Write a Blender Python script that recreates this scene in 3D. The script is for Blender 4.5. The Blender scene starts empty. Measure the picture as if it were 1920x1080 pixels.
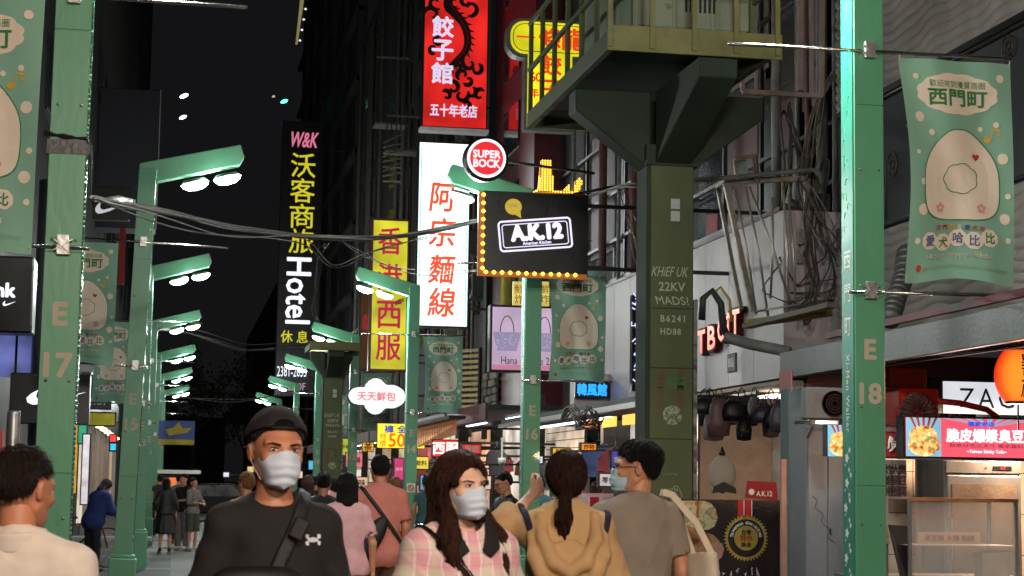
import bpy, bmesh, math, random
import numpy as np
from mathutils import Vector, Matrix
R = math.radians
PI = math.pi
random.seed(7); rng = np.random.default_rng(7)
S = bpy.context.scene
COL = S.collection
# ---------------------------------------------------------------- camera
FPX = 3430.0; CAMZ = 1.5; PITCH = math.atan(368/FPX); ROLL = 0.015
def cam_rot(yaw):
    return Matrix.Rotation(-yaw, 3, 'Z') @ Matrix.Rotation(PI/2+PITCH, 3, 'X') @ Matrix.Rotation(ROLL, 3, 'Z')
def proj_dir(M, d):
    v = M.transposed() @ Vector(d); return 960+FPX*v.x/-v.z, 540-FPX*v.y/-v.z
YAW = R(10.5)
for _ in range(20): YAW += (proj_dir(cam_rot(YAW), (0,1,0))[0]-325)*0.9/FPX
CM = cam_rot(YAW)
cam = bpy.data.cameras.new('camera'); camo = bpy.data.objects.new('camera', cam); COL.objects.link(camo)
camo.matrix_world = Matrix.Translation((0,0,CAMZ)) @ CM.to_4x4()
cam.sensor_width = 36; cam.lens = FPX/1920*36; cam.clip_start = 0.1; cam.clip_end = 2000
cam.dof.use_dof = True; cam.dof.focus_distance = 16; cam.dof.aperture_fstop = 9
S.camera = camo
# ---------------------------------------------------------------- night sky, moon-weak sun, exposure
W = bpy.data.worlds.new('World'); S.world = W; W.use_nodes = True
nt = W.node_tree; bg = nt.nodes['Background']
sky = nt.nodes.new('ShaderNodeTexSky'); sky.sky_type = 'NISHITA'; sky.sun_disc = False
sky.sun_elevation = R(6); sky.sun_rotation = R(200)
mixw = nt.nodes.new('ShaderNodeMixRGB'); mixw.inputs[0].default_value = 0.97; mixw.inputs[2].default_value = (2.0, 2.0, 2.25, 1)
nt.links.new(sky.outputs[0], mixw.inputs[1]); nt.links.new(mixw.outputs[0], bg.inputs[0]); bg.inputs[1].default_value = 0.0032
sun = bpy.data.lights.new('moonlight', 'SUN'); sun.energy = 0.012; sun.angle = R(3); sun.color = (1, .9, .8)
suno = bpy.data.objects.new('moonlight', sun); COL.objects.link(suno); suno.rotation_euler = (R(55), 0, R(-20))
S.view_settings.view_transform = 'Standard'; S.view_settings.look = 'None'; S.view_settings.gamma = 1
S.view_settings.use_curve_mapping = False; S.view_settings.exposure = 0.0
S.render.engine = 'CYCLES'
S.cycles.max_bounces = 5; S.cycles.diffuse_bounces = 2; S.cycles.glossy_bounces = 3; S.cycles.transmission_bounces = 4
S.cycles.transparent_max_bounces = 8; S.cycles.sample_clamp_indirect = 4; S.cycles.use_denoising = True
S.cycles.caustics_reflective = False; S.cycles.caustics_refractive = False

def at(px, py, Y=None, X=None, Z=None):
    d = CM @ Vector(((px-960)/FPX, (540-py)/FPX, -1))
    if Y is not None: t = Y/d.y
    elif X is not None: t = X/d.x
    else: t = (Z-CAMZ)/d.z
    return Vector((0, 0, CAMZ)) + d*t
def rect(x0, y0, x1, y1, Y):
    """extent in metres (x0,x1,z0,z1) of a picture rectangle standing across the street at distance Y"""
    c0 = at(x0, (y0+y1)/2, Y=Y); c1 = at(x1, (y0+y1)/2, Y=Y); t = at((x0+x1)/2, y0, Y=Y); b = at((x0+x1)/2, y1, Y=Y)
    return c0.x, c1.x, b.z, t.z
# ---------------------------------------------------------------- materials
MATS = {}
def lin(c):
    return tuple(((v/255)/12.92 if v/255 <= .04045 else ((v/255+.055)/1.055)**2.4) for v in c)
def mat(name, col, rough=.6, metal=0., var=.25, scale=6., bump=.15, bscale=40., emit=0., ecol=None, dirt=None, alpha=1., trans=0., stretch=None, coat=0., spec=.5):
    if name in MATS: return MATS[name]
    m = bpy.data.materials.new(name); m.use_nodes = True; MATS[name] = m
    n = m.node_tree.nodes; l = m.node_tree.links; b = n['Principled BSDF']
    b.inputs['Roughness'].default_value = rough; b.inputs['Metallic'].default_value = metal
    b.inputs['Alpha'].default_value = alpha; b.inputs['Transmission Weight'].default_value = trans
    b.inputs['Coat Weight'].default_value = coat; b.inputs['Specular IOR Level'].default_value = spec
    tc = n.new('ShaderNodeTexCoord'); mp = n.new('ShaderNodeMapping'); l.new(tc.outputs['Object'], mp.inputs[0])
    if stretch: mp.inputs['Scale'].default_value = stretch
    nz = n.new('ShaderNodeTexNoise'); nz.inputs['Scale'].default_value = scale; nz.inputs['Detail'].default_value = 7; nz.inputs['Roughness'].default_value = .65
    l.new(mp.outputs[0], nz.inputs[0])
    mr = n.new('ShaderNodeMapRange'); mr.inputs[1].default_value = .3; mr.inputs[2].default_value = .7; mr.inputs[3].default_value = 1-var; mr.inputs[4].default_value = 1+var*.6
    l.new(nz.outputs[0], mr.inputs[0])
    mx = n.new('ShaderNodeMixRGB'); mx.blend_type = 'MULTIPLY'; mx.inputs[0].default_value = 1; mx.inputs[1].default_value = (*col, 1)
    l.new(mr.outputs[0], mx.inputs[2]); out = mx.outputs[0]
    if dirt:
        n2 = n.new('ShaderNodeTexNoise'); n2.inputs['Scale'].default_value = dirt[1]; n2.inputs['Detail'].default_value = 9; n2.inputs['Roughness'].default_value = .75
        l.new(mp.outputs[0], n2.inputs[0]); cr = n.new('ShaderNodeMapRange'); cr.inputs[1].default_value = dirt[2]; cr.inputs[2].default_value = dirt[2]+.08
        l.new(n2.outputs[0], cr.inputs[0]); m2 = n.new('ShaderNodeMixRGB'); m2.inputs[2].default_value = (*dirt[0], 1)
        l.new(cr.outputs[0], m2.inputs[0]); l.new(out, m2.inputs[1]); out = m2.outputs[0]
    l.new(out, b.inputs['Base Color'])
    if bump > 0:
        n3 = n.new('ShaderNodeTexNoise'); n3.inputs['Scale'].default_value = bscale; n3.inputs['Detail'].default_value = 5
        l.new(mp.outputs[0], n3.inputs[0]); bp = n.new('ShaderNodeBump'); bp.inputs['Strength'].default_value = bump; bp.inputs['Distance'].default_value = .02
        l.new(n3.outputs[0], bp.inputs['Height']); l.new(bp.outputs[0], b.inputs['Normal'])
    mr2 = n.new('ShaderNodeMapRange'); mr2.inputs[3].default_value = max(.02, rough-.12); mr2.inputs[4].default_value = min(1, rough+.12)
    l.new(nz.outputs[0], mr2.inputs[0]); l.new(mr2.outputs[0], b.inputs['Roughness'])
    if emit > 0:
        b.inputs['Emission Strength'].default_value = emit
        e = ecol or col
        m3 = n.new('ShaderNodeMixRGB'); m3.blend_type = 'MULTIPLY'; m3.inputs[0].default_value = .25; m3.inputs[1].default_value = (*e, 1)
        l.new(nz.outputs[0], m3.inputs[2]); l.new(m3.outputs[0], b.inputs['Emission Color'])
    return m
def glow(name, rgb, s=1.0, base=None):
    """something that gives off light; rgb is 0..255 as it looks when lit"""
    c = lin(rgb)
    if name in MATS: return MATS[name]
    m = bpy.data.materials.new(name); m.use_nodes = True; MATS[name] = m
    b = m.node_tree.nodes['Principled BSDF']; b.inputs['Base Color'].default_value = (*(base or [min(.6, v*.5) for v in c]), 1)
    b.inputs['Roughness'].default_value = .35; b.inputs['Emission Color'].default_value = (*c, 1); b.inputs['Emission Strength'].default_value = s
    return m
def lightbox(name, rgb, s=1.0, tubes=3.0, depth=.3):
    """translucent sign face with fluorescent tubes behind: brighter along the tubes"""
    if name in MATS: return MATS[name]
    c = lin(rgb); m = bpy.data.materials.new(name); m.use_nodes = True; MATS[name] = m
    n = m.node_tree.nodes; l = m.node_tree.links; b = n['Principled BSDF']
    b.inputs['Base Color'].default_value = (*[v*.5 for v in c], 1); b.inputs['Roughness'].default_value = .3
    tc = n.new('ShaderNodeTexCoord'); w = n.new('ShaderNodeTexNoise'); w.inputs['Scale'].default_value = tubes; w.inputs['Detail'].default_value = 2
    l.new(tc.outputs['Object'], w.inputs[0]); mr = n.new('ShaderNodeMapRange'); mr.inputs[1].default_value = .35; mr.inputs[2].default_value = .65; mr.inputs[3].default_value = s*(1-depth); mr.inputs[4].default_value = s*(1+depth*.6)
    l.new(w.outputs[0], mr.inputs[0]); b.inputs['Emission Color'].default_value = (*c, 1); l.new(mr.outputs[0], b.inputs['Emission Strength'])
    return m
def flat(name, rgb, rough=.7):
    return mat(name, lin(rgb), rough=rough, var=.08, bump=0)
# ---------------------------------------------------------------- mesh building
class MB:
    def __init__(s): s.v = []; s.f = []
    def add(s, vs, fs):
        o = len(s.v); s.v += [tuple(v) for v in vs]; s.f += [tuple(i+o for i in f) for f in fs]; return s
    def box(s, x0, x1, y0, y1, z0, z1, M=None):
        vs = [Vector(p) for p in ((x0,y0,z0),(x1,y0,z0),(x1,y1,z0),(x0,y1,z0),(x0,y0,z1),(x1,y0,z1),(x1,y1,z1),(x0,y1,z1))]
        if M: vs = [M @ v for v in vs]
        return s.add(vs, [(0,3,2,1),(4,5,6,7),(0,1,5,4),(1,2,6,5),(2,3,7,6),(3,0,4,7)])
    def bar(s, a, b, w=.05, h=None, up=(0,0,1)):
        a, b = Vector(a), Vector(b); h = h or w; d = (b-a); L = d.length; d.normalize(); u = Vector(up)
        if abs(d.dot(u)) > .98: u = Vector((0,1,0))
        r = d.cross(u).normalized(); u = r.cross(d)
        M = Matrix((r, d, u)).transposed().to_4x4(); M.translation = a
        return s.box(-w/2, w/2, 0, L, -h/2, h/2, M)
    def tube(s, pts, r=.01, n=6, r1=None, cap=True):
        pts = [Vector(p) for p in pts]; k = len(pts); vs = []; fs = []; prev = None
        for i, p in enumerate(pts):
            d = (pts[min(i+1, k-1)]-pts[max(i-1, 0)]).normalized()
            u = prev or (Vector((0,0,1)) if abs(d.z) < .9 else Vector((1,0,0)))
            a = d.cross(u).normalized(); prev = a.cross(d); b = prev
            rr = r if r1 is None else r+(r1-r)*i/(k-1)
            for j in range(n):
                t = 2*PI*j/n; vs.append(p+a*math.cos(t)*rr+b*math.sin(t)*rr)
        for i in range(k-1):
            for j in range(n): fs.append((i*n+j, i*n+(j+1)%n, (i+1)*n+(j+1)%n, (i+1)*n+j))
        if cap: fs += [tuple(range(n))[::-1], tuple((k-1)*n+j for j in range(n))]
        return s.add(vs, fs)
    def prism(s, poly, d, M=None):
        """polygon of (x,z) points extruded along +y from 0 to d"""
        n = len(poly); vs = [Vector((x, 0, z)) for x, z in poly]+[Vector((x, d, z)) for x, z in poly]
        if M: vs = [M @ v for v in vs]
        return s.add(vs, [tuple(range(n)), tuple(range(2*n-1, n-1, -1))]+[(i, i+n, (i+1) % n+n, (i+1) % n) for i in range(n)])
    def lathe(s, prof, n=16, M=None, ax='z'):
        vs = []; fs = []; k = len(prof)
        for r, z in prof:
            for j in range(n):
                t = 2*PI*j/n; p = Vector((r*math.cos(t), r*math.sin(t), z))
                vs.append(M @ p if M else p)
        for i in range(k-1):
            for j in range(n): fs.append((i*n+j, i*n+(j+1)%n, (i+1)*n+(j+1)%n, (i+1)*n+j))
        fs += [tuple(range(n))[::-1], tuple((k-1)*n+j for j in range(n))]
        return s.add(vs, fs)
    def grid(s, nu, nv, fn):
        vs = [fn(i/nu, j/nv) for j in range(nv+1) for i in range(nu+1)]
        return s.add(vs, [(j*(nu+1)+i, j*(nu+1)+i+1, (j+1)*(nu+1)+i+1, (j+1)*(nu+1)+i) for j in range(nv) for i in range(nu)])
    def build(s, name, m, parent=None, smooth=False, bevel=0., loc=None, kind=None):
        me = bpy.data.meshes.new(name); me.from_pydata(s.v, [], s.f); me.validate()
        if bevel > 0:
            bm = bmesh.new(); bm.from_mesh(me)
            es = [e for e in bm.edges if len(e.link_faces) == 2 and e.calc_face_angle(0) > .6]
            bmesh.ops.bevel(bm, geom=es, offset=bevel, segments=1, affect='EDGES', clamp_overlap=True); bm.to_mesh(me); bm.free()
        me.materials.append(m)
        if smooth: me.polygons.foreach_set('use_smooth', [True]*len(me.polygons))
        o = bpy.data.objects.new(name, me); COL.objects.link(o)
        if parent: o.parent = parent
        if loc is not None: o.location = loc
        if kind: o['kind'] = kind
        return o
def ell(rx, rz, n=24, cx=0, cz=0, ph=0): return [(cx+rx*math.cos(2*PI*i/n+ph), cz+rz*math.sin(2*PI*i/n+ph)) for i in range(n)]
def tag(o, label=None, cat=None, group=None, kind=None):
    if label: o['label'] = label
    if cat: o['category'] = cat
    if group: o['group'] = group
    if kind: o['kind'] = kind
    return o
def empty(name, loc, label, cat, group=None, rz=0):
    o = bpy.data.objects.new(name, None); COL.objects.link(o); o.location = loc; o.rotation_euler = (0, 0, rz); o.empty_display_size = .2
    return tag(o, label, cat, group)
def copy_tree(o, loc=None, label=None, group=None):
    def rec(src, par):
        c = src.copy(); COL.objects.link(c); c.parent = par
        for ch in KIDS(src): rec(ch, c)
        return c
    c = rec(o, o.parent)
    if loc is not None: c.location = loc
    if label: c['label'] = label
    if group: c['group'] = group
    return c
def KIDS(o): return [x for x in COL.objects if x.parent == o]
def light(name, loc, power, size=.3, color=(1,1,1), direction=(0,0,-1), shape='DISK', spread=180, parent=None, size_y=None):
    L = bpy.data.lights.new(name, 'AREA'); L.energy = power; L.size = size; L.color = color; L.shape = shape; L.spread = R(spread)
    if size_y: L.size_y = size_y
    o = bpy.data.objects.new(name, L); COL.objects.link(o); o.location = loc
    o.rotation_euler = Vector(direction).to_track_quat('-Z', 'Y').to_euler()
    if parent: o.parent = parent
    return o
def bulb_light(name, loc, power, r=.12, color=(1,1,1), parent=None):
    L = bpy.data.lights.new(name, 'POINT'); L.energy = power; L.shadow_soft_size = r; L.color = color
    o = bpy.data.objects.new(name, L); COL.objects.link(o); o.location = loc; o.parent = parent; return o
# ---------------------------------------------------------------- lettering
def text_data(s, size=1., bold=0., font=None, spacing=1., line=1., align='CENTER', depth=.0, res=2, shear=0):
    c = bpy.data.curves.new('lettering', 'FONT'); c.body = s; c.size = size; c.align_x = align; c.align_y = 'CENTER'
    c.offset = bold*size; c.space_character = spacing; c.space_line = line; c.extrude = depth; c.resolution_u = res; c.shear = shear
    o = bpy.data.objects.new('tmp', c); COL.objects.link(o)
    dg = bpy.context.evaluated_depsgraph_get(); me = bpy.data.meshes.new_from_object(o.evaluated_get(dg))
    bpy.data.objects.remove(o); bpy.data.curves.remove(c)
    return me
def text_arrays(s, w=None, h=None, **k):
    """vertices (x,z) and faces of the text, fitted into w x h about the origin"""
    me = text_data(s, 1., **k)
    n = len(me.vertices); co = np.empty(n*3); me.vertices.foreach_get('co', co); co = co.reshape(-1, 3)
    fs = [tuple(p.vertices) for p in me.polygons]; bpy.data.meshes.remove(me)
    mn, mx = co.min(0), co.max(0); c = (mn+mx)/2; d = mx-mn
    sx = w/d[0] if w else None; sz = h/d[1] if h else None
    if sx is None: sx = sz
    if sz is None: sz = sx
    co = co-c; return np.stack([co[:, 0]*sx, co[:, 1]*sz], 1), fs
def letters(s, m, parent, loc, w=None, h=None, name='lettering', M=None, depth=0., warp=None, tilt=0, **k):
    bold = k.pop('bold', 0.); xz, fs = text_arrays(s, w, h, **k); mb = MB()
    if bold > 0:     # heavier strokes: shifted copies, each a hair behind the last
        n1 = max(len(max(s.split('\n'), key=len)), 1); em = (xz[:,1].max()-xz[:,1].min())/max(s.count('\n')+1, 1); b_ = bold*em*1.1; n0 = len(xz)
        offs = [(0,0)]+[(b_*math.cos(a), b_*math.sin(a)) for a in np.arange(8)*PI/4]; xz = np.concatenate([xz+np.array(o) for o in offs]); fs = [tuple(i+n0*q for i in f) for q in range(9) for f in fs]
        lay = np.repeat(np.arange(9)*.00025, n0)
    else: lay = np.zeros(len(xz))
    if tilt:
        c, sn = math.cos(tilt), math.sin(tilt); xz = np.stack([xz[:,0]*c-xz[:,1]*sn, xz[:,0]*sn+xz[:,1]*c], 1)
    vs = []
    for (x, z), y_ in zip(xz, lay):
        p = Vector((x, y_, z)); 
        if M: p = M @ p
        p = p+Vector(loc)
        if warp: p = Vector(warp(p))
        vs.append(p)
    if depth:
        n = len(vs); back = [p+((M @ Vector((0, depth, 0))) if M else Vector((0, depth, 0))) for p in vs]
        from collections import Counter
        ec = Counter(); 
        for f in fs:
            for i in range(len(f)):
                a, b = f[i], f[(i+1) % len(f)]; ec[(min(a,b), max(a,b))] += 1
        side = []
        for f in fs:
            for i in range(len(f)):
                a, b = f[i], f[(i+1) % len(f)]
                if ec[(min(a,b), max(a,b))] == 1: side.append((b, a, a+n, b+n))
        mb.add(vs+back, fs+side+[tuple(i+n for i in f[::-1]) for f in fs])
    else: mb.add(vs, fs)
    return mb.build(name, m, parent)
FACE_L = Matrix(((0,1,0,0),(-1,0,0,0),(0,0,1,0),(0,0,0,1)))   # text on a wall facing -X: its x runs along -Y (towards the viewer), extrudes to +X
# ================================================================ ground and paving
asph = mat('dark_granite_paving', (.030,.033,.034), rough=.55, var=.4, scale=1.3, bump=.25, bscale=30)
mb = MB(); mb.add([(-900,-300,-.012),(900,-300,-.012),(900,1500,-.012),(-900,1500,-.012)], [(0,1,2,3)]); mb.build('ground', mat('ground_dark', (.03,.03,.032), rough=.8), kind='structure')
mb = MB(); mb.add([(-2.4,-20,-.006),(6.4,-20,-.006),(6.4,130,-.006),(-2.4,130,-.006)], [(0,1,2,3)]); road = mb.build('pavement', asph, kind='structure')
# paving slabs near enough to be told apart, laid in bands across the street
pal = [mat('slab_grey_%s' % k, c, rough=.6, var=.35, scale=5, bump=.2, bscale=60) for k, c in (('dark', (.030,.033,.033)), ('mid', (.042,.046,.046)), ('pale', (.12,.12,.115)))]
proto = {}
for k in range(3):
    mb = MB(); mb.box(-.294,.294,-.294,.294,-.006,.006); proto[k] = (mb.build('paving_slab', pal[k], road)); proto[k].location = (2.1+.6*k, 24.3, .0)
cnt = 0
for j in range(24):
    for i in range(11):
        y = 24.9+j*.6; x = -2.1+i*.6; k = 2 if (j % 8 == 3 or i in (4,)) else (0 if (i*7+j*5) % 3 else 1)
        if cnt >= 264: break
        o = proto[k].copy(); COL.objects.link(o); o.parent = road; o.location = (x, y, .0+.0006*((i*3+j) % 3)); cnt += 1
# pale bands farther off
for y in (41.5, 46.6, 52, 60): 
    mb = MB(); mb.box(-2.3,6.2,y-.3,y+.3,-.005,.004); mb.build('paving_band', pal[2], kind='structure')
for x in (-1.2, 4.9):
    mb = MB(); mb.box(x-.12,x+.12,-15,24,-.005,.004); mb.build('paving_band', pal[2], kind='structure')
# ================================================================ lamp posts
green = mat('post_green_paint', (.115,.40,.225), rough=.38, var=.10, scale=3, bump=.08, bscale=25, dirt=((.04,.12,.07), 9, .66), stretch=(1,1,.35), coat=.2)
green_d = mat('post_deep_green_paint', (.03,.22,.15), rough=.35, var=.15, bump=.05)
steel = mat('galvanised_steel', (.42,.41,.40), rough=.35, metal=.8, var=.3, scale=20)
chrome = mat('worn_chrome', (.6,.57,.52), rough=.2, metal=1, var=.2, scale=30, bump=.2)
bolt_m = mat('bolt_brass', (.32,.24,.15), rough=.35, metal=.7)
lens_m = glow('led_lens', (236,255,248), 26)
num_m = flat('number_cream', (205,192,170), .6); whitep = flat('white_paint', (226,226,218), .6)
edge_m = mat('perforated_edge', (.25,.5,.30), rough=.12, metal=.7, var=.6, scale=60, bump=.9, bscale=70)
ROD_Z, ROD_Z2 = 4.16, 2.76
RAISE = {18: .16}
bm_proto = None
def lamp_post(X, Y, side, no, label, banner_rod=True, lean=0., bolts=True, power=150, col_=(.92,1,.95)):
    global bm_proto
    t = empty('lamp_post', (X, Y, 0), label, 'lamp post', 'green lamp posts along the street'); t.rotation_euler = (0, lean, 0)
    d = 1 if side == 'L' else -1
    mb = MB(); mb.box(-.10,.10,-.105,.105,0,5.0); mb.build('pole', green, t, bevel=.006)
    mb = MB(); mb.box(-.15,.15,-.15,.15,0,.62); mb.box(-.13,.13,-.13,.13,.62,.66); mb.build('base', green, t, bevel=.01)
    # front cover plates, each a hair proud of the pole
    for z0, z1 in ((.68,1.52),(1.525,2.72),(2.725,3.96),(3.965,4.96)):
        mb = MB(); mb.box(-.098,.098,-.113,-.106,z0,z1); mb.build('cover_plate', green, t, bevel=.002)
    if side == 'R':   # flower-pierced side strip, towards the street
        mb = MB(); mb.box(-.108,-.101,-.10,.10,.68,4.96); strip = mb.build('side_strip', green_d, t)
        if Y < 30:
            strip_prints(strip, Y)
    else:
        mb = MB()
        for k in range(150 if Y < 25 else 60):
            z = .8+k*(4.1/(150 if Y < 25 else 60)); r = .006+.006*random.random(); mb.box(.1005,.1095,-.112+.0,-.112+.02+r*1.5,z,z+r*2.2)
        mb.build('pierced_edge', edge_m, t)
    arm = [(0-d*.10,4.86),(d*.10,4.86),(d*1.02,5.12),(d*1.07,5.22),(d*1.02,5.36),(-d*.10,5.06)]
    if d < 0: arm = arm[::-1]
    mb = MB(); mb.prism(arm, .17, Matrix.Translation((0,-.085,0))); mb.build('arm', green, t, bevel=.008)
    for u in (.53, .89):
        M = Matrix.Translation((d*u, 0, 4.775+.26*(u-.1))) @ Matrix.Rotation(-d*R(15), 4, 'Y')
        mb = MB(); mb.lathe([(.02,.05),(.12,.045),(.14,.03),(.15,.01),(.13,-.002)], 20, M @ Matrix.Diagonal((1,.62,1,1))); h = mb.build('lamp_head', steel, t, True)
        mb = MB(); mb.lathe([(.005,-.085),(.09,-.072),(.142,-.040),(.160,-.004)], 20, M @ Matrix.Diagonal((1,.62,1,1))); mb.build('lens', lens_m, h, True)
    bulb_light('lamp_light', (d*.85, 0, 4.86), power, .16, col_, t)
    for i, z in enumerate([.5+.0, 1.28, 2.02, 2.79, 3.54, 4.3] if bolts else []):
        for x in (-.062, .062):
            if bm_proto is None:
                mb = MB(); mb.lathe([(.009,0),(.009,.004),(.005,.009),(.0,.010)], 8, Matrix.Rotation(PI/2, 4, 'X')); bm_proto = mb.build('bolt', bolt_m, t, True); o = bm_proto
            else: o = bm_proto.copy(); COL.objects.link(o); o.parent = t
            o.location = (x, -.113 if z > .7 else -.151, z)
    if no:
        letters('E', num_m, t, (0,-.117,2.385), h=.118, name='letter', bold=.05)
        letters(str(no), num_m, t, (0,-.117,2.105), h=.125, name='number', bold=.05)
    if banner_rod:
        for z, a in ((ROD_Z, .95), (ROD_Z2, .14)):
            z += RAISE.get(no, 0) if z > 4 else 0; mb = MB(); mb.tube([(d*a, -.12, z-.012), (-d*.98, -.12, z+.012*0)], .012, 8); mb.build('banner_rod', chrome, t, True)
            mb = MB(); mb.box(-.035,.035,-.150,-.113,z-.055,z+.055); mb.tube([(-.05,-.15,z-.03),(.05,-.15,z+.03)], .006, 5); mb.tube([(-.05,-.15,z+.03),(.04,-.155,z-.05)], .006, 5); mb.build('clamp', steel, t, bevel=.004)
    return t
def strip_prints(strip, Y):
    """white stencilled characters, small flowers and scratches on the strip that faces the street"""
    x = -.1095
    for i, ch in enumerate('西門町'): letters(ch, whitep, strip, (x, 0, 2.965-i*.215), h=.115, w=.105, name='lettering', M=FACE_L, bold=.02)
    Mv = FACE_L @ Matrix.Rotation(R(90), 4, 'Y')
    letters('Xi-Men Walker', whitep, strip, (x, 0, 2.11), w=.50, h=.055, name='lettering', M=Mv, bold=.02, spacing=1.15)
    mb = MB()
    def flower(y, z, r, n=5):
        c = Vector((x, y, z)); vs = [c]; m = 15
        for i in range(m):
            a = 2*PI*i/m; rr = r*(.72+.28*math.cos(a*n)); vs.append(c+Vector((0, -math.cos(a)*rr, math.sin(a)*rr)))
        mb.add(vs, [(0, 1+i, 1+(i+1) % m) for i in range(m)])
    rr = random.Random(int(Y))
    z = .75
    while z < 1.82:
        flower(.035+rr.uniform(-.02,.02), z, .040); flower(-.04+rr.uniform(-.02,.02), z+.05, .024); flower(.05, z-.045, .012, 3); flower(-.02, z-.075, .018, 3); z += .158
    mb.build('flower_print', whitep, strip)
    mb = MB(); z = 3.15
    while z < 4.9:
        y = rr.uniform(-.06,.06); mb.tube([(x, y+.03*math.cos(a), z+.04*math.sin(a)) for a in np.linspace(0, rr.uniform(2, 5), 7)], .0022, 4); flower(rr.uniform(-.08,.08), z+.03, .006, 3); flower(rr.uniform(-.08,.08), z-.03, .005, 3); z += rr.uniform(.05,.11)
    mb.build('swirl_print', flat('pale_green_print', (96,175,135)), strip)
LABEL_L = {17: 'green lamp post numbered E 17, nearest on the left', 15: 'green lamp post numbered E 15 with twin lamps on its bent arm', 13: 'green lamp post numbered E 13, next right of post E 15', 11: 'green lamp post numbered E 11 behind post E 13'}
FARL = {9: 'fifth green lamp post of the left row, numbers too far to read', 7: 'sixth green lamp post of the left row', 5: 'farthest green lamp post of the left row'}
LABEL_R = {18: 'green lamp post numbered E 18 with flower prints on its side, nearest on the right', 16: 'green lamp post numbered E 16 behind the ponytailed woman', 14: 'green lamp post numbered E 14 beside the man in salmon tee', 12: 'green lamp post numbered E 12 before the cloud-shaped sign', 10: 'green lamp post numbered E 10 beside the farther green utility tower'}
POSTS = {}
pl = at(113, 590, Y=10.3).x; leftX = pl
for i, no in enumerate((17, 15, 13, 11, 9, 7, 5)):
    Y = (10.3, 21, 31.6, 42.3, 53.2, 64, 76)[i]; px = (113, 238, 268, 282, 293, 300, 305)[i]; X = at(px, 760 if i else 590, Y=Y).x
    POSTS[no] = lamp_post(X, Y, 'L', no if i < 4 else None, LABEL_L.get(no) or FARL[no], lean=(.003, .028, .0, 0, 0, 0, 0)[i], bolts=i < 3, power=370, col_=(.92,1,.95))
for i, no in enumerate((18, 16, 14, 12, 10, 8, 6)):
    Y = (11.1, 21.8, 32.8, 44.5, 56, 68, 81)[i]; px = (1620, 995, 772, 663, 597, 556, 524)[i]; X = at(px, 760, Y=Y).x
    POSTS[no] = lamp_post(X, Y, 'R', no if i < 5 else None, LABEL_R.get(no, ('far green lamp post on the right, sixth of the row', 'farthest green lamp post of the right row')[max(0, i-5)]), bolts=i < 2, lean=0, power=370)
# the rows go on behind the camera: two more unseen posts a side, added as strong warm front fill
for no, X, Y, sd in ((19, leftX, -.6, 'L'), (20, 4.2, -.2, 'R'), (21, leftX, -11.4, 'L'), (22, 4.2, -11, 'R')):
    POSTS[no] = lamp_post(X, Y, sd, None, 'unseen green lamp post added for front fill behind the viewer on the %s, %s one' % ('left' if sd == 'L' else 'right', 'nearer' if no < 21 else 'farther'), banner_rod=False, bolts=False, power=1250, col_=(1,.83,.68))
# black tape and tied cable round post E 17
tp = MB(); tp.box(-.112,.116,-.120,.112,3.265,3.345); tp.build('tape', mat('black_tape', (.02,.02,.022), rough=.35), POSTS[17])
mb = MB(); 
for k in range(4): mb.tube([(-.13,-.125,3.36+.01*k),(-.02,-.135,3.37-.006*k),(.10,-.13,3.35+.004*k),(.125,-.08,3.33-.03*k),(.13,-.06,3.20-.05*k)], .006, 5)
mb.build('cable_tie', MATS['black_tape'], POSTS[17])
# no-smoking style round notice on E 14
mb = MB(); mb.box(-.075,.075,-.122,-.114,1.33,1.49); nt_ = mb.build('notice', whitep, POSTS[14])
mb = MB(); mb.tube([(.05*math.cos(a),-.125,1.41+.05*math.sin(a)) for a in np.linspace(0,2*PI,17)], .008, 5); mb.tube([(-.035,-.125,1.445),(.035,-.125,1.375)], .008, 5); mb.build('red_ring', flat('sign_red', (190,40,40)), nt_)
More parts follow.
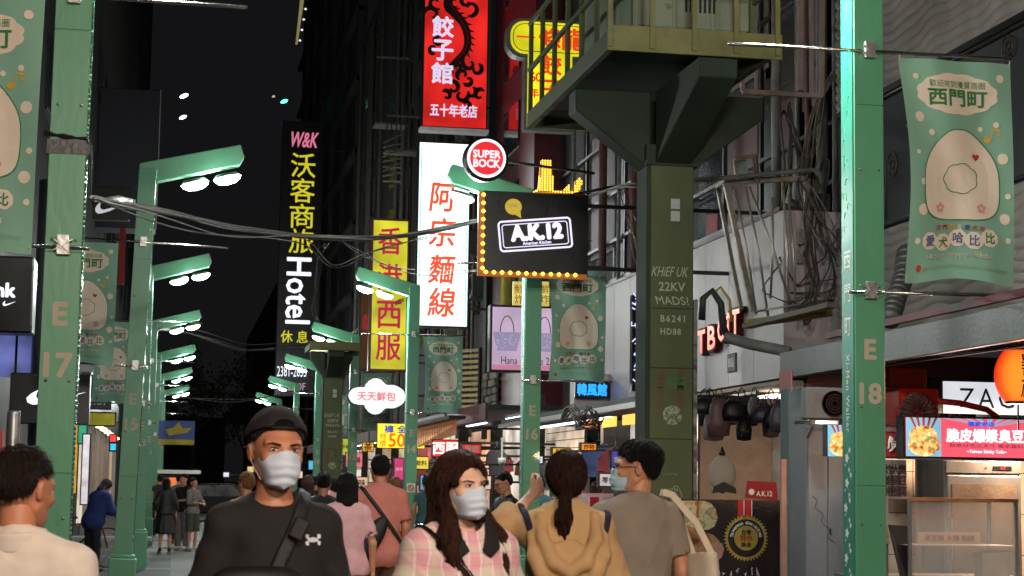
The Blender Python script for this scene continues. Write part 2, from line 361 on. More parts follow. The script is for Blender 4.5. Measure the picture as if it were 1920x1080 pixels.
# ================================================================ hanging banners
ban_m = mat('banner_green', (.28,.55,.41), rough=.75, var=.12, scale=2.2, bump=.12, bscale=8); cream_p = flat('print_cream', (252,236,216), .75); grn_p = flat('print_green', (60,140,84), .75)
red_p = flat('print_red', (196,72,52), .75); yel_p = flat('print_yellow', (236,186,70), .75); blue_p = flat('print_blue', (92,110,170), .75); pink_p = flat('print_pink', (226,120,130), .75)
BW, BH = .74, 1.37
def make_banner(amp=1.0, lab=''):
    t = empty('street_banner', (0,0,0), lab, 'banner', 'green banners hanging from the lamp posts')
    def warp(p, off=0.0):
        x, z = p[0], p[2]; u = -z/BH
        y = .030*amp*math.sin(x*7+u*3)*(.2+u)+.012*amp*math.sin(x*17-u*6+1)
        xx = x*(1-.07*amp*u*(1-x/BW*1.0))+.045*amp*math.sin(u*3.1)*(1-x/BW*2)*.5
        zz = z-.012*amp*math.sin(PI*(x/BW+.5))*(1-u)*0+.02*amp*math.cos(x*9)*u*u
        return Vector((xx, y-off, zz))
    mb = MB(); mb.grid(22, 36, lambda u, v: warp((u*BW-BW/2, 0, -v*BH))); cl = mb.build('cloth', ban_m, t, True)
    W_ = lambda p: warp(p, .007)
    W2 = lambda p: warp(p, .012)
    def disc(mb, cx, cz, r, rz_=None, n=14, w=W_):
        rz_ = rz_ or r; vs = [w((cx, 0, cz))]; 
        for k in range(n): a = 2*PI*k/n; vs.append(w((cx+r*math.cos(a), 0, cz+rz_*math.sin(a))))
        mb.add(vs, [(0, 1+i, 1+(i+1) % n) for i in range(n)])
    def blob(mb, pts, cx, cz, w=W_):
        rings = 4; n = len(pts); vs = [w((cx, 0, cz))]
        for r in range(1, rings+1):
            for x, z in pts: vs.append(w((cx+(x-cx)*r/rings, 0, cz+(z-cz)*r/rings)))
        fs = [(0, 1+i, 1+(i+1) % n) for i in range(n)]
        for r in range(rings-1):
            for i in range(n): a = 1+r*n; b = a+n; fs.append((a+i, b+i, b+(i+1) % n, a+(i+1) % n))
        mb.add(vs, fs)
    mb = MB(); pts = []
    for k in range(96):
        a = 2*PI*k/96; s_ = 1+.055*abs(math.sin(a*6)); pts.append((.255*s_*math.cos(a)*(1.0 if abs(math.cos(a)) < .7 else 1.03), -.21+.125*s_*math.sin(a)))
    blob(mb, pts, 0, -.21); mb.build('cloud_print', cream_p, t)
    letters('歡迎來到優質商圈', grn_p, t, (0,0,-.150), w=.38, h=.044, name='lettering', warp=W2, bold=.0)
    letters('西門町', grn_p, t, (0,0,-.235), w=.40, h=.100, name='lettering', warp=W2, bold=.03)
    # plain rounded cream field in the middle
    mb = MB(); pts = []
    for k in range(64):
        a = 2*PI*k/64; c, s_ = math.cos(a), math.sin(a); wv = .265 if s_ < 0 else .265-.13*s_**1.5; pts.append((.01+wv*np.sign(c)*abs(c)**.62, -.745+(.31*abs(s_)**.75 if s_ > 0 else -.25*abs(s_)**.45)))
    blob(mb, pts, .01, -.72); mb.build('cream_print', cream_p, t)
    mb = MB(); n_ = len(pts); big = [(.01+(x_-.01)*1.025, -.74+(z_+.74)*1.02) for x_, z_ in pts]; mb.add([W2((x_, 0, z_)) for x_, z_ in pts]+[W2((x_, 0, z_)) for x_, z_ in big], [(i, (i+1) % n_, n_+(i+1) % n_, n_+i) for i in range(n_)]); mb.build('outline_print', grn_p, t)
    for px_ in (-.13, .15):
        mb = MB(); [disc(mb, px_+.02*math.cos(a_), -.92+.02*math.sin(a_), .013, w=W2) for a_ in (.3, 1.56, 2.8, 4.1, 5.3)]; mb.build('flower_print', flat('print_pale_pink', (244,176,164)), t)
    mb = MB(); blob(mb, [(.12+.0016*16*math.sin(a_)**3, -.60+.0016*(13*math.cos(a_)-5*math.cos(2*a_)-2*math.cos(3*a_)-math.cos(4*a_))) for a_ in np.linspace(0, 2*PI, 26, endpoint=False)], .12, -.60, W2); mb.build('heart_print', red_p, t)
    mb = MB(); pts2 = [(.01+.105*(1+.10*abs(math.sin(a_*3.5)))*math.cos(a_), -.74+.085*(1+.10*abs(math.sin(a_*3.5)))*math.sin(a_)) for a_ in np.linspace(0, 2*PI, 56, endpoint=False)]; n_ = len(pts2); mb.add([W2((x_,0,z_)) for x_, z_ in pts2]+[W2((.01+(x_-.01)*1.06,0,-.74+(z_+.74)*1.06)) for x_, z_ in pts2], [(i, (i+1) % n_, n_+(i+1) % n_, n_+i) for i in range(n_)]); mb.build('outline_print', grn_p, t)
    rr = random.Random(4)
    for cx, cz, r in ((-.27,-.11,.018),(.29,-.10,.026),(-.27,-.36,.032),(-.19,-.455,.020),(.26,-.39,.018),(.16,-.42,.016),(.30,-.60,.034),(-.27,-.76,.020),(-.27,-.93,.036),(.33,-.83,.018),(.31,-.97,.034),(-.30,-1.12,.020),(.33,-1.10,.018),(-.30,-.58,.015)): mb = MB(); disc(mb, cx, cz, r); mb.build('dot_print', cream_p, t)
    mb = MB(); disc(mb, .205,-.485,.024,.018); mb.add([W_((.222,0,-.485)),W_((.229,0,-.485)),W_((.240,0,-.415)),W_((.233,0,-.415))], [(0,1,2,3)]); mb.add([W_((.233,0,-.415)),W_((.240,0,-.425)),W_((.285,0,-.435)),W_((.280,0,-.418))], [(0,1,2,3)]); disc(mb, .275,-.452,.010); mb.build('note_print', yel_p, t)
    for i, (ch, m_) in enumerate(zip('西門町&愛犬節', (pink_p, red_p, yel_p, cream_p, blue_p, red_p, pink_p))):
        letters(ch, m_, t, (-.135+i*.048,0,-1.045), h=.032, name='lettering', warp=W2, bold=.03)
    mb = MB()
    for i in range(5):
        cx = -.205+i*.102; cz = -1.135+(.012 if i % 2 == 0 else -.008)+i*.006; pts = [(cx+.055*(1+.07*abs(math.sin(a*4)))*math.cos(a), cz+.052*(1+.07*abs(math.sin(a*4)))*math.sin(a)) for a in np.linspace(0, 2*PI, 40, endpoint=False)]; blob(mb, pts, cx, cz)
    mb.build('bubble_print', cream_p, t)
    for i, (ch, m_) in enumerate(zip('愛犬哈比比', (blue_p, grn_p, blue_p, blue_p, grn_p))):
        letters(ch, m_, t, (-.205+i*.102,0,-1.135+(.012 if i % 2 == 0 else -.008)+i*.006), h=.066, name='lettering', warp=lambda p: warp(p, .016), bold=.02)
    letters('Happy Happy Habibi', cream_p, t, (-.01,0,-1.222), w=.43, h=.038, name='lettering', warp=W2, bold=.015, tilt=.02)
    letters('財團法人台北市西門徒步區街區發展促進會', flat('print_pale_green', (150,190,160)), t, (.04,0,-1.29), w=.56, h=.026, name='lettering', warp=W2)
    mb = MB(); disc(mb, -.275,-1.285,.020,.022); mb.build('mark_print', red_p, t)
    mb = MB()
    for x in (-.36, .36):
        for z in (-.004, -BH+.02): p = warp((x,0,z)); mb.tube([p+Vector((0,0,-.01)), p+Vector((0,-.015,.015)), p+Vector((0,.0,.035)), p+Vector((0,.015,.015))], .004, 5)
    mb.build('tie', flat('tie_white', (210,205,195)), t)
    return t
ban0 = make_banner(1.0, 'green street banner on post E 18 reading 西門町 with cream cloud and bubbles')
def place_banner(o, no, side, zoff=0): p = POSTS[no].location; o.location = (p.x+side*(.105+.03+BW/2+.02), p.y-.12, ROD_Z-.03)
place_banner(ban0, 18, 1); ban0.location.x += .065; ban0.location.z += .155; ban0.scale = (1.06, 1, 1.055)
for no, sd, lab in ((17, -1, 'green street banner cut off by the left edge, on post E 17'), (15, -1, 'green street banner behind post E 17, hanging from post E 15'), (16, 1, 'green street banner over the blue lit sign, on post E 16'), (14, 1, 'green street banner below the big white lightbox, on post E 14'), (12, 1, 'green street banner behind the cloud-shaped lit sign, on post E 12'), (13, -1, 'green street banner on post E 13, mostly behind post E 15'), (10, 1, 'green street banner beside the farther utility tower, on post E 10')):
    b_ = copy_tree(ban0, label=lab); b_.scale = (1,1,1) if no != 17 else (1.03,1,1.03); place_banner(b_, no, sd); b_.rotation_euler.z = random.uniform(-.06,.06)
# blue and yellow banner far down on the left
x0, x1, z0, z1 = rect(297, 789, 365, 834, 42.3)
t = empty('event_banner', (x0, 42.25, z0), 'small blue banner with a yellow shape and yellow lower edge, far down the left row', 'banner'); w_, h_ = x1-x0, z1-z0
mb = MB(); mb.grid(10, 6, lambda u, v: Vector((u*w_, .03*math.sin(u*9), v*h_))); mb.build('cloth', flat('event_blue', (86,104,170)), t, True)
mb = MB(); mb.grid(10, 1, lambda u, v: Vector((u*w_, .03*math.sin(u*9)-.01, v*h_*.22))); mb.build('lower_band', flat('event_yellow', (196,180,60)), t)
mb = MB(); mb.add([(w_*a, -.045, h_*b) for a, b in ((.3,.35),(.45,.42),(.8,.5),(.92,.72),(.66,.68),(.55,.95),(.42,.72),(.2,.62))], [tuple(range(8))]); mb.build('yellow_print', MATS['event_yellow'], t)
# ================================================================ left side: dark mall front, signs, far end of the street
dark_wall = mat('dark_cladding', (.018,.018,.021), rough=.6, var=.4, scale=.8); dark_wall2 = mat('dark_concrete', (.045,.043,.042), rough=.85, var=.45, scale=1.4, dirt=((.02,.02,.02), 3, .55))
black_gloss = mat('black_acrylic', (.008,.008,.010), rough=.3, var=.1, bump=0); frame_d = mat('dark_frame', (.03,.03,.032), rough=.4, metal=.5)
glass_d = mat('dark_window_glass', (.02,.024,.03), rough=.08, var=.3, scale=2, bump=.02, coat=.5)
LX = -2.7
def building(name, lab, x0, x1, y0, y1, z1, m, windows, cat='building', z0=0, wm=None):
    t = empty(name, ((x0+x1)/2, y0, 0), lab, cat); ox, oy = (x0+x1)/2, y0
    mb = MB(); mb.box(x0-ox, x1-ox, 0, y1-y0, z0, z1); mb.build('wall', m, t)
    for (axis, a0, a1, b0, b1) in windows:      # axis 'L'/'R': wall seen from the street
        xs = (x1-ox) if axis == 'L' else (x0-ox); s_ = 1 if axis == 'L' else -1
        f = MB(); f.box(min(xs, xs+s_*.05), max(xs, xs+s_*.05), a0-oy, a1-oy, b0, b1); fr = f.build('window', frame_d, t)
        g_ = MB(); g_.box(min(xs+s_*.051, xs+s_*.06), max(xs+s_*.051, xs+s_*.06), a0-oy+.06, a1-oy-.06, b0+.06, b1-.06); g_.build('pane', wm or glass_d, fr)
    return t
wins = [('L', y, y+2.2, z, z+1.5) for y in (27, 31, 36, 41) for z in (5.5, 8.6)]
building('mall_building', 'dark clad mall front on the left with few lit shop windows', LX-8, LX, 22, 46, 17, dark_wall, wins)
building('office_block', 'dark office block behind the mall on the left', LX-9, LX+.3, 47, 92, 26, dark_wall2, [('L', y, y+2.5, z, z+1.4) for y in range(50, 90, 5) for z in (5.6, 8.8, 12)])
# ground floor shops: recessed lit fronts
def panel(name, m, parent, x0, x1, y0, y1, z0, z1, bevel=0): mb = MB(); mb.box(x0, x1, y0, y1, z0, z1); return mb.build(name, m, parent, bevel=bevel)
sf = empty('lit_shop', (LX, 48, 0), 'lit shop front with pale columns and posters behind the blue-jacketed person', 'shop')
for i, (a, b, c, s_) in enumerate(((0, 2.0, (236,222,200), .55), (2.2, 3.3, (190,140,170), .7), (3.6, 5.4, (236,190,120), .6), (6, 8.4, (200,130,70), .5), (9, 12, (240,170,110), .55), (13, 17, (150,90,60), .4), (18, 24, (230,190,150), .4))):
    panel('display_window', lightbox('shop_light_%d' % i, c, s_*1.3, 1.5, .5), sf, .31, .36, a, b, .3, 2.7)
    panel('column', mat('shop_column', (.35,.34,.33), rough=.4, var=.1), sf, .31, .5, b+.02, b+.18, 0, 3.0)
panel('fascia', black_gloss, sf, .3, .55, 0, 24, 3.0, 4.2)
for i in range(7): 
    mb = MB(); mb.lathe([(.02,0),(.11,.03),(.09,.09),(.01,.12)], 10, Matrix.Translation((.62, 1.5+i*3.1, 2.88))); mb.build('downlight', glow('warm_downlight', (255,225,160), 5), sf, True)
pp = panel('poster', flat('poster_pink', (190,90,120)), sf, .37, .385, 2.3, 3.2, 1.2, 2.3)
# kerbside pictures around px: rotating figure boards
for px, py, w_, h_, rgb, s_, Y, lab in ((140, 850, 10, 150, (220,160,60), .8, 46, 'narrow amber lit strip beside post E 17'), (155, 800, 14, 62, (70,190,150), .6, 45, 'small green and red lit screen above the shop front'), (160, 880, 12, 130, (235,225,230), .8, 44, 'tall white lit display column behind the blue-jacketed person'), (184, 735, 46, 60, (48,46,48), .25, 40, 'grey hanging shop sign with pale characters left of post E 15'), (190, 786, 50, 22, (190,180,40), .35, 41, 'two small yellow lit panels under the grey hanging sign'), (212, 822, 10, 12, (255,40,40), 2.0, 36, 'tiny red signal light beside post E 15'), (212, 838, 10, 12, (40,190,230), 1.2, 36, 'tiny cyan signal light below the red one')):
    x0, x1, z0, z1 = rect(px-w_/2, py-h_/2, px+w_/2, py+h_/2, Y); t = empty('lit_sign', ((x0+x1)/2, Y, z0), lab, 'sign'); W2_, H2_ = x1-x0, z1-z0
    panel('housing', frame_d, t, -W2_/2-.03, W2_/2+.03, .01, .16, -.03, H2_+.03); panel('face', lightbox('lit_%d_%d' % (px, py), rgb, s_, 3, .4), t, -W2_/2, W2_/2, -.02, .009, 0, H2_)
    if px == 184:
        letters('皇', whitep, t, (0,-.03,H2_*.62), h=H2_*.38, name='lettering'); letters('ROI', whitep, t, (0,-.03,H2_*.2), h=H2_*.2, name='lettering', bold=.02)
# curvy tick emblem builder
def tick(m, parent, w, loc, depth=.02, hf=1.):
    out = [(0,.26),(.02,.12),(.10,.04),(.22,.05),(.45,.14),(1,.42)]; inn = [(.50,.24),(.30,.17),(.20,.17),(.15,.24),(.17,.36),(.20,.44)]
    pts = [(.20,.44),(.08,.33),(.0,.20),(.02,.08),(.10,.02),(.22,.03),(.5,.13),(1,.40),(.5,.22),(.30,.16),(.21,.17),(.16,.24),(.17,.34)]
    mb = MB(); mb.prism([(x*w, z*w*hf) for x, z in pts], depth, Matrix.Translation(loc)); return mb.build('emblem', m, parent)
wh_glow = glow('white_letters_lit', (240,244,255), 1.1)
x0, x1, z0, z1 = rect(18, 700, 168, 795, 22.6)
t = empty('shop_sign', (x0, 22.6, z0), 'black shop sign with a white curved tick, passing behind post E 17', 'sign'); panel('board', black_gloss, t, 0, x1-x0, 0, .3, 0, z1-z0, .01); w_ = x1-x0; tick(wh_glow, t, w_*.74, (w_*.21,-.03,(z1-z0)*.36), hf=.62)
x0, x1, z0, z1 = rect(174, 350, 243, 412, 44)
t = empty('shop_sign', (x0, 44, z0), 'small dark sign with a thin white tick high beside post E 15', 'sign'); panel('board', black_gloss, t, 0, x1-x0, 0, .3, 0, z1-z0, .01); tick(glow('white_dim_lit', (190,192,198), .9), t, (x1-x0)*.8, (.06,-.03,.12))
x0, x1, z0, z1 = rect(-120, 478, 62, 622, 21.4)
t = empty('shop_sign', (x0, 21.4, z0), 'black curved sign with white letters cut off by the left edge', 'sign'); panel('board', black_gloss, t, 0, x1-x0, 0, .5, 0, z1-z0, .02)
letters('nk', wh_glow, t, ((x1-x0)*.715,-.02,(z1-z0)*.55), h=.15, name='lettering', bold=.06); tick(wh_glow, t, .14, ((x1-x0)*.69,-.02,(z1-z0)*.34))
t = empty('metal_column', (at(92,600,Y=23.4).x, 23.4, 0), 'brushed metal column left of post E 17', 'column'); mb = MB(); mb.lathe([(.20,0),(.20,3.3),(.19,5.2)], 24); mb.build('shaft', mat('brushed_metal', (.25,.25,.27), rough=.3, metal=.9, stretch=(8,8,.3)), t, True)
x0, x1, z0, z1 = rect(-150, 618, 70, 706, 24)
t = empty('shop_window', (x0, 24, z0), 'blue-violet lit glass band at the left edge', 'window'); panel('glass', lightbox('violet_glass', (112,120,190), .65, 2, .7), t, 0, x1-x0, 0, .05, 0, z1-z0)
for k in range(5): panel('mullion', frame_d, t, (x1-x0)*k/5+.3, (x1-x0)*k/5+.33, -.03, -.001, 0, z1-z0)
x0, x1, z0, z1 = rect(182, 166, 296, 428, 52)
t = empty('dark_billboard', (x0, 52, z0), 'big unlit navy billboard box above the curved tick sign', 'billboard'); panel('board', mat('navy_board', (.016,.018,.032), rough=.5), t, 0, x1-x0, 0, 1.2, 0, z1-z0, .02); panel('lit_edge', steel, t, x1-x0+.001, x1-x0+.03, -.03, .05, 0, z1-z0)  # bright steel strip put in for the faintly lit box edge
panel('red_strip', flat('red_board', (150,26,34)), t, (x1-x0)*.42, (x1-x0)*.52, -.2, -.05, -1.6, -.03)
# tall dark tower with teal lights, far left; far dark masses closing the street
t = building('tower_block', 'tall dark tower with a few teal lights beyond the billboard', at(205,500,Y=120).x, at(262,500,Y=120).x, 120, 132, 44, dark_wall, [])
for py in (103, 113, 122, 155):
    p = at(231+(py-103)*.1, py, Y=119.8); mb = MB(); mb.box(-.16,.16,-.05,.0,-.25,.25, Matrix.Translation(p-Vector(t.location))); mb.build('teal_light', glow('teal_led', (60,220,180), .9), t)
building('end_block', 'dark block of flats closing the far end of the street', -2.2, 4.0, 150, 170, 6.5, dark_wall2, [])
# dark tree clump at the far end
def tree(loc, h, r, lab, seed=1):
    t = empty('street_tree', loc, lab, 'tree'); mb = MB(); mb.tube([(0,0,0),(.1,.05,h*.3),(-.05,0,h*.6)], .22, 8, .10)
    rd = random.Random(seed)
    for k in range(6): a = rd.uniform(0, 6.3); mb.tube([(0,0,h*.35+k*.2),(math.cos(a)*r*.4, math.sin(a)*r*.4, h*.6),(math.cos(a)*r*.7, math.sin(a)*r*.7, h*.75)], .07, 5, .02)
    mb.build('trunk', mat('bark', (.06,.045,.035), rough=.9), t, True); mb = MB()
    cl = [(rd.gauss(0, r*.45), rd.gauss(0, r*.45), h*.72+rd.gauss(0, h*.14)) for _ in range(26)]
    for k in range(2600):
        c = rd.choice(cl); p = Vector(c)+Vector((rd.gauss(0,.42), rd.gauss(0,.42), rd.gauss(0,.34))); a = Vector((rd.gauss(0,1), rd.gauss(0,1), rd.gauss(0,1))).normalized(); b = a.orthogonal().normalized(); s_ = rd.uniform(.10,.18)
        mb.add([p-a*s_, p+b*s_*.5, p+a*s_, p-b*s_*.5], [(0,1,2,3)])
    mb.build('crown', mat('foliage', (.045,.07,.03), rough=.8, var=.5), t); return t
tree((1.0,112,0), 9, 3.4, 'dark leafy tree at the far end of the street, the left one', 3); tree((4.6,118,0), 8, 3.2, 'dark leafy tree at the far end of the street, the right one', 5)
# kiosk with small orange sign, parked car, box at the far crossing
x0, x1, z0, z1 = rect(296, 888, 346, 965, 62)
t = empty('kiosk', ((x0+x1)/2, 62, 0), 'dark lit kiosk with a small orange emblem at the far crossing', 'kiosk'); w_ = (x1-x0)/2
panel('cabin', dark_wall, t, -w_, w_, 0, 2, 0, z1); panel('roof', steel, t, -w_-.1, w_+.5, -.3, 2.1, z1, z1+.12)
mb = MB(); mb.prism([(-.14,.15),(.14,.15),(.16,0),(.10,-.15),(0,-.2),(-.10,-.15),(-.16,0)], .05, Matrix.Translation((.05,-.06,z1-.28))); mb.build('emblem', glow('orange_emblem', (236,110,60), .9), t)
letters('Nu', wh_glow, t, (-.42,-.02,z1-.75), h=.14, name='lettering'); letters('八八', glow('pink_letters', (240,110,120), .8), t, (.42,-.02,z1-.72), h=.14, name='lettering')
for k, x in enumerate((-.45, .42)): panel('menu_panel', lightbox('kiosk_menu', (190,200,215), .35, 9, .9), t, x-.22, x+.22, -.02, -.001, z1-1.35, z1-.95)
p = at(398, 955, Y=70)
t = empty('parked_car', (p.x, 70, 0), 'dark car parked across the far crossing, half behind the cap wearer', 'car')
prof = [(-1.9,.25),(-1.95,.7),(-1.3,.85),(-.75,1.35),(.75,1.38),(1.4,.9),(2.0,.8),(2.05,.3)]
mb = MB(); mb.prism(prof, 1.7, Matrix.Translation((0,-.85,0))); mb.build('body', mat('car_paint_dark', (.003,.003,.004), rough=.55, bump=0, spec=.2), t, bevel=.05)
mb = MB(); mb.prism([(-1.15,.88),(-.7,1.28),(.7,1.31),(1.2,.9)], .01, Matrix.Translation((0,-.865,0))); mb.build('side_window', glass_d, t)
for x in (-1.25, 1.3):
    for y in (-.86, .86): mb = MB(); mb.lathe([(.32,-.1),(.33,0),(.32,.1),(.15,.11)], 16, Matrix.Translation((x,y,.33)) @ Matrix.Rotation(PI/2,4,'X')); w = mb.build('wheel', mat('tyre', (.02,.02,.02)), t, True)
mb = MB(); mb.box(-2.06,-2.0,-.7,-.4,.6,.74); mb.build('headlight', glow('headlight', (255,245,220), 2), t)
# bicycle leaning near the blue-jacketed person
p = at(158, 1010, Y=31.2)
def bicycle(loc, rz, lab):
    t = empty('bicycle', loc, lab, 'bicycle', rz=rz)
    for x in (-.52, .52):
        mb = MB(); mb.tube([(x+.33*math.cos(a), 0, .34+.33*math.sin(a)) for a in np.linspace(0, 2*PI, 25)], .018, 6); w = mb.build('wheel', MATS['tyre'], t, True)
        mb = MB(); [mb.tube([(x,0,.34),(x+.32*math.cos(a),0,.34+.32*math.sin(a))], .003, 3) for a in np.linspace(0, 2*PI, 10, endpoint=False)]; mb.build('spokes', steel, w)
    mb = MB(); [mb.tube(s_, .016, 6) for s_ in ([(-.52,0,.34),(-.12,0,.30)], [(-.12,0,.30),(-.2,0,.80)], [(-.52,0,.34),(-.18,0,.74)], [(-.18,0,.72),(.36,0,.76)], [(-.12,0,.30),(.34,0,.70)], [(.52,0,.34),(.34,0,.92)])]; mb.build('frame', flat('bike_red', (150,60,56)), t, True)
    mb = MB(); mb.tube([(.34,-.28,.98),(.36,-.1,.95),(.34,.1,.95),(.32,.28,.98)], .013, 6); mb.build('handlebar', chrome, t, True); mb = MB(); mb.prism([(-.34,.80),(-.06,.82),(-.06,.86),(-.34,.88)], .14, Matrix.Translation((0,-.07,0))); mb.build('saddle', MATS['tyre'], t, bevel=.02); return t
bicycle((p.x-.1, 31.6, 0), .5, 'bicycle parked beside the blue-jacketed person')
# pale stone bench slab
p = at(185, 1010, Y=33); t = empty('stone_bench', (p.x, 33.6, 0), 'long grey stone bench behind the blue-jacketed person', 'bench'); mb = MB(); mb.box(-.9,.9,0,.5,.38,.46); mb.build('seat', mat('pale_stone', (.3,.3,.3), rough=.7), t, bevel=.01); [panel('leg', dark_wall2, t, x-.1, x+.1, .05, .45, 0, .38) for x in (-.6, .6)]
p = at(25, 800, Y=13); t = empty('glass_bollard', (p.x, 13, 0), 'grey metal upright at the left edge beside post E 17', 'post'); mb = MB(); mb.lathe([(.045,0),(.045,1.93),(.04,1.95)], 16); mb.build('shaft', steel, t, True)
p = at(3, 820, Y=16); t = empty('hanging_cloth', (p.x, 16, 1.5), 'pink cloth hanging at the left edge above the older man', 'cloth'); mb = MB(); mb.grid(8, 10, lambda u, v: Vector((u*.12-.10+.01*math.sin(v*6), .03*math.sin(u*12+v*3), .38-v*.6+.06*(1-u)))); mb.build('fabric', flat('cloth_pink', (226,130,130)), t, True)
# ================================================================ green steel utility tower with platform and transformer
tow_m = mat('tower_olive_paint', (.085,.10,.036), rough=.65, var=.25, scale=1.6, bump=.15, bscale=30, dirt=((.05,.06,.035), 5, .62)); tow_d = mat('tower_dark_green_paint', (.022,.032,.017), rough=.75, var=.3, scale=2)
rail_m = mat('railing_olive_yellow_lit', (.165,.148,.045), rough=.6, var=.3, scale=4, dirt=((.10,.08,.03), 9, .6)); tr_m = mat('transformer_grey_green', (.22,.24,.16), rough=.55, var=.3, scale=2, dirt=((.12,.08,.05), 4, .6))  # railing olive carries the yellow light on the platform's near edge
pc = at(1257, 700, Y=17.0); PX = pc.x
def tower(lab, top=True):
    t = empty('utility_tower', (PX, 17.0, 0), lab, 'tower')
    mb = MB(); mb.box(-.205,.225,0,.42,0,4.72); mb.build('column', tow_m, t, bevel=.008)
    mb = MB(); mb.box(-.245,-.206,.02,.40,0,4.62); mb.build('side_channel', tow_d, t)
    for z in (1.95, 2.63, 3.205): mb = MB(); mb.box(-.208,.228,-.006,-.001,z,z+.008); mb.build('seam', tow_d, t)
    mb = MB(); mb.box(.2265,.262,-.02,.10,.2,3.3); mb.build('cable_duct', mat('worn_grey_pipe', (.24,.23,.2), rough=.7, var=.5, dirt=((.08,.06,.05), 7, .5)), t)
    # collar and cantilever brackets
    mb = MB(); mb.box(-.26,.28,-.03,.45,4.60,4.80); mb.build('collar', tow_d, t)
    for nm, a, b, z0, w in (('bracket', -.2, -.95 if top else -.55, 0, .30), ('bracket', .2, .95 if top else .45, 0, .30)):
        mb = MB(); s_ = -1 if a < 0 else 1; poly = [(a, 4.56), (a, 5.33), (b, 5.33), (b, 5.12)]
        if s_ < 0: poly = poly[::-1]
        mb.prism(poly, .32, Matrix.Translation((0,.05,0))); mb.build(nm, tow_d, t, bevel=.01)
    mb = MB(); poly = [(0, 4.62), (0, 5.33), (-1.5 if top else -.6, 5.33), (-1.5 if top else -.6, 5.15)]
    mb.prism(poly, .36, Matrix.Translation((.19,-.03,0)) @ Matrix.Rotation(PI/2,4,'Z')); mb.build('bracket', tow_d, t, bevel=.01)
    mb = MB(); mb.prism(poly, .36, Matrix.Translation((-.17,.43,0)) @ Matrix.Rotation(-PI/2,4,'Z')); mb.build('bracket', tow_d, t, bevel=.01)
    # platform
    x0, x1, y0, y1 = (-1.02, .52, -1.62, 2.2) if top else (-.62, .50, -.7, 1.2); z = 5.34
    for k in range(9):
        ya = y0+.1+k*(y1-y0-.2)/9; mb = MB(); mb.box(x0+.06,x1-.06,ya,ya+(y1-y0-.2)/9-.01,z+.10,z+.13); mb.build('deck_plate', tow_d, t)
    for nm, q in (('edge_beam', (x0,x0+.07,y0,y1)), ('edge_beam', (x1-.07,x1,y0,y1)), ('edge_beam', (x0+.071,x1-.071,y0,y0+.07)), ('edge_beam', (x0+.071,x1-.071,y1-.07,y1))):
        mb = MB(); mb.box(*q, z, z+.17); mb.build(nm, rail_m if q[2] == y0 and q[3] == y0+.07 else tow_m, t, bevel=.006)
    mb = MB(); mb.box(x0-.02,x1+.05,y0-.02,y0-.001,z-.03,z+.20); mb.build('toe_board', rail_m, t, bevel=.004)
    for a in [] if not top else [(x0+.03, y0+k*(y1-y0)/6) for k in range(1, 7)]+[(x0+k*(x1-x0)/4, y0+.0) for k in range(0, 5)]+[(x1-.03, y0+k*(y1-y0)/6) for k in range(1, 7)]:
        mb = MB(); mb.box(a[0]-.022,a[0]+.022,a[1]-.045,a[1]-.0,z+.0,z+1.15); mb.build('railing_post', rail_m if a[1] < y0+.1 else tow_m, t)
    for zz in (z+.62, z+1.13) if top else ():
        for q in ((x0-.0,x0+.035,y0,y1), (x1-.035,x1,y0,y1), (x0,x1,y0-.035,y0)): mb = MB(); mb.box(*q, zz, zz+.045); mb.build('rail', tow_m, t)
    # transformer cabinet standing on the deck
    if top:
        mb = MB(); mb.box(-.62,.48,-.9,1.4,z+.30,z+1.9); tr = mb.build('transformer', tr_m, t, bevel=.02)
        mb = MB(); mb.box(-.5,.4,-.8,1.3,z+.17,z+.30); mb.build('transformer_foot', mat('rusty_brown', (.12,.06,.04), rough=.8), t)
        for k in range(3): mb = MB(); mb.box(-.58+k*.37,-.58+k*.37+.33,-.915,-.901,z+.40,z+1.8); mb.build('door', tr_m, tr, bevel=.004)
        for k in range(7): mb = MB(); mb.box(-.13+k*.045,-.11+k*.045,-.925,-.916,z+.55,z+.85); mb.build('vent_slot', frame_d, tr)
    # stencilled writing on the column
    F = -.004
    sten = flat('stencil_pale', (176,184,160))
    letters('22KV', sten, t, (.01,F,3.42), w=.26, h=.085, name='lettering', bold=.015)
    letters('B6241', sten, t, (.02,F,3.11), w=.24, h=.065, name='lettering', bold=.02, spacing=1.3)
    letters('HD88', sten, t, (.0,F,2.985), w=.20, h=.06, name='lettering', bold=.02, spacing=1.2)
    rd_ = flat('faded_red_print', (112,68,52)); letters('高\n壓\n電\n危\n險', rd_, t, (-.10,F,2.40), w=.075, h=.46, name='lettering', line=.8); letters('禁\n止\n攀\n登', rd_, t, (.10,F,2.46), w=.075, h=.42, name='lettering', line=.8)
    scr = MB(); rr = random.Random(11)
    def scrib(cx, cz, w, h, n, r=.004):
        p = [Vector((cx-w/2+w*i/n+rr.uniform(-.012,.012), F-.001, cz+(h/2 if i % 2 else -h/2)*rr.uniform(.5,1))) for i in range(n+1)]; scr.tube(p, r, 4)
    letters('KHiEF UK', sten, t, (-.01,F,3.565), w=.37, h=.095, name='lettering', shear=.35); letters('MADS?', sten, t, (.01,F,3.285), w=.34, h=.08, name='lettering', shear=-.3); scrib(-.02,1.62,.18,.03,14,.003); scr.build('scribble', sten, t)
    scr = MB(); scr.tube([(.02+.10*math.cos(a), F-.001, 1.42+.06*math.sin(a)) for a in np.linspace(0,6.2,20)], .003, 4); scr.tube([(.06+.05*math.cos(a)*math.cos(a*.5), F-.002, 1.42+.09*math.sin(a)) for a in np.linspace(0,9,26)], .003, 4); scr.build('scribble', sten, t)
    mb = MB()
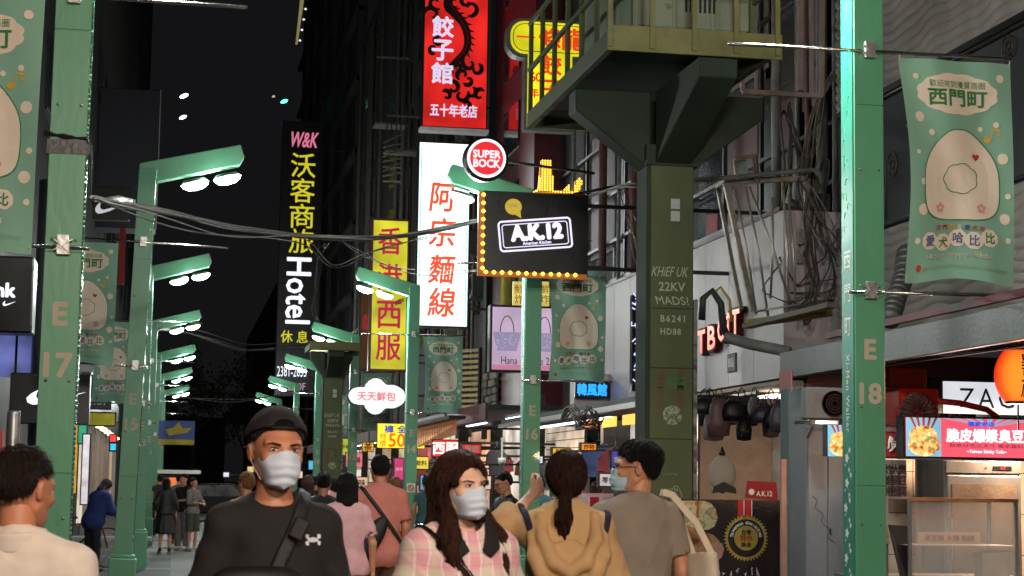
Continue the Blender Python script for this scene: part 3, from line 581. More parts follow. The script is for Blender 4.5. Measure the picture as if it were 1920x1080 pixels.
    mb.lathe([(.0,.001),(.095,.001),(.095,.004),(.0,.005)], 24, Matrix.Translation((.02,0,2.18)) @ Matrix.Rotation(PI/2,4,'X')); seal = mb.build('round_stencil', mat('stencil_worn', lin((170,175,150)), rough=.8, var=.2, dirt=((.09,.12,.06), 22, .46)), t)
    letters('CHOEF', tow_m, seal, (.02,-.008,2.18), w=.11, h=.03, name='lettering')
    for z_ in (4.18, 4.06): mb = MB(); mb.box(-.005,.085,-.004,-.0,z_,z_+.10); mb.build('sticker', mat('sticker_worn', (.5,.5,.5), rough=.7, var=.3, scale=60), t)
    mb = MB(); mb.box(-.03,.15,-.004,-.0015,2.55-.12,2.55-.0); mb.build('paint_patch', flat('patch_green', (78,104,60)), t)
    ym = flat('hazard_yellow', (150,130,20)); 
    for a in (-.20, -.02, .14): mb = MB(); mb.prism([(a,1.25),(a+.10,1.25),(a+.085,1.05),(a-.02,1.05)] if a < 0 else [(a,1.05),(a+.08,1.05),(a+.085,1.25),(a+.02,1.25)], .003, Matrix.Translation((0,-.004,0))); mb.build('hazard_band', ym, t)
    return t
tower1 = tower('olive green steel utility tower stencilled 22KV with railed platform on top, near right')
tower2 = tower('farther dark green utility tower behind post E 10', False); tower2.location = (at(623,800,Y=43.6).x, 43.6, 0); tower2.scale = (1,1,.86)
# ================================================================ right-hand buildings
def Yat(px, X, py=700): return at(px, py, X=X).y
maroon = mat('maroon_panel', (.075,.006,.013), rough=.5, var=.35, scale=1.5); grey_w = mat('grey_plaster', (.045,.048,.055), rough=.8, var=.3, scale=1.2, dirt=((.06,.05,.05), 3, .58)); conc = mat('stained_concrete', (.05,.047,.044), rough=.88, var=.5, scale=1.1, dirt=((.03,.025,.02), 4, .52))
whitew = mat('painted_white_metal', (.52,.44,.46), rough=.5, var=.2, scale=1.5, dirt=((.28,.24,.24), 5, .6)); pinkp = mat('dusty_pink_panel', (.12,.07,.075), rough=.6, var=.3); pipe_g = mat('grey_pvc', (.20,.19,.18), rough=.6, var=.4); pipe_r = mat('rust_red_pipe', (.13,.05,.04), rough=.7, var=.4)
rel_m = mat('relief_cladding', (.34,.30,.27), rough=.8, var=.25, scale=3)
# near building: smooth grey wall between two bands of wavy relief
t = empty('near_building', (7.0, 8.0, 0), 'grey walled building with wavy relief bands behind the E 18 banner', 'building'); NB = t
za = 5.55; zb = 4.1
def relief(z0, z1, y0, y1):
    nu, nv = 110, 170; rd = random.Random(2); ph = [rd.uniform(0, 6) for _ in range(6)]
    mb = MB(); mb.grid(nu, nv, lambda u, v: Vector((-.03-.034*abs(math.sin(v*(z1-z0)*30+1.3*math.sin(u*(y1-y0)*1.3+ph[0])+.9*math.sin(u*(y1-y0)*4.1+v*6+ph[1])+.5*math.sin(u*(y1-y0)*9+ph[2])))**.6, y0-8+(1-u)*(y1-y0), z0+v*(z1-z0))))
    mb.build('relief_band', rel_m, NB, True)
panel('wall', grey_w, NB, 0, 3, 0, 10.6, 0, 14)
relief(za, za+2.2, 12, 18.6); relief(2.9, zb, 12, 18.6)
panel('string_course', frame_d, NB, -.06, -.001, 3, 10.6, za-.06, za)
# ironwork grille of scrolls
t = empty('iron_grille', (6.93, 16, 4.1), 'curly wrought iron window grille between post E 18 and the bare sign frame', 'grille')
irn = mat('wrought_iron', (.07,.05,.035), rough=.5, metal=.6)
for (y, z, r, dr) in ((-.6,.55,.16,1),(-.25,.9,.13,-1),(.2,.6,.17,1),(.55,1.0,.13,-1),(1.0,.6,.17,1),(1.4,.95,.13,-1),(1.75,.5,.15,1),(2.1,.9,.12,-1),(-1.6,1.2,.12,1),(-2.3,1.3,.14,-1),(-3.0,1.1,.15,1)):
    pts = []; 
    for a in np.linspace(0, 3.4*PI, 30): rr = r*(1-a/(3.9*PI)); pts.append((0, y+dr*rr*math.cos(a), z+rr*math.sin(a)))
    pts = [(0, y+dr*r, z-.5)]+pts; mb = MB(); mb.tube(pts, .011, 5); mb.build('scroll', irn, t, True)
for z in (.05, 1.35): mb = MB(); mb.tube([(0,-3.4,z),(0,2.3,z)], .012, 5); mb.build('grille_bar', irn, t, True)
# recessed cluttered gap
t = empty('recess_wall', (7.6, 18.6, 0), 'dark recess full of pipes and cables left of post E 18', 'building')
panel('wall', dark_wall2, t, 0, 2, 0, 4.4, 0, 15); panel('side_wall', conc, t, -.45, -.001, .2, .5, 0, 14)
for k, (y, r, m_) in enumerate(((.2,.06,pipe_r),(.5,.03,pipe_g),(.7,.045,pipe_g),(.9,.05,pipe_g),(1.15,.035,pipe_g),(1.5,.07,pipe_g),(1.9,.04,pipe_r),(2.2,.03,pipe_g),(2.9,.06,pipe_g))):
    mb = MB(); mb.tube([(-.12-.03*k,y,2.8),(-.12-.03*k,y,8.5+.3*k)], r, 10); mb.build('pipe', m_, t, True)
cab_m = mat('old_cable', (.06,.052,.048), rough=.6, var=.5); cab_l = mat('pale_cable', (.15,.135,.12), rough=.6, var=.3)
def cable_bundle(name, lab, pts, n, spread, r, m, cat='cables', sag=0, parent=None):
    t = empty(name, (0,0,0), lab, cat) if parent is None else parent
    rd = random.Random(len(lab)+n)
    for k in range(n):
        q = []; ph = rd.uniform(0, 6); ox, oz = rd.gauss(0, spread), rd.gauss(0, spread)
        P_ = [Vector(p) for p in pts]; M_ = 8*(len(P_)-1)
        for i in range(M_+1):
            u = i/M_*(len(P_)-1); a = min(int(u), len(P_)-2); f = u-a; p0 = P_[max(a-1,0)]; p1 = P_[a]; p2 = P_[a+1]; p3 = P_[min(a+2,len(P_)-1)]
            c = .5*((2*p1)+(-p0+p2)*f+(2*p0-5*p1+4*p2-p3)*f*f+(-p0+3*p1-3*p2+p3)*f**3)
            w = math.sin(PI*i/M_)**.5; q.append(c+Vector((ox*w+.4*spread*math.sin(u*3+ph), .3*spread*math.sin(u*2+ph), oz*w+.5*spread*math.sin(u*4.3+ph))))
        mb = MB(); mb.tube(q, r*rd.uniform(.7,1.2), 5); mb.build('cable', m if rd.random() < .75 else cab_l, t, True)
    return t
A_ = lambda px, py, Y: at(px, py, Y=Y)
cable_bundle('wall_cables', 'tangle of old cables hanging on the wall left of post E 18', [A_(1545,300,18.9), A_(1520,420,18.8), A_(1540,520,18.7), A_(1500,600,18.6)], 6, .10, .011, cab_m)
cable_bundle('wall_cables', 'looped dark cables in front of the scroll grille', [A_(1500,330,18.5), A_(1560,460,18.2), A_(1590,420,18.1), A_(1600,540,18.2)], 6, .09, .009, cab_m)
cable_bundle('wall_cables', 'thin pale cables rising beside the bare sign frame', [A_(1535,230,19.4), A_(1500,360,19.3), A_(1490,480,19.4), A_(1520,590,19.2)], 5, .08, .008, cab_l)
cable_bundle('wall_cables', 'cables drooping from the top of the recess', [A_(1570,120,19), A_(1530,200,19.2), A_(1500,420,19.2)], 6, .09, .010, cab_m)
cable_bundle('wall_cables', 'coils of grey cable spilling over the right end of the white fascia', [A_(1480,380,19.2), A_(1530,420,19.0), A_(1560,500,18.8), A_(1500,540,18.9), A_(1470,500,19.1), A_(1520,450,19)], 5, .10, .009, cab_m)
cable_bundle('wall_cables', 'black cables running down the recess beside the bare frame', [A_(1475,200,20), A_(1490,350,20), A_(1482,480,19.8), A_(1530,600,19.4), A_(1560,660,19)], 8, .13, .014, cab_m)
t = empty('junction_boxes', A_(1545,470,19.1), 'cluster of grey meter boxes in the recess left of post E 18', 'meter box')
for k, (a_, b_, w_, h_) in enumerate(((-.35,.2,.16,.26),(-.1,.45,.2,.2),(-.3,-.35,.22,.3),(.0,-.1,.14,.4))): mb = MB(); mb.box(a_,a_+w_,.05,.2,b_,b_+h_); mb.build('box', [pipe_g, conc, steel, dark_wall2][k], t, bevel=.01)
# mid building with fascia
X6 = 6.5; y0, y1 = Yat(1468, X6), Yat(1076, X6)
MBD = empty('mid_building', (X6, y0, 0), 'building with white metal fascia and red glowing letters over an open shop', 'building')
zf0 = at(1320, 733, X=X6).z; ztop0 = at(1440, 408, X=X6).z; ztop1 = at(1150, 546, X=X6).z
n = 11
for k in range(n):
    a = (y1-y0)*k/n; b = (y1-y0)*(k+1)/n-.012; panel('fascia_panel', whitew, MBD, -.02, .10, a, b, zf0, ztop0)
panel('fascia_core', frame_d, MBD, .101, .5, 0, y1-y0, zf0, ztop0-.05); panel('coping', maroon, MBD, -.04, .5, 0, y1-y0, ztop0+.001, ztop0+.05)
panel('fascia_return', whitew, MBD, -.02, 1.5, -.08, -.001, zf0, ztop0)
for k in range(6): panel('soffit_board', mat('soffit_beige', (.34,.25,.17), rough=.6, var=.2), MBD, .0+k*.35, .33+k*.35, .02, y1-y0, zf0-.06, zf0-.02)
# upper wall with red posters, frames, glass
UX = 1.1
panel('upper_wall', dark_wall2, MBD, UX, UX+3, -.3, y1-y0+9, 0, 15)
rd = random.Random(5)
for k, (pxa, pxb, pya, pyb, m_) in enumerate(((1365,1420,180,520,maroon),(1425,1448,150,470,frame_d),(1450,1490,150,460,maroon),(1462,1482,320,400,mat('yellow_green_poster',(.20,.22,.03),rough=.6)),(1310,1352,250,480,glass_d),(1325,1345,400,470,flat('red_bottle_poster',(150,30,50))),(1180,1206,260,560,maroon),(1150,1168,230,520,frame_d),(1105,1150,250,480,pinkp),(1060,1095,240,520,dark_wall2),(1015,1045,290,470,grey_w),(990,1012,250,360,frame_d),(1170,1204,340,420,flat('dark_red_poster',(130,16,30))),(1500,1545,-40,200,pinkp),(1455,1500,-60,180,frame_d),(1370,1440,-60,150,mat('dim_pink_wall',(.16,.12,.13),rough=.7)))):
    Xw = X6+UX-.02-.004*k; ya, yb = Yat(pxb, Xw, 400), Yat(pxa, Xw, 400); zc0, zc1 = at((pxa+pxb)/2, pyb, X=Xw).z, at((pxa+pxb)/2, pya, X=Xw).z
    panel('wall_panel', m_, MBD, Xw-X6, Xw-X6+.019-.0, ya-y0, yb-y0, zc0, zc1)
for px, py0_, py1_ in ((1052,240,520),(1098,230,540),(1170,220,560),(1208,200,560),(1355,150,520),(1424,120,480),(1495,60,480)):
    Xw = X6+UX-.12; p = at(px, 400, X=Xw); mb = MB(); mb.box(p.x-X6, p.x-X6+.05, p.y-y0-.04, p.y-y0+.04, at(px,py1_,X=Xw).z, at(px,py0_,X=Xw).z+3); mb.build('mullion', frame_d, MBD)
for z in (5.05, 5.75, 6.6, 7.6): panel('transom', frame_d, MBD, UX-.16, UX-.10, .4, y1-y0+6, z, z+.05)
for k, (px, m_) in enumerate(((1075,pipe_g),(1040,pipe_r),(1130,pipe_r),(1160,pipe_g),(1188,pipe_r),(1004,pipe_g))):
    p = at(px, 400, X=X6+UX-.2); mb = MB(); mb.tube([(UX-.2, p.y-y0, 3.5),(UX-.2, p.y-y0, 10)], .035+.02*(k%3), 8); mb.build('pipe', m_, MBD, True)
letters('AK12', flat('faint_letters', (150,120,120)), MBD, (UX-.16, Yat(1392, X6+UX-.1, 240)-y0, at(1392,225,X=X6+UX).z), h=.28, name='lettering', M=FACE_L)
# red channel letters on the fascia
red_l = glow('orange_red_letters', (255,84,22), 1.25, base=(.05,.005,.001)); red_case = flat('letter_case_red', (70,14,14))
ls = empty('channel_letter_sign', (X6, Yat(1357, X6, 630), at(1357,630,X=X6).z), 'orange-red glowing channel letters T BOIT on the white fascia', 'sign')
for i, (ch, u) in enumerate(zip('TBOiT', [Yat(q_, X6, 630)-ls.location.y for q_ in (1331,1350,1369,1382,1395)])):
    zz = (-.03,-.01,.06,.09,.10)[i]; letters(ch if ch != 'i' else 'î', red_case, ls, (-.10, u, zz), h=.31, w=.34 if ch != 'i' else .16, name='letter_case', M=FACE_L, bold=.05, depth=.08)
    letters(ch if ch != 'i' else 'î', red_l, ls, (-.112, u, zz), h=.27, w=.30 if ch != 'i' else .12, name='letter_face', M=FACE_L, bold=.035)
t = empty('small_plaque', (X6-.03, Yat(1377,X6,680), at(1377,680,X=X6).z), 'small dark square plaque under the orange-red letters', 'plaque'); panel('plate', flat('plaque_grey', (92,86,88)), t, -.01, .009, -.16, .16, -.11, .11, .003); letters('御品', whitep, t, (-.014,0,0), h=.11, name='lettering', M=FACE_L)
# bent duct and conduit in front of the fascia
t = empty('bent_cable_conduit', (0,0,0), 'thick bent grey conduit with a yellow pipe crossing in front of the red letters', 'conduit')
cp_ = [A_(1316,600,17.5), A_(1318,560,17.5), A_(1335,545,17.5), A_(1352,570,17.5), A_(1355,610,17.5), A_(1365,635,17.6)]
mb = MB(); mb.tube(cp_, .035, 10); mb.build('black_hose', mat('black_hose', (.035,.035,.035), rough=.5), t, True)
mb = MB(); mb.tube([p+Vector((.09,0,.04)) for p in cp_[1:5]], .016, 8); mb.build('yellow_pipe', flat('pipe_yellow', (190,160,60)), t, True)
mb = MB(); mb.tube([A_(1362,632,17.5), A_(1405,645,17.3), A_(1480,660,17)], .055, 12); mb.build('grey_sleeve', pipe_g, t, True)
# skeleton of a dismantled blade sign
t = empty('bare_sign_frame', (0,0,0), 'rusty bare metal frame of a dismantled sign with loose rods, left of post E 18', 'sign frame'); fr_m = mat('bare_sign_metal', (.32,.27,.22), rough=.45, metal=.5, var=.4, scale=12)
def rod(a, b, w=.035, nm='frame_bar', m=fr_m): mb = MB(); mb.bar(a, b, w); mb.build(nm, m, t)
Yf = 19.0
rod(A_(1362,340,Yf), A_(1512,335,Yf), .06); rod(A_(1360,342,Yf), A_(1412,585,Yf), .055); rod(A_(1345,350,Yf+.5), A_(1390,580,Yf+.5), .04); rod(A_(1512,336,Yf), A_(1514,582,Yf), .06); rod(A_(1345,350,Yf+.5), A_(1362,340,Yf), .04)
for a, b in (((1378,356),(1418,590)),((1398,350),(1440,592)),((1405,350),(1485,575)),((1448,370),(1444,560)),((1468,350),(1478,590)),((1478,365),(1492,590)),((1412,585),(1560,560)),((1400,335),(1398,330))):
    if a[1]-b[1] != 5: mb = MB(); mb.tube([A_(*a,Yf-.1), A_((a[0]+b[0])/2+3,(a[1]+b[1])/2,Yf-.12), A_(*b,Yf-.1)], .014, 6); mb.build('loose_rod', mat('bare_aluminium', (.55,.5,.46), rough=.35, metal=.6, var=.3), t, True)
rod(A_(1378,300,Yf-.2), A_(1415,292,Yf-.2), .04); rod(A_(1415,292,Yf-.2), A_(1420,342,Yf-.1), .05); rod(A_(1378,300,Yf-.2), A_(1382,336,Yf-.2), .04)
mb = MB(); mb.add([A_(1380,302,Yf-.15), A_(1400,298,Yf-.15), A_(1404,336,Yf-.15), A_(1384,338,Yf-.15), A_(1380,302,Yf), A_(1400,298,Yf), A_(1404,336,Yf), A_(1384,338,Yf)], [(0,1,2,3),(4,7,6,5),(0,4,5,1),(1,5,6,2),(2,6,7,3),(3,7,4,0)]); mb.build('ballast_box', mat('ballast', (.3,.36,.36), rough=.4), t)
for py in (430, 465): rod(A_(1500,py,Yf-.1), A_(1500,py+28,Yf-.1), .05, 'lamp_holder', steel)
t = empty('wall_bracket_frame', (0,0,0), 'pale metal bracket frame high on the wall above the bare sign frame', 'bracket')
for a, b, w in (((1392,172),(1540,180),.05),((1540,182),(1542,-40),.05),((1522,180),(1520,-40),.04),((1418,170),(1416,-40),.03),((1392,172),(1392,150),.04),((1500,170),(1500,-40),.06)): rod(A_(*a,18.8), A_(*b,18.8), w, 'frame_bar', mat('dusty_pink_metal', (.34,.27,.25), rough=.5, metal=.4, var=.3))
t = empty('floodlight_bracket', (0,0,0), 'horizontal steel tube with a bent end left of post E 18', 'pipe')
mb = MB(); mb.tube([A_(1300,338,18.8), A_(1380,332,18.8), A_(1520,318,18.8), A_(1535,322,18.8), A_(1540,345,18.8)], .026, 8); mb.build('tube', pipe_g, t, True)
t = empty('roller_blind_box', (0,0,0), 'yellow edged dark awning box below the bare sign frame', 'awning')
mb = MB(); mb.bar(A_(1400,612,18.2), A_(1560,572,16.9), .12, .05); mb.build('lip', mat('awning_lip', (.22,.2,.15), rough=.6), t); mb = MB(); mb.bar(A_(1408,606,18.1), A_(1555,586,17.2), .10, .07); mb.build('yellow_edge', flat('box_yellow', (150,130,40)), t)
# shop interior under the fascia
SI = empty('bag_shop', (X6, y0, 0), 'brightly lit open bag and hat shop under the white fascia', 'shop')
panel('back_wall', mat('shop_wall_cream', (.62,.58,.54), rough=.6), SI, .95, 1.05, -2.2, 8, 0, zf0-.1); panel('side_wall', mat('shop_wall_brown', (.30,.18,.11), rough=.6), SI, .0, .94, 3.2, 3.3, 0, zf0-.1); panel('cross_wall', mat('shop_wall_pale', (.5,.47,.44), rough=.6), SI, -.2, .94, 6.0, 6.1, 0, zf0-.1)
for k in range(9): panel('shelf_line', frame_d, SI, .92, .945, 3.4, 8, .3+k*.27, .31+k*.27)
for y in (1.2, 3.9, 5.4): panel('ceiling_light', glow('shop_ceiling_light', (255,250,240), 4), SI, .3, .6, y, y+.6, zf0-.14, zf0-.11); light('ceiling_glow', (.45, y+.3, zf0-.16), 28, .4, (1,.93,.84), (0,0,-1), parent=SI)
mb = MB(); mb.box(.2,.5,5.95,5.99,1.35,1.95); mb.build('pale_window', lightbox('shop_window_white', (225,228,238), .8, 5, .6), SI)
for k in range(12): panel('stock_item', flat('stock_%d' % (k % 4), ((120,90,80),(60,60,72),(190,180,170),(90,60,90))[k % 4]), SI, .60, .90, 3.5+.3*k, 3.72+.3*k, .5+.45*(k % 4), .8+.45*(k % 4), .03)
panel('hanging_rail', steel, SI, -.3, -.27, 0, 5.5, 2.52, 2.55)
rd = random.Random(9)
bagcols = [(24,22,26),(34,30,36),(150,140,150),(110,80,82),(40,36,60),(176,150,140),(20,20,22),(70,60,70)]
for k in range(16):
    px = 1322+k*9.5+rd.uniform(-3,3); Yb = 18.4+rd.uniform(-.3,1.2); p = at(px, 748+rd.uniform(-4,26), Y=Yb); c = bagcols[k % 8]
    t = empty('hanging_bag', p, ['black spotted bag','dark handbag','silvery clasp bag','dusty rose bag','navy patterned bag','beige purse','small black bag','mauve pouch'][k % 8]+' hanging in the open shop, '+['leftmost','second from left','third from left','fourth from left','fifth from left','sixth from left','seventh from left','eighth from left','ninth from left','tenth from left','sixth from right','fifth from right','fourth from right','third from right','second from right','rightmost'][k], 'bag', 'bags hanging in the open shop')
    w_ = rd.uniform(.08,.17); h_ = rd.uniform(.16,.42); m_ = mat('bag_cloth_%d' % (k % 8), lin(c), rough=.45, var=.3, dirt=((.6,.6,.62), 40, .6) if k % 8 in (0,4) else None)
    V, F = (lambda: (None, None))(); mb = MB(); mb.lathe([(.02,-h_),(w_*.9,-h_*.96),(w_,-h_*.6),(w_*.8,-h_*.2),(w_*.5,0),(.01,.01)], 12, Matrix.Diagonal((1,.5,1,1))); mb.build('bag_body', m_, t, True)
    mb = MB(); mb.tube([(-w_*.4,0,-.01),(-w_*.25,0,.08),(0,0,.11),(w_*.25,0,.08),(w_*.4,0,-.01)], .007, 5); mb.build('handle', MATS['bag_cloth_6'] if 'bag_cloth_6' in MATS else m_, t, True)
# cartoonless masks/balloons: pale round head-shaped mask hanging, plain
p = at(1354, 885, Y=18.2); t = empty('hanging_cap_display', p, 'pale oval mask-like display hanging at the left of the open shop', 'display'); mb = MB(); mb.lathe([(.01,-.22),(.10,-.17),(.15,-.05),(.14,.06),(.08,.14),(.01,.18)], 16, Matrix.Diagonal((1,.4,1,1))); mb.build('face_plate', flat('display_ivory', (200,188,176)), t, True)
mb = MB(); mb.lathe([(.03,0),(.035,.02),(.005,.09)], 8, Matrix.Translation((0,0,.17))); mb.build('tip', MATS['bag_cloth_6'], t, True)
mb = MB(); mb.prism([(-.12,-.16),(0,-.10),(.12,-.16),(.13,-.22),(0,-.20),(-.13,-.22)], .05, Matrix.Translation((0,-.08,0))); mb.build('ribbon', MATS['bag_cloth_6'], t)
x0, x1, z0, z1 = rect(1398, 904, 1458, 938, 16.2)
t = empty('small_sign', (x0, 16.2, z0), 'small red sign with white letters above the food poster', 'sign'); mb = MB(); mb.prism([(0,.02),(x1-x0,0),(x1-x0-.01,z1-z0),(.02,z1-z0+.01)], .02); mb.build('board', flat('sign_dark_red', (156,24,34)), t); letters('A.K.12', whitep, t, ((x1-x0)*.58,-.004,.06), w=.15, h=.045, name='lettering', bold=.03); mb = MB(); mb.lathe([(0,0),(.028,.001),(.028,.003),(0,.004)], 16, Matrix.Translation((.055,-.003,.075)) @ Matrix.Rotation(PI/2,4,'X')); mb.build('white_dot', whitep, t)
# food poster board standing before the tower
x0, x1, z0, z1 = rect(1262, 937, 1468, 1400, 15.6)
t = empty('poster_board', (x0, 15.6, 0), 'dark food poster board with a gold seal reading Taiwanese specialties', 'poster board'); w_ = x1-x0; zt = z1
panel('board', mat('poster_dark', (.026,.017,.017), rough=.3, var=.2, coat=.3), t, 0, w_, 0, .04, .05, zt)
def pz(px, py): p = at(px, py, Y=15.59); return p.x-x0, p.z
def pblob(pts, m, d, nm): mb = MB(); mb.prism([pz(*q) for q in pts][::-1], .002, Matrix.Translation((0,-d,0))); return mb.build(nm, m, t)
def food_ramp(name, cols, sc):
    m = mat(name, (.5,.5,.5), rough=.35, bump=0); n = m.node_tree.nodes; l = m.node_tree.links; b = n['Principled BSDF']; v = n.new('ShaderNodeTexNoise'); v.inputs['Scale'].default_value = sc; v.inputs['Detail'].default_value = 5; v.inputs['Distortion'].default_value = .8; l.new(n['Texture Coordinate'].outputs['Object'], v.inputs[0])
    r = n.new('ShaderNodeValToRGB'); l.new(v.outputs[0], r.inputs[0]); e = r.color_ramp.elements; e[0].position = .34; e[0].color = (*cols[0],1); e[1].position = .66; e[1].color = (*cols[-1],1)
    for i, c in enumerate(cols[1:-1]): q = e.new(.34+.32*(i+1)/(len(cols)-1)); q.color = (*c,1)
    l.new(r.outputs[0], b.inputs['Base Color']); return m
food1 = food_ramp('food_print_cream', ((.28,.10,.03),(.50,.33,.16),(.62,.50,.34),(.22,.24,.06),(.58,.42,.26),(.55,.16,.06)), 7); food2 = food_ramp('food_print_brown', ((.10,.03,.012),(.30,.12,.04),(.42,.22,.10),(.20,.07,.025)), 5)
pblob([(1264,939),(1322,939),(1334,944),(1343,956),(1346,972),(1340,987),(1328,994),(1312,993),(1296,988),(1280,985),(1264,984)], food1, .004, 'food_print'); pblob([(1264,980),(1282,983),(1300,989),(1320,996),(1338,1003),(1349,1014),(1350,1026),(1340,1038),(1322,1046),(1308,1060),(1290,1073),(1264,1086)], food2, .006, 'food_print'); pblob([(1318,1038),(1328,1026),(1342,1017),(1354,1018),(1358,1030),(1354,1044),(1342,1055),(1328,1060),(1319,1052)], mat('food_print_pink', (.48,.24,.18), rough=.35, var=.4), .008, 'food_print')
cx, cz = pz(1399, 1009); gold = mat('gold_print', (.50,.34,.08), rough=.35, metal=.3, var=.2)
mb = MB(); N = 40; mb.prism([(cx+(.207 if i % 2 else .180)*math.cos(PI*i/N), cz+(.207 if i % 2 else .180)*math.sin(PI*i/N)) for i in range(2*N)], .002, Matrix.Translation((0,-.007,0))); seal = mb.build('gold_seal', gold, t)
mb = MB(); mb.prism(ell(.165,.165,40,cx,cz), .002, Matrix.Translation((0,-.010,0))); mb.build('dark_ring', MATS['poster_dark'], seal)
mb = MB(); mb.prism(ell(.108,.108,40,cx,cz), .002, Matrix.Translation((0,-.013,0))); mb.build('centre_disc', gold, seal)
for s_, dz, m_, h_ in (('台灣', .052, MATS['poster_dark'], .042), ('特色', 0, flat('seal_red', (170,30,24)), .055), ('美食', -.058, MATS['poster_dark'], .045)): letters(s_, m_, seal, (cx, -.016, cz+dz), h=h_, name='lettering', bold=.02)
txt = 'Taiwanese specialties'
for i, ch in enumerate(txt):
    if ch == ' ': continue
    a = R(172-i*(164/(len(txt)-1))); r = .132; M = Matrix.Rotation(-(a-PI/2), 4, 'Y')
    letters(ch, whitep, seal, (cx+r*math.cos(a), -.0125, cz+r*math.sin(a)), h=.030 if ch in 'Ttl' else (.022 if ch not in 'p' else .028), name='lettering', M=M, bold=.02)
for a, c in ((1384, (200,30,36)), (1394.5, (225,225,225)), (1398, (200,30,36)), (1409, (225,225,225))):
    x_, z_ = pz(a, 938); mb = MB(); w2_ = .055 if c[1] < 100 else .01; mb.box(x_-.0, x_+w2_ if c[1] < 100 else x_+.008, -.006-(c[1] > 100)*.001, -.001, cz+.17, zt-.002); mb.build('ribbon_print', flat('ribbon_%d' % c[1], c), t)
scr = MB(); rr = random.Random(3)
for k in range(7): scr.tube([Vector((pz(1340+k*13+rr.uniform(0,8), 1072+rr.uniform(-6,8))[0], -.006, pz(1340,1072+rr.uniform(-9,9))[1])) for _ in range(4)], .004, 4)
scr.build('script_print', whitep, t)
# ================================================================ farther right facades
XB = 6.9
def facade(name, lab, pxa, pxb, m, top=16, X=XB, z0=0):
    ya, yb = Yat(pxb, X, 400), Yat(pxa, X, 400); t = empty(name, (X, ya, 0), lab, 'building'); panel('wall', m, t, 0, 3, 0, yb-ya, z0, top); t['len'] = yb-ya; return t
red_b = facade('maroon_building', 'maroon walled building behind the yellow rounded sign', 916, 1000, maroon, X=6.95)
L_ = red_b['len']; panel('pilaster', grey_w, red_b, -.12, -.001, L_-.6, L_-.2, 2.5, 16)
for k in range(6): panel('window', glass_d, red_b, -.04, -.001, L_*.3, L_*.62, 5.2+k*1.7, 6.2+k*1.7)
b2 = facade('concrete_building', 'stained concrete building with air conditioners behind the big white lightbox', 775, 916, conc, X=7.0)
L2 = b2['len']; rd = random.Random(8)
def ac_unit(loc, lab, M='L', s=1.):
    t = empty('air_conditioner', loc, lab, 'air conditioner', 'air conditioners on the walls'); mb = MB(); mb.box(-.32*s,0,-.42*s,.42*s,0,.56*s); mb.build('case', mat('ac_case', (.15,.15,.145), rough=.55, var=.25, dirt=((.12,.10,.08), 6, .6)), t, bevel=.015)
    mb = MB(); M_ = Matrix.Translation((-.325*s, -.08*s, .28*s)) @ Matrix.Rotation(-PI/2, 4, 'Y'); mb.lathe([(.20*s,.0),(.22*s,.012),(.23*s,0)], 20, M_); [mb.tube([M_ @ Vector((r*math.cos(a), r*math.sin(a), .012)) for a in np.linspace(0, 2*PI, 19)], .004, 3) for r in (.06*s,.11*s,.16*s)]; mb.build('fan_grille', frame_d, t)
    for y in (-.3*s, .3*s): mb = MB(); mb.bar((0,y,-.02), (-.34*s,y,-.02), .03); mb.build('bracket', pipe_g, t); mb = MB(); mb.bar((0,y,-.3*s), (-.30*s,y,-.04), .025); mb.build('bracket_strut', pipe_g, t)
    return t
for px, py in ((852,640),(905,560),(893,480),(880,250)):
    p = at(px, py, X=6.98); ac_unit(p, 'dim air conditioner on the concrete wall, at the %s' % ({640:'louvre window', 560:'height of the AK sign', 480:'level of the white lightbox foot', 250:'level of the red dragon sign'}[py]))
for k in range(5):
    for j in range(3): panel('window', glass_d, b2, -.05, -.001, 1+j*L2/3, 1+j*L2/3+L2/5, 5.5+k*2.2, 6.9+k*2.2)
for k in range(7): 
    yy = rd.uniform(.2, L2-.2); mb = MB(); mb.tube([(-.12,yy,2.6),(-.12,yy,13)], rd.uniform(.03,.07), 8); mb.build('pipe', [pipe_g, pipe_r][k % 2], b2, True)
# rough stone patch under the bag lightbox, stones built one by one
stone_m = [mat('stone_%d' % i, c, rough=.85, var=.35, scale=8, bump=.5) for i, c in enumerate(((.20,.18,.16),(.27,.25,.22),(.14,.13,.12)))]
ys0, ys1 = Yat(935, 6.9, 740), Yat(895, 6.9, 740); zs0 = at(915,800,X=6.9).z; zs1 = at(915,700,X=6.9).z
for j in range(7):
    y = ys0; z = zs0+j*(zs1-zs0)/7
    while y < ys1-.1:
        w_ = rd.uniform(.3,.6); h_ = (zs1-zs0)/7-.02; d_ = rd.uniform(.06,.14); mb = MB(); mb.box(-.1-d_, -.1, y-b2.location.y, min(y+w_, ys1)-b2.location.y-.02, z, z+h_); mb.build('stone', rd.choice(stone_m), b2, bevel=.02); y += w_
# louvre window, warm light on the slats put in as a faint glow
x0, x1, z0, z1 = rect(859, 652, 893, 778, 39)
t = empty('louvre_window', ((x0+x1)/2, 39, z0), 'louvred window with warm lit slats under the big white lightbox', 'window'); t.rotation_euler.z = -.9; w_ = .34; H_ = z1-z0
panel('frame_side', glow('neon_tube_warm', (255,240,190), 1.4), t, -w_-.03, -w_, -.03, .03, 0, H_); panel('frame_side', frame_d, t, w_, w_+.05, -.03, .03, 0, H_)
for k in range(12): mb = MB(); M_ = Matrix.Translation((0,0,H_*(k+.5)/12)) @ Matrix.Rotation(R(30),4,'X'); mb.box(-w_,w_,-.06,.06,-.008,.008,M_); mb.build('slat', mat('slat_pale', (.45,.38,.26), rough=.5, emit=.12, ecol=(1,.75,.3)), t)
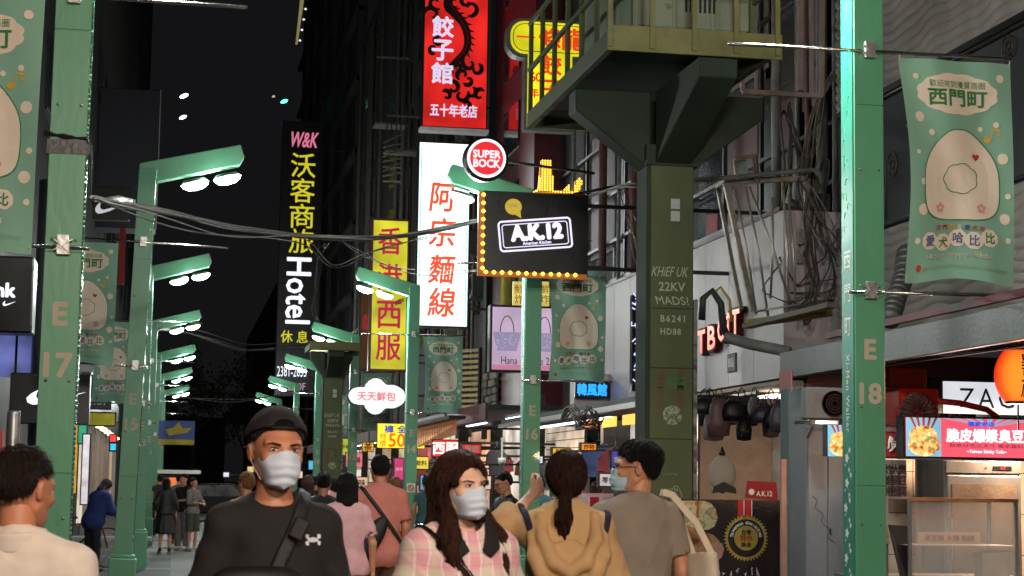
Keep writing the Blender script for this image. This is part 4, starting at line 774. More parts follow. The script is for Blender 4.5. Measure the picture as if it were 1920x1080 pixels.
# far right buildings
b3_ = facade('dark_building', 'dark narrow building with pipes behind the yellow tailor sign', 672, 775, dark_wall2, 20, X=7.05)
L3 = b3_['len']
for k in range(8):
    for j in range(2): panel('window', glass_d, b3_, -.05, -.001, 1+j*L3/2, 1+j*L3/2+L3/3.2, 5.5+k*2.0, 6.8+k*2.0)
for k in range(6): yy = rd.uniform(.5, L3-.5); mb = MB(); mb.tube([(-.12,yy,2.6),(-.12,yy,19)], .07, 8); mb.build('pipe', pipe_g, b3_, True)
# balcony cages, vents, hanging slats seen dimly
for px, py, w_, h_, Y, lab in ((735,170,60,120,47,'dim window cage high left of the red dragon sign'), (760,250,70,60,46,'dim metal balcony left of the white lightbox top'), (735,300,34,80,46,'stack of crooked louvre slats in the dark above the tailor sign')):
    x0, x1, z0, z1 = rect(px-w_/2, py-h_/2, px+w_/2, py+h_/2, Y); t = empty('window_cage', ((x0+x1)/2, Y, z0), lab, 'window cage'); a, H_ = (x1-x0)/2, z1-z0
    for k in range(9): 
        if py == 300: mb = MB(); mb.bar((-a, 0, H_*k/9), (a, 0, H_*k/9+.12*(k % 3)), .12, .03); mb.build('slat', mat('cage_grey', (.16,.155,.15), rough=.5), t)
        else: mb = MB(); x = -a+2*a*k/8; mb.bar((x,0,0),(x,0,H_), .025); mb.build('cage_bar', frame_d, t)
    if py != 300: panel('floor', mat('cage_floor', (.10,.095,.09), rough=.7), t, -a, a, 0, .7, -.05, 0); panel('rail', MATS['cage_floor'], t, -a, a, -.03, .02, H_, H_+.05)
b4 = facade('tall_block', 'tall dark block behind the vertical hotel sign', 560, 672, dark_wall, 34, X=7.1)
L4 = b4['len']
for k in range(8): panel('ledge', dark_wall2, b4, -.3, -.001, 0, L4, 6+k*3, 6.2+k*3)
for k in range(6): panel('pilaster', dark_wall2, b4, -.2, -.001, L4*k/6, L4*k/6+.5, 0, 30)
b5 = facade('far_block', 'far dark block near the end of the right row', 470, 560, dark_wall2, 16, X=7.0)
# ================================================================ blade signs
def blade(px0, py0, px1, py1, Y, face, lab, thick=.28, frame=frame_d, name='lit_sign', border=.05):
    x0, x1, z0, z1 = rect(px0, py0, px1, py1, Y); t = empty(name, ((x0+x1)/2, Y, z0), lab, 'sign'); a, H_ = (x1-x0)/2, z1-z0
    panel('housing', frame, t, -a-border, a+border, .01, thick, -border, H_+border, .01); panel('face', face, t, -a, a, -.01, .009, 0, H_)
    
    for f in (.1, .9): mb = MB(); mb.bar((a+border, .14, H_*f), (7.2-t.location.x, .14, H_*f), .045); mb.build('bracket', frame_d, t)
    return t, a, H_
# red dumpling shop sign
t, a, H_ = blade(797, -160, 914, 238, 40, None or lightbox('red_lightbox', (224,38,34), .95, 1.1, .45), 'tall red lightbox with a black dragon reading 餃子館 and 五十年老店', border=.03)
panel('lower_trim', mat('white_trim', (.5,.5,.5), rough=.4, emit=.25), t, -a-.06, a+.06, -.05, .3, -.12, -.035)
wl = glow('sign_white_soft', (214,208,236), 1.0); zpx = lambda py: at(855, py, Y=40).z-t.location.z
xpx = lambda px: at(px, 120, Y=40).x-t.location.x
for ch, py in zip('餃子館', (52, 96, 139)): letters(ch, wl, t, (xpx(829), -.03, zpx(py)), h=.46, w=.47, name='lettering', bold=.03)
letters('五十年老店', wl, t, (xpx(852), -.03, zpx(208)), w=1.06, h=.28, name='lettering', bold=.025)
dr = flat('dragon_black', (34,6,8))
def ribbon(pts, ws, m, par, d, nm, spikes=0):
    P_ = [Vector((xpx(x), -d, zpx(y))) for x, y in pts]; out = []; N_ = 10*(len(P_)-1)
    for i in range(N_+1):
        u = i/N_*(len(P_)-1); k = min(int(u), len(P_)-2); f = u-k; p0, p1, p2, p3 = P_[max(k-1,0)], P_[k], P_[k+1], P_[min(k+2,len(P_)-1)]
        out.append((.5*((2*p1)+(-p0+p2)*f+(2*p0-5*p1+4*p2-p3)*f*f+(-p0+3*p1-3*p2+p3)*f**3), np.interp(u, range(len(ws)), ws)))
    mb = MB(); vs = []
    for i, (c, w) in enumerate(out): dd = (out[min(i+1,N_)][0]-out[max(i-1,0)][0]).normalized(); nrm = Vector((-dd.z,0,dd.x)); vs += [c+nrm*w, c-nrm*w]
    mb.add(vs, [(2*i,2*i+1,2*i+3,2*i+2) for i in range(N_)])
    if spikes:
        for i in range(2, N_-2, spikes):
            c, w = out[i]; dd = (out[i+1][0]-out[i-1][0]).normalized(); nrm = Vector((-dd.z,0,dd.x)); mb.add([c+nrm*w, c+nrm*w+dd*.07, c+nrm*(w+.10)+dd*.10], [(0,1,2)])
    return mb.build(nm, m, par)
ribbon([(845,-30),(838,10),(850,25),(868,45),(876,72),(872,95),(855,115),(842,130)], [.10,.11,.10,.09,.085,.08,.07,.06], dr, t, .016, 'dragon_print', 4)
ribbon([(842,8),(856,28),(870,50),(877,72),(872,92),(858,110)], [.012]*6, flat('dragon_line', (150,24,26)), t, .019, 'dragon_print')
rr = random.Random(6)
for cx, cy, r in ((808,30,16),(814,8,14),(880,14,16),(872,2,12),(822,80,12),(812,95,9),(880,118,14),(893,128,12),(868,140,12),(878,150,10),(850,165,13),(866,178,14),(884,172,11),(900,176,12),(838,180,10),(875,195,9),(858,128,9)):
    s_ = rr.choice((1,-1)); a0 = rr.uniform(0, 6); ribbon([(cx+r*(1-k*.085)*math.cos(a0+s_*k*.62), cy+r*(1-k*.085)*math.sin(a0+s_*k*.62)) for k in range(9)], [.012,.05,.055,.05,.045,.04,.035,.03,.02], dr, t, .0155+.0003*rr.random()*3, 'flame_print')
# white noodle shop sign
t, a, H_ = blade(784, 269, 878, 611, 38, lightbox('white_lightbox', (236,255,252), 1.55, 1.2, .15), 'tall white lightbox with red brush characters 阿宗麵線', border=.04)
rl = glow('brush_red', (238,84,50), .95); z = lambda py: at(830, py, Y=38).z-t.location.z; x = lambda px: at(px, 450, Y=38).x-t.location.x
for ch, py in zip('阿宗麵線', (370, 436, 505, 567)): letters(ch, rl, t, (x(829), -.03, z(py)), h=.60, w=.57, name='lettering', bold=.018, shear=.12)
panel('edge_glow', mat('teal_edge', (.1,.5,.45), emit=.6, ecol=(.4,.9,.8)), t, -a+.03, -a+.05, -.014, -.0105, .04, H_-.04); panel('edge_glow', MATS['teal_edge'], t, a-.05, a-.03, -.014, -.0105, .04, H_-.04)
light('sign_glow', (0,-.15,H_/2), 90, 1.0, (.9,1,1), (0,-1,-.1), 'RECTANGLE', parent=t, size_y=3.4)
# yellow tailor sign
t, a, H_ = blade(698, 414, 762, 692, 49, lightbox('yellow_lightbox', (214,208,50), .85, .9, .5), 'tall yellow lightbox with crimson characters 香港西服', frame=mat('brown_frame', (.12,.03,.03), rough=.5), border=.07)
cr = glow('crimson_print', (186,26,66), .8); z = lambda py: at(730, py, Y=49).z-t.location.z
for ch, py in zip('香港西服', (452, 520, 590, 650)): letters(ch, cr, t, (0, -.03, z(py)), h=.72, w=.66, name='lettering', bold=.012)
t, a, H_ = blade(676, 545, 694, 692, 50.5, flat('brown_lit', (120,70,20)), 'narrow dim amber sign left of the yellow tailor sign')
letters('永\n發', cr, t, (0,-.03,H_*.6), w=a*1.5, name='lettering')
# hotel sign
t, a, H_ = blade(524, 228, 600, 742, 75, black_gloss, 'tall black vertical hotel sign with yellow and white lit characters', thick=.6, border=.02)
yl = glow('yellow_led', (214,204,40), .9); z = lambda py: at(562, py, Y=75).z-t.location.z; x = lambda px: at(px, 480, Y=75).x-t.location.x
letters('W&K', glow('pink_script', (224,120,150), .9), t, (x(566), -.03, z(262)), w=1.1, h=.62, name='lettering', shear=.3, bold=.02)
for ch, py in zip('沃客商旅', (310, 357, 405, 452)): letters(ch, yl, t, (x(564), -.03, z(py)), h=1.0, w=1.0, name='lettering', bold=.006)
letters('Hotel', wh_glow, t, (x(561), -.03, z(545)), w=2.7, h=.98, name='lettering', M=Matrix.Rotation(PI/2, 4, 'Y'), bold=.02)
letters('休 息', yl, t, (x(556), -.03, z(632)), w=1.1, h=.52, name='lettering', bold=.006)
letters('2381-2633', wh_glow, t, (x(553), -.03, z(697)), w=1.2, h=.42, name='lettering'); letters('請上10F', glow('pink_white_led', (196,150,170), .8), t, (x(553), -.03, z(724)), w=1.15, h=.40, name='lettering')
mb = MB(); mb.box(-.05,.05,.2,.3,-6,0); mb.build('support', frame_d, t)
# vertical strip with white lamps at the very top
x0, x1, z0, z1 = rect(556, -60, 578, 82, 70)
t = empty('lit_strip_sign', ((x0+x1)/2, 70, z0), 'slim yellow vertical strip edged with white lamps at the top of the picture', 'sign')
mb = MB(); mb.prism([(-.22,0),(-.14,0),(.22,3.2),(.02,3.2)], .2); mb.build('strip', mat('strip_yellow', (.4,.36,.14), emit=.25, ecol=(.8,.7,.3)), t)
for k in range(7): mb = MB(); mb.lathe([(.0,-.05),(.055,0),(.0,.05)], 8, Matrix.Translation((-.06+.06*k, -.1, .1+k*.42))); mb.build('lamp', glow('strip_lamp', (220,224,255), 1.6), t, True)
# distant teal light and white floodlights
for px, py, Y, rgb, s_, lab, r in ((533,190,95,(70,255,190),6,'bright teal light floating over the hotel sign',.14),(513,181,95,(200,190,150),1,'faint pale lamp beside the bright teal light',.06),(345,180,90,(235,238,255),5,'upper of two white floodlights high over the left lamps',.16),(343,220,90,(235,230,250),4,'lower of two white floodlights high over the left lamps',.14)):
    p = at(px, py, Y=Y); t = empty('floodlight', p, lab, 'floodlight'); mb = MB(); mb.lathe([(.01,-.04),(r*.8,-.03),(r,0),(r*.7,.05)], 14, Matrix.Rotation(R(62), 4, 'X') @ Matrix.Rotation(R(-30),4,'Y') @ Matrix.Diagonal((1.5,.8,1,1))); mb.build('lens', glow('flood_%d_%d' % (px, py), rgb, s_), t, True); mb = MB(); mb.bar((0,.1,.05),(0,1.2,.3),.05); mb.build('arm', frame_d, t)
# super bock round sign
p = at(912, 297, Y=20.5); t = empty('round_sign', p, 'round red lit sign reading SUPER BOCK beside the lamp head', 'sign'); r = .228
mb = MB(); mb.lathe([(r+.03,.0),(r+.03,.16),(.01,.165)], 32, Matrix.Rotation(-PI/2,4,'X')); mb.build('housing', frame_d, t, True)
Rm = Matrix.Rotation(PI/2,4,'X')
mb = MB(); mb.prism(ell(r,r,36), .01, Matrix.Translation((0,-.014,0))); mb.build('white_rim', glow('rim_white', (244,236,240), 1.1), t); mb = MB(); mb.prism(ell(r-.035,r-.035,36), .01, Matrix.Translation((0,-.020,0))); mb.build('red_disc', glow('disc_red', (226,34,44), 1.0), t)
letters('SUPER', glow('letter_white', (246,236,240), 1.1), t, (0,-.03,.046), w=.315, h=.085, name='lettering', bold=.045); letters('BOCK', MATS['letter_white'], t, (0,-.03,-.062), w=.305, h=.09, name='lettering', bold=.045)
mb = MB(); mb.bar((.2,.1,0),(1.3,.1,-.1),.03); mb.build('bracket', frame_d, t)
# AK 12 black sign with bulbs
t, a, H_ = blade(907, 364, 1100, 512, 20.9, black_gloss, 'black sign reading A.K.12 American Kitchen edged with amber bulbs', border=.02, thick=.35)
x = lambda px: at(px, 440, Y=20.9).x-t.location.x; z = lambda py: at(1000, py, Y=20.9).z-t.location.z
bul = glow('amber_bulb', (255,196,70), 3.2)
def bulb(pt, r, par=t): mb = MB(); mb.lathe([(.0,-r),(r*.8,-r*.5),(r,0),(r*.7,r*.6),(0,r)], 8, Matrix.Translation(pt)); return mb.build('bulb', bul, par, True)
for k in range(10): bulb((-a-.015, -.04, z(370+k*15.2)), .026)
for k in range(12): bulb((x(911+k*15.2), -.04, -.012), .026)
mb = MB(); mb.box(-a-.07,-a+.0,-.03,-.01,0,H_); mb.box(-a-.07,a,-.03,-.01,-.06,.0); mb.build('bulb_rail', mat('amber_rail', (.3,.1,.03), emit=.3, ecol=(.9,.25,.05)), t)
tl = .105; cx, cz = x(1003), z(440)
def rrect(w, h, r, n=6): return [(sx*(w/2-r)+r*math.cos(a_), sz*(h/2-r)+r*math.sin(a_)) for sx, sz, s0 in ((1,1,0),(-1,1,PI/2),(-1,-1,PI),(1,-1,1.5*PI)) for a_ in np.linspace(s0, s0+PI/2, n)]
def ring(w, h, r, th, m, par, d):
    o_, i_ = rrect(w, h, r), rrect(w-2*th, h-2*th, max(r-th, .005)); c, s_ = math.cos(tl), math.sin(tl); n_ = len(o_)
    vs = [Vector((cx+px_*c-pz_*s_, -d, cz+px_*s_+pz_*c)) for px_, pz_ in o_+i_]; mb = MB(); mb.add(vs, [(i, (i+1) % n_, n_+(i+1) % n_, n_+i) for i in range(n_)]); return mb.build('lit_border', m, par)
vw = glow('violet_white', (236,228,255), 1.15)
ring(.88,.37,.05,.022,vw,t,.03); ring(.79,.28,.035,.011,vw,t,.03)
letters('A.K.12', vw, t, (cx+.015,-.035,cz+.03), w=.60, h=.17, name='lettering', bold=.09, tilt=tl); letters('American Kitchen', vw, t, (cx+.02,-.035,cz-.097), w=.34, h=.036, name='lettering', bold=.03, tilt=tl)
mb = MB(); mb.prism(ell(.10,.095,24,x(961),z(390))[::-1], .004, Matrix.Translation((0,-.032,0))); bb = mb.build('yellow_bubble', glow('bubble_yellow', (206,176,44), .8), t); mb = MB(); mb.prism([(x(962),z(403)),(x(974),z(396)),(x(976),z(411))], .004, Matrix.Translation((0,-.031,0))); mb.build('bubble_tail', MATS['bubble_yellow'], bb); letters('炸雞&', whitep, bb, (x(960),-.037,z(388)), w=.125, h=.045, name='lettering', tilt=.1)
# bulb-covered amber figure shapes above it
def bulb_shape(name, lab, poly, Y, nx, nz, base=.02):
    P_ = [at(px, py, Y=Y) for px, py in poly]; o = P_[0].copy(); t = empty(name, o, lab, 'sign'); q = [(p.x-o.x, p.z-o.z) for p in P_]
    mb = MB(); mb.prism(q, .06, Matrix.Translation((0,.01,0))); mb.build('backing', mat('amber_backing', (.25,.13,.02), emit=.35, ecol=(1,.42,.02)), t)
    xs, zs = [a_[0] for a_ in q], [a_[1] for a_ in q]
    for i in range(nx):
        for j in range(nz):
            X_ = min(xs)+(max(xs)-min(xs))*(i+.5)/nx; Z_ = min(zs)+(max(zs)-min(zs))*(j+.5)/nz; ins = False
            for k in range(len(q)):
                (ax_, az), (bx, bz) = q[k], q[(k+1) % len(q)]
                if (az > Z_) != (bz > Z_) and X_ < (bx-ax_)*(Z_-az)/(bz-az)+ax_: ins = not ins
            if ins: mb = MB(); mb.lathe([(0,-.013),(.012,0),(0,.013)], 6, Matrix.Translation((X_,-.015,Z_))); mb.build('bulb', bul, t, True)
bulb_shape('bulb_tower_sign', 'amber bulb-covered tapering tower shape above the A.K.12 sign', [(1009,358),(1038,358),(1034,300),(1015,300)], 21.0, 6, 14)
bulb_shape('bulb_strip_sign', 'amber bulb line along the top edge of the A.K.12 sign', [(1002,362),(1075,362),(1075,357),(1002,357)], 21.1, 14, 1)
bulb_shape('bulb_leaf_sign', 'small slanted amber bulb shape right of the bulb tower', [(1056,358),(1066,357),(1068,346),(1062,350)], 21.0, 3, 3)
bulb_shape('bulb_hat_sign', 'tall amber bulb shape at the right end above the A.K.12 sign', [(1076,361),(1088,358),(1092,338),(1086,333),(1079,340)], 21.0, 4, 6)
# yellow rounded dumpling sign
P0 = at(1027, 110, Y=33.5); t = empty('lit_sign', (P0.x, 33.5, P0.z), 'yellow T-shaped lightbox with red characters behind the tower platform', 'sign'); x = lambda px: at(px, 110, Y=33.5).x-P0.x; z = lambda py: at(1027, py, Y=33.5).z-P0.z
yb = lightbox('yellow_rounded', (232,226,34), 1.0, 1.2, .3)
def rp(px0, py0, px1, py1, r, n=6): return [(x((px0+px1)/2)+a_, z((py0+py1)/2)+b_) for a_, b_ in rrect(x(px1)-x(px0), z(py0)-z(py1), r, n)]
mb = MB(); mb.prism(rp(950,36,1112,110,.30), .30, Matrix.Translation((0,.012,0))); mb.prism([(x(985),z(100)),(x(1080),z(100)),(x(1080),z(245)),(x(985),z(245))], .29, Matrix.Translation((0,.016,0))); mb.build('housing', mat('sign_grey_edge', (.2,.2,.2), rough=.5), t)
mb = MB(); mb.prism(rp(957,42,1106,103,.26), .01, Matrix.Translation((0,-.001,0))); mb.build('face', yb, t); mb = MB(); mb.prism([(x(990),z(98)),(x(1073),z(98)),(x(1073),z(240)),(x(990),z(240))][::-1], .01, Matrix.Translation((0,.001,0))); mb.build('face', yb, t)
ro = glow('red_orange_print', (232,70,24), .9)
for ch, px, py, h_ in (('一',985,72,.40),('條',1030,72,.46),('龍',1072,72,.46),('餃',1034,122,.42),('子',1034,168,.42),('館',1034,212,.42),('6',999,146,.22),('0',1010,146,.22),('年',1002,176,.2)): letters(ch, ro, t, (x(px),-.02,z(py)), w=h_*(.9 if ch != '6' and ch != '0' else .5), name='lettering', bold=.03)
ring_ = MB(); pts = rp(962,47,1101,98,.22,5); ring_.tube([(a_,-.01,b_) for a_, b_ in pts+[pts[0]]], .008, 4); ring_.build('border_line', flat('thin_green_line', (110,110,30)), t)
# bag lightbox
t, a, H_ = blade(923, 577, 1036, 694, 31, lightbox('pink_white_lightbox', (206,178,206), .85, 1.4, .2), 'lightbox with a pale flowered handbag picture behind post E 16', border=.04)
W2m = 2*a; bagp = flat('bag_print', (150,142,176)); 
for cx_, s_ in ((-.52*a, 1), (.72*a, .9)):
    mb = MB(); mb.prism([(cx_-.17*s_,H_*.30),(cx_+.17*s_,H_*.30),(cx_+.25*s_,H_*.60),(cx_-.25*s_,H_*.60)], .004, Matrix.Translation((0,-.016,0))); mb.build('bag_print', glow('bag_violet', (164,154,190), .7), t)
    mb = MB(); mb.tube([(cx_+.12*math.cos(q)*s_,-.018,H_*.60+.28*math.sin(q)) for q in np.linspace(0, PI, 13)], .008, 4); mb.build('bag_handle_print', flat('handle_brown', (84,66,74)), t)
mb = MB()
for k in range(46): cx_ = random.choice((-.52*a, .72*a))+random.uniform(-.19,.19); cz_ = H_*random.uniform(.33,.58); mb.prism(ell(.014,.012,5,cx_,cz_), .002, Matrix.Translation((0,-.019,0)))
fl = mb.build('flower_dots', glow('flower_pale', (214,190,214), .7), t, kind='stuff')
letters('Hana  House 2', flat('sign_violet_text', (70,50,70)), t, (.1*a,-.018,H_*.15), w=a*1.6, h=.13, name='lettering'); panel('pink_band', glow('pink_band', (206,130,160), .8), t, -a, a, -.014, -.0105, 0, H_*.08)
# cloud-shaped white sign
P0 = at(706, 743, Y=41); t = empty('lit_sign', (P0.x, 41, P0.z), 'overexposed white cloud-shaped lit sign beside post E 12', 'sign')
out = []
for (cx_, cz_, r_) in ((-.45,-.02,.19),(0,.05,.36),(.42,0,.24)): pass
pts = []
for k in range(72):
    a_ = 2*PI*k/72; c, s_ = math.cos(a_), math.sin(a_); best = 0
    for (ux, uz, rx, rz_) in ((-.38,0,.26,.20),(-.02,0,.30,.41),(.30,0,.36,.27)):
        for rr_ in np.linspace(0, .75, 60):
            if ((rr_*c-ux)/rx)**2+((rr_*s_-uz)/rz_)**2 <= 1: best = max(best, rr_)
    pts.append((best*c, best*s_))
mb = MB(); mb.prism([(x_*1.05, z_*1.07) for x_, z_ in pts], .22, Matrix.Translation((0,.012,0))); mb.build('housing', frame_d, t); mb = MB(); mb.prism(pts, .01); mb.build('face', glow('cloud_white', (240,248,248), 1.05), t)
letters('天天鮮包', glow('cloud_red', (236,120,130), 1.0), t, (0,-.012,0), w=.86, h=.20, name='lettering', bold=.03); light('sign_glow', (0,-.12,0), 45, .8, (1,1,1), (0,-1,-.2), parent=t)
mb = MB(); mb.bar((.3,.1,0),(2.2,.1,.1),.05); mb.build('bracket', frame_d, t)
# yellow trousers sign
t, a, H_ = blade(708, 795, 796, 840, 36, lightbox('yellow_price', (250,232,40), 1.05, 2, .15), 'bright yellow price sign reading 500 beside post E 14', border=.015, thick=.1)
letters('褲 全', glow('blue_print', (60,70,190), .6), t, (-.25*a,-.03,H_*.78), w=a*.95, h=.15, name='lettering', bold=.03); letters('特\n價', ro, t, (-.78*a,-.03,H_*.32), h=.26, name='lettering'); letters('500', glow('orange_print', (236,100,20), .8), t, (.0*a,-.03,H_*.32), w=a*1.05, h=.26, name='lettering', bold=.02)
# blue LED sign and white LED vertical sign on the mid building fascia
def led_patch(name, lab, px0, py0, px1, py1, Y, m, n, vertical=False, back=black_gloss, scr=True):
    x0, x1, z0, z1 = rect(px0, py0, px1, py1, Y); t = empty(name, ((x0+x1)/2, Y, z0), lab, 'sign'); a, H_ = (x1-x0)/2, z1-z0; panel('panel', back, t, -a-.02, a+.02, .01, .12, -.02, H_+.02); return t, a, H_
t, a, H_ = led_patch('led_sign', 'bright blue LED lettering on the corner of the white fascia', 1081, 718, 1139, 743, 27.0, None, 0); letters('韓風館', glow('led_blue', (40,150,255), 1.6), t, (0,-.005,H_/2), w=a*1.9, h=H_*.9, name='lettering', bold=.03)
x0, x1, z0, z1 = rect(1077, 700, 1143, 770, 27.1); t = empty('sign_box', (x0, 27.12, z0), 'white box end of the fascia under the blue LED lettering', 'sign box'); panel('box', whitew, t, 0, x1-x0, 0, .3, 0, z1-z0, .01)
t, a, H_ = led_patch('led_sign', 'vertical strip of violet-white LED script left of the tower column', 1189, 556, 1209, 730, 20.5, None, 0)
lw = glow('led_violet_white', (206,206,255), 1.3); rr = random.Random(21)
for k in range(9):
    z0_ = H_*(k+.5)/9; mb = MB()
    for q in range(4): p0_ = Vector((rr.uniform(-a,a), -.006, z0_+rr.uniform(-.05,.05))); mb.tube([p0_, p0_+Vector((rr.uniform(-.05,.05),0,rr.uniform(-.04,.04))), p0_+Vector((rr.uniform(-.06,.06),0,rr.uniform(-.06,.06)))], .0075, 4)
    mb.build('led_stroke', lw, t)
# yellow lit windows behind the AK sign foot
for px0, px1, lab in ((962,985,'yellow lit character panel under the A.K.12 sign, left one'),(1013,1030,'yellow lit character panel under the A.K.12 sign, right one')):
    x0, x1, z0, z1 = rect(px0, 528, px1, 576, 32); t = empty('lit_sign', (x0, 32, z0), lab, 'sign'); panel('face', lightbox('yellow_panel', (240,216,110), .8, 4, .3), t, 0, x1-x0, 0, .06, 0, z1-z0); letters('鮮\n炸', flat('panel_orange', (180,80,20)), t, ((x1-x0)/2,-.01,(z1-z0)/2), h=.34, name='lettering')
# ground floor shop row behind the crowd
SR = empty('shop_row', (6.3, 29.6, 0), 'row of lit ground floor shops with dark canopies behind the crowd', 'shop')
pal_ = ((236,214,190,.55), (240,226,210,.75), (250,190,150,.5), (255,236,200,.7), (236,120,120,.4), (250,230,180,.6), (220,180,150,.4))
for i in range(9):
    y = i*4.6; c = pal_[i % 7]
    panel('interior_wall', lightbox('interior_%d' % (i % 7), c[:3], c[3]*1.1, 1.6, .6), SR, .6, .7, y+.1, y+4.4, 0, 2.7); panel('pier', conc, SR, .38, .6, y-.12, y+.12, 0, 3.2)  # interior walls glow by themselves, standing in for lit shop interiors
    panel('canopy', mat('dark_canopy', (.03,.028,.03), rough=.6, var=.4), SR, -1.25, .0, y+.13, y+4.48, 2.72+.03*(i % 3), 2.80+.03*(i % 3)); panel('valance', [maroon, MATS['dark_canopy'], mat('valance_orange', (.45,.16,.05), rough=.7), MATS['dark_canopy']][i % 4], SR, -1.29, -1.251, y+.13, y+4.48, 2.55, 2.83)
    panel('tube_light', glow('tube_light', (235,240,255), 3), SR, -.4, -.36, y+.8, y+3.2, 2.66, 2.69)
    if i % 2 == 0: light('shop_glow', (-.1, y+2, 2.6), 35, .6, (1,.88,.74), (-.2,0,-1), parent=SR)
for k in range(14): panel('shutter_line', pipe_r, SR, .585, .598, .3, 4.3, .5+k*.15, .512+k*.15)
t = empty('security_camera', at(941, 866, Y=22.5), 'white dome security camera under the canopy above the phone reader', 'camera'); mb = MB(); mb.lathe([(.005,-.05),(.04,-.03),(.05,.0),(.05,.05)], 14); mb.build('dome', whitep, t, True); mb = MB(); mb.lathe([(.002,-.008),(.018,-.004),(.018,.0)], 10, Matrix.Translation((0,-.045,-.02)) @ Matrix.Rotation(PI/2,4,'X')); mb.build('lens', MATS['black_tape'], t, True); mb = MB(); mb.bar((0,0,.05),(.0,.02,.3),.02); mb.build('stem', whitep, t)
# near canopy over the crowd
t = empty('shop_canopy', (5.2, 19.8, 0), 'long dark canopy edge running over the crowd right of post E 16', 'canopy')
panel('roof', MATS['dark_canopy'], t, 0, 1.2, 0, 9.5, 2.45, 2.53); panel('front_rail', steel, t, -.05, -.001, 0, 9.5, 2.40, 2.46); panel('tube_light', MATS['tube_light'], t, .3, .34, 3.2, 8.2, 2.36, 2.39)
for k, c in enumerate(((250,190,40),(250,210,60),(240,120,30))): panel('amber_panel', glow('amber_panel_%d' % k, c, 1.1), t, .05, .07, .8+k*1.05, 1.5+k*1.05, 2.22, 2.34)
cable_bundle('canopy_cables', 'black tangle of cables on the canopy left of the tower', [A_(1056,785,21.5), A_(1072,766,21.5), A_(1092,790,21.3), A_(1110,770,21.2), A_(1118,795,21.2), A_(1080,798,21.4)], 14, .05, .007, cab_m)
# counters glimpsed between the people
for px0, px1, py, Y, c, lab in ((1078,1150,925,21,(200,150,160),'pink and white price board between the ponytailed woman and the man in taupe'),(975,1000,935,24,(150,180,190),'small pale notice board by the raised hand'),(670,700,925,30,(206,196,140),'small cream menu board beside the bobbed woman')):
    x0, x1, z0, z1 = rect(px0, py, px1, py+46, Y); t = empty('price_board', (x0, Y, z0), lab, 'board'); panel('board', lightbox('board_%d' % px0, c, .45, 6, .4), t, 0, x1-x0, 0, .04, 0, z1-z0); panel('leg', frame_d, t, .02, .05, .041, .07, -z0, z1-z0-.02); panel('leg', frame_d, t, x1-x0-.05, x1-x0-.02, .041, .07, -z0, z1-z0-.02)
    for k in range(3): panel('price_card', [whitep, MATS['sign_red'], whitep][k], t, (x1-x0)*(.08+k*.31), (x1-x0)*(.31+k*.31), -.01, -.001, (z1-z0)*.2, (z1-z0)*.85)
# red and white 西 sign and striped awning farther on
t, a, H_ = blade(812, 826, 858, 856, 33, lightbox('red_white_sign', (232,60,50), .9, 3, .3), 'red lit sign with white 西 behind the head of the woman in pink check', border=.02, thick=.1); letters('西服', glow('letter_white2', (255,240,235), 1.2), t, (0,-.03,H_/2), h=H_*.75, name='lettering', bold=.03)
t = empty('striped_awning', (0,0,0), 'warm lit striped awning right of the E 14 banner', 'awning')
for k in range(16):
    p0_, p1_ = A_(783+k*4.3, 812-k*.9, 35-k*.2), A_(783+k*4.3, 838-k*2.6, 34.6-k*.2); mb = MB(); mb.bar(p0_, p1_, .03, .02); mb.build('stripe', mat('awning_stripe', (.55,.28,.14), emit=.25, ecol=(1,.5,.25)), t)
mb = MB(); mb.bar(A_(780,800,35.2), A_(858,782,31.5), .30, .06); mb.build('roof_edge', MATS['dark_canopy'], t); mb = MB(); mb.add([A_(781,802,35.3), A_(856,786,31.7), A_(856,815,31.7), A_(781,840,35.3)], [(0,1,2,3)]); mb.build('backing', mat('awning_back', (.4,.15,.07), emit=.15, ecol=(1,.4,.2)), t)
# small lit shop signs and goods crowding the far shops
rr = random.Random(33)
small = [(664,862,30,26,(236,120,130),'拉麵',46),(690,838,20,16,(250,180,60),'茶',48),(648,838,18,30,(190,200,60),'手機',52),(672,905,34,20,(226,190,150),'滷味',44),(748,880,16,40,(210,60,120),'美甲',34.5),(790,868,26,22,(240,210,70),'飲料',34),(800,905,22,26,(110,170,210),'眼鏡',30),(836,872,26,16,(245,160,80),'鞋',29.5),(884,842,34,16,(230,60,50),'服飾',31),(1002,862,30,12,(240,240,250),'SALE',27),(1052,846,30,10,(250,190,60),'茶湯會',24.5),(1104,838,26,11,(255,150,40),'炸物',24),(1160,862,26,30,(70,60,150),'票券',23.5),(1140,900,30,22,(200,190,190),'零食',23),(905,905,30,24,(236,200,180),'髮飾',28),(612,880,14,24,(230,70,60),'藥',58),(585,872,12,16,(90,190,230),'',62),(560,890,14,12,(250,220,170),'',66),(470,880,12,10,(240,200,120),'',80),(424,890,10,8,(230,230,255),'',85),(500,868,10,14,(220,80,80),'',78)]
nm_ = ['pink','amber','lime','peach','magenta','yellow','pale blue','orange','red','white','amber','orange','violet','grey','cream','red','cyan','warm white','amber','bluish','red']
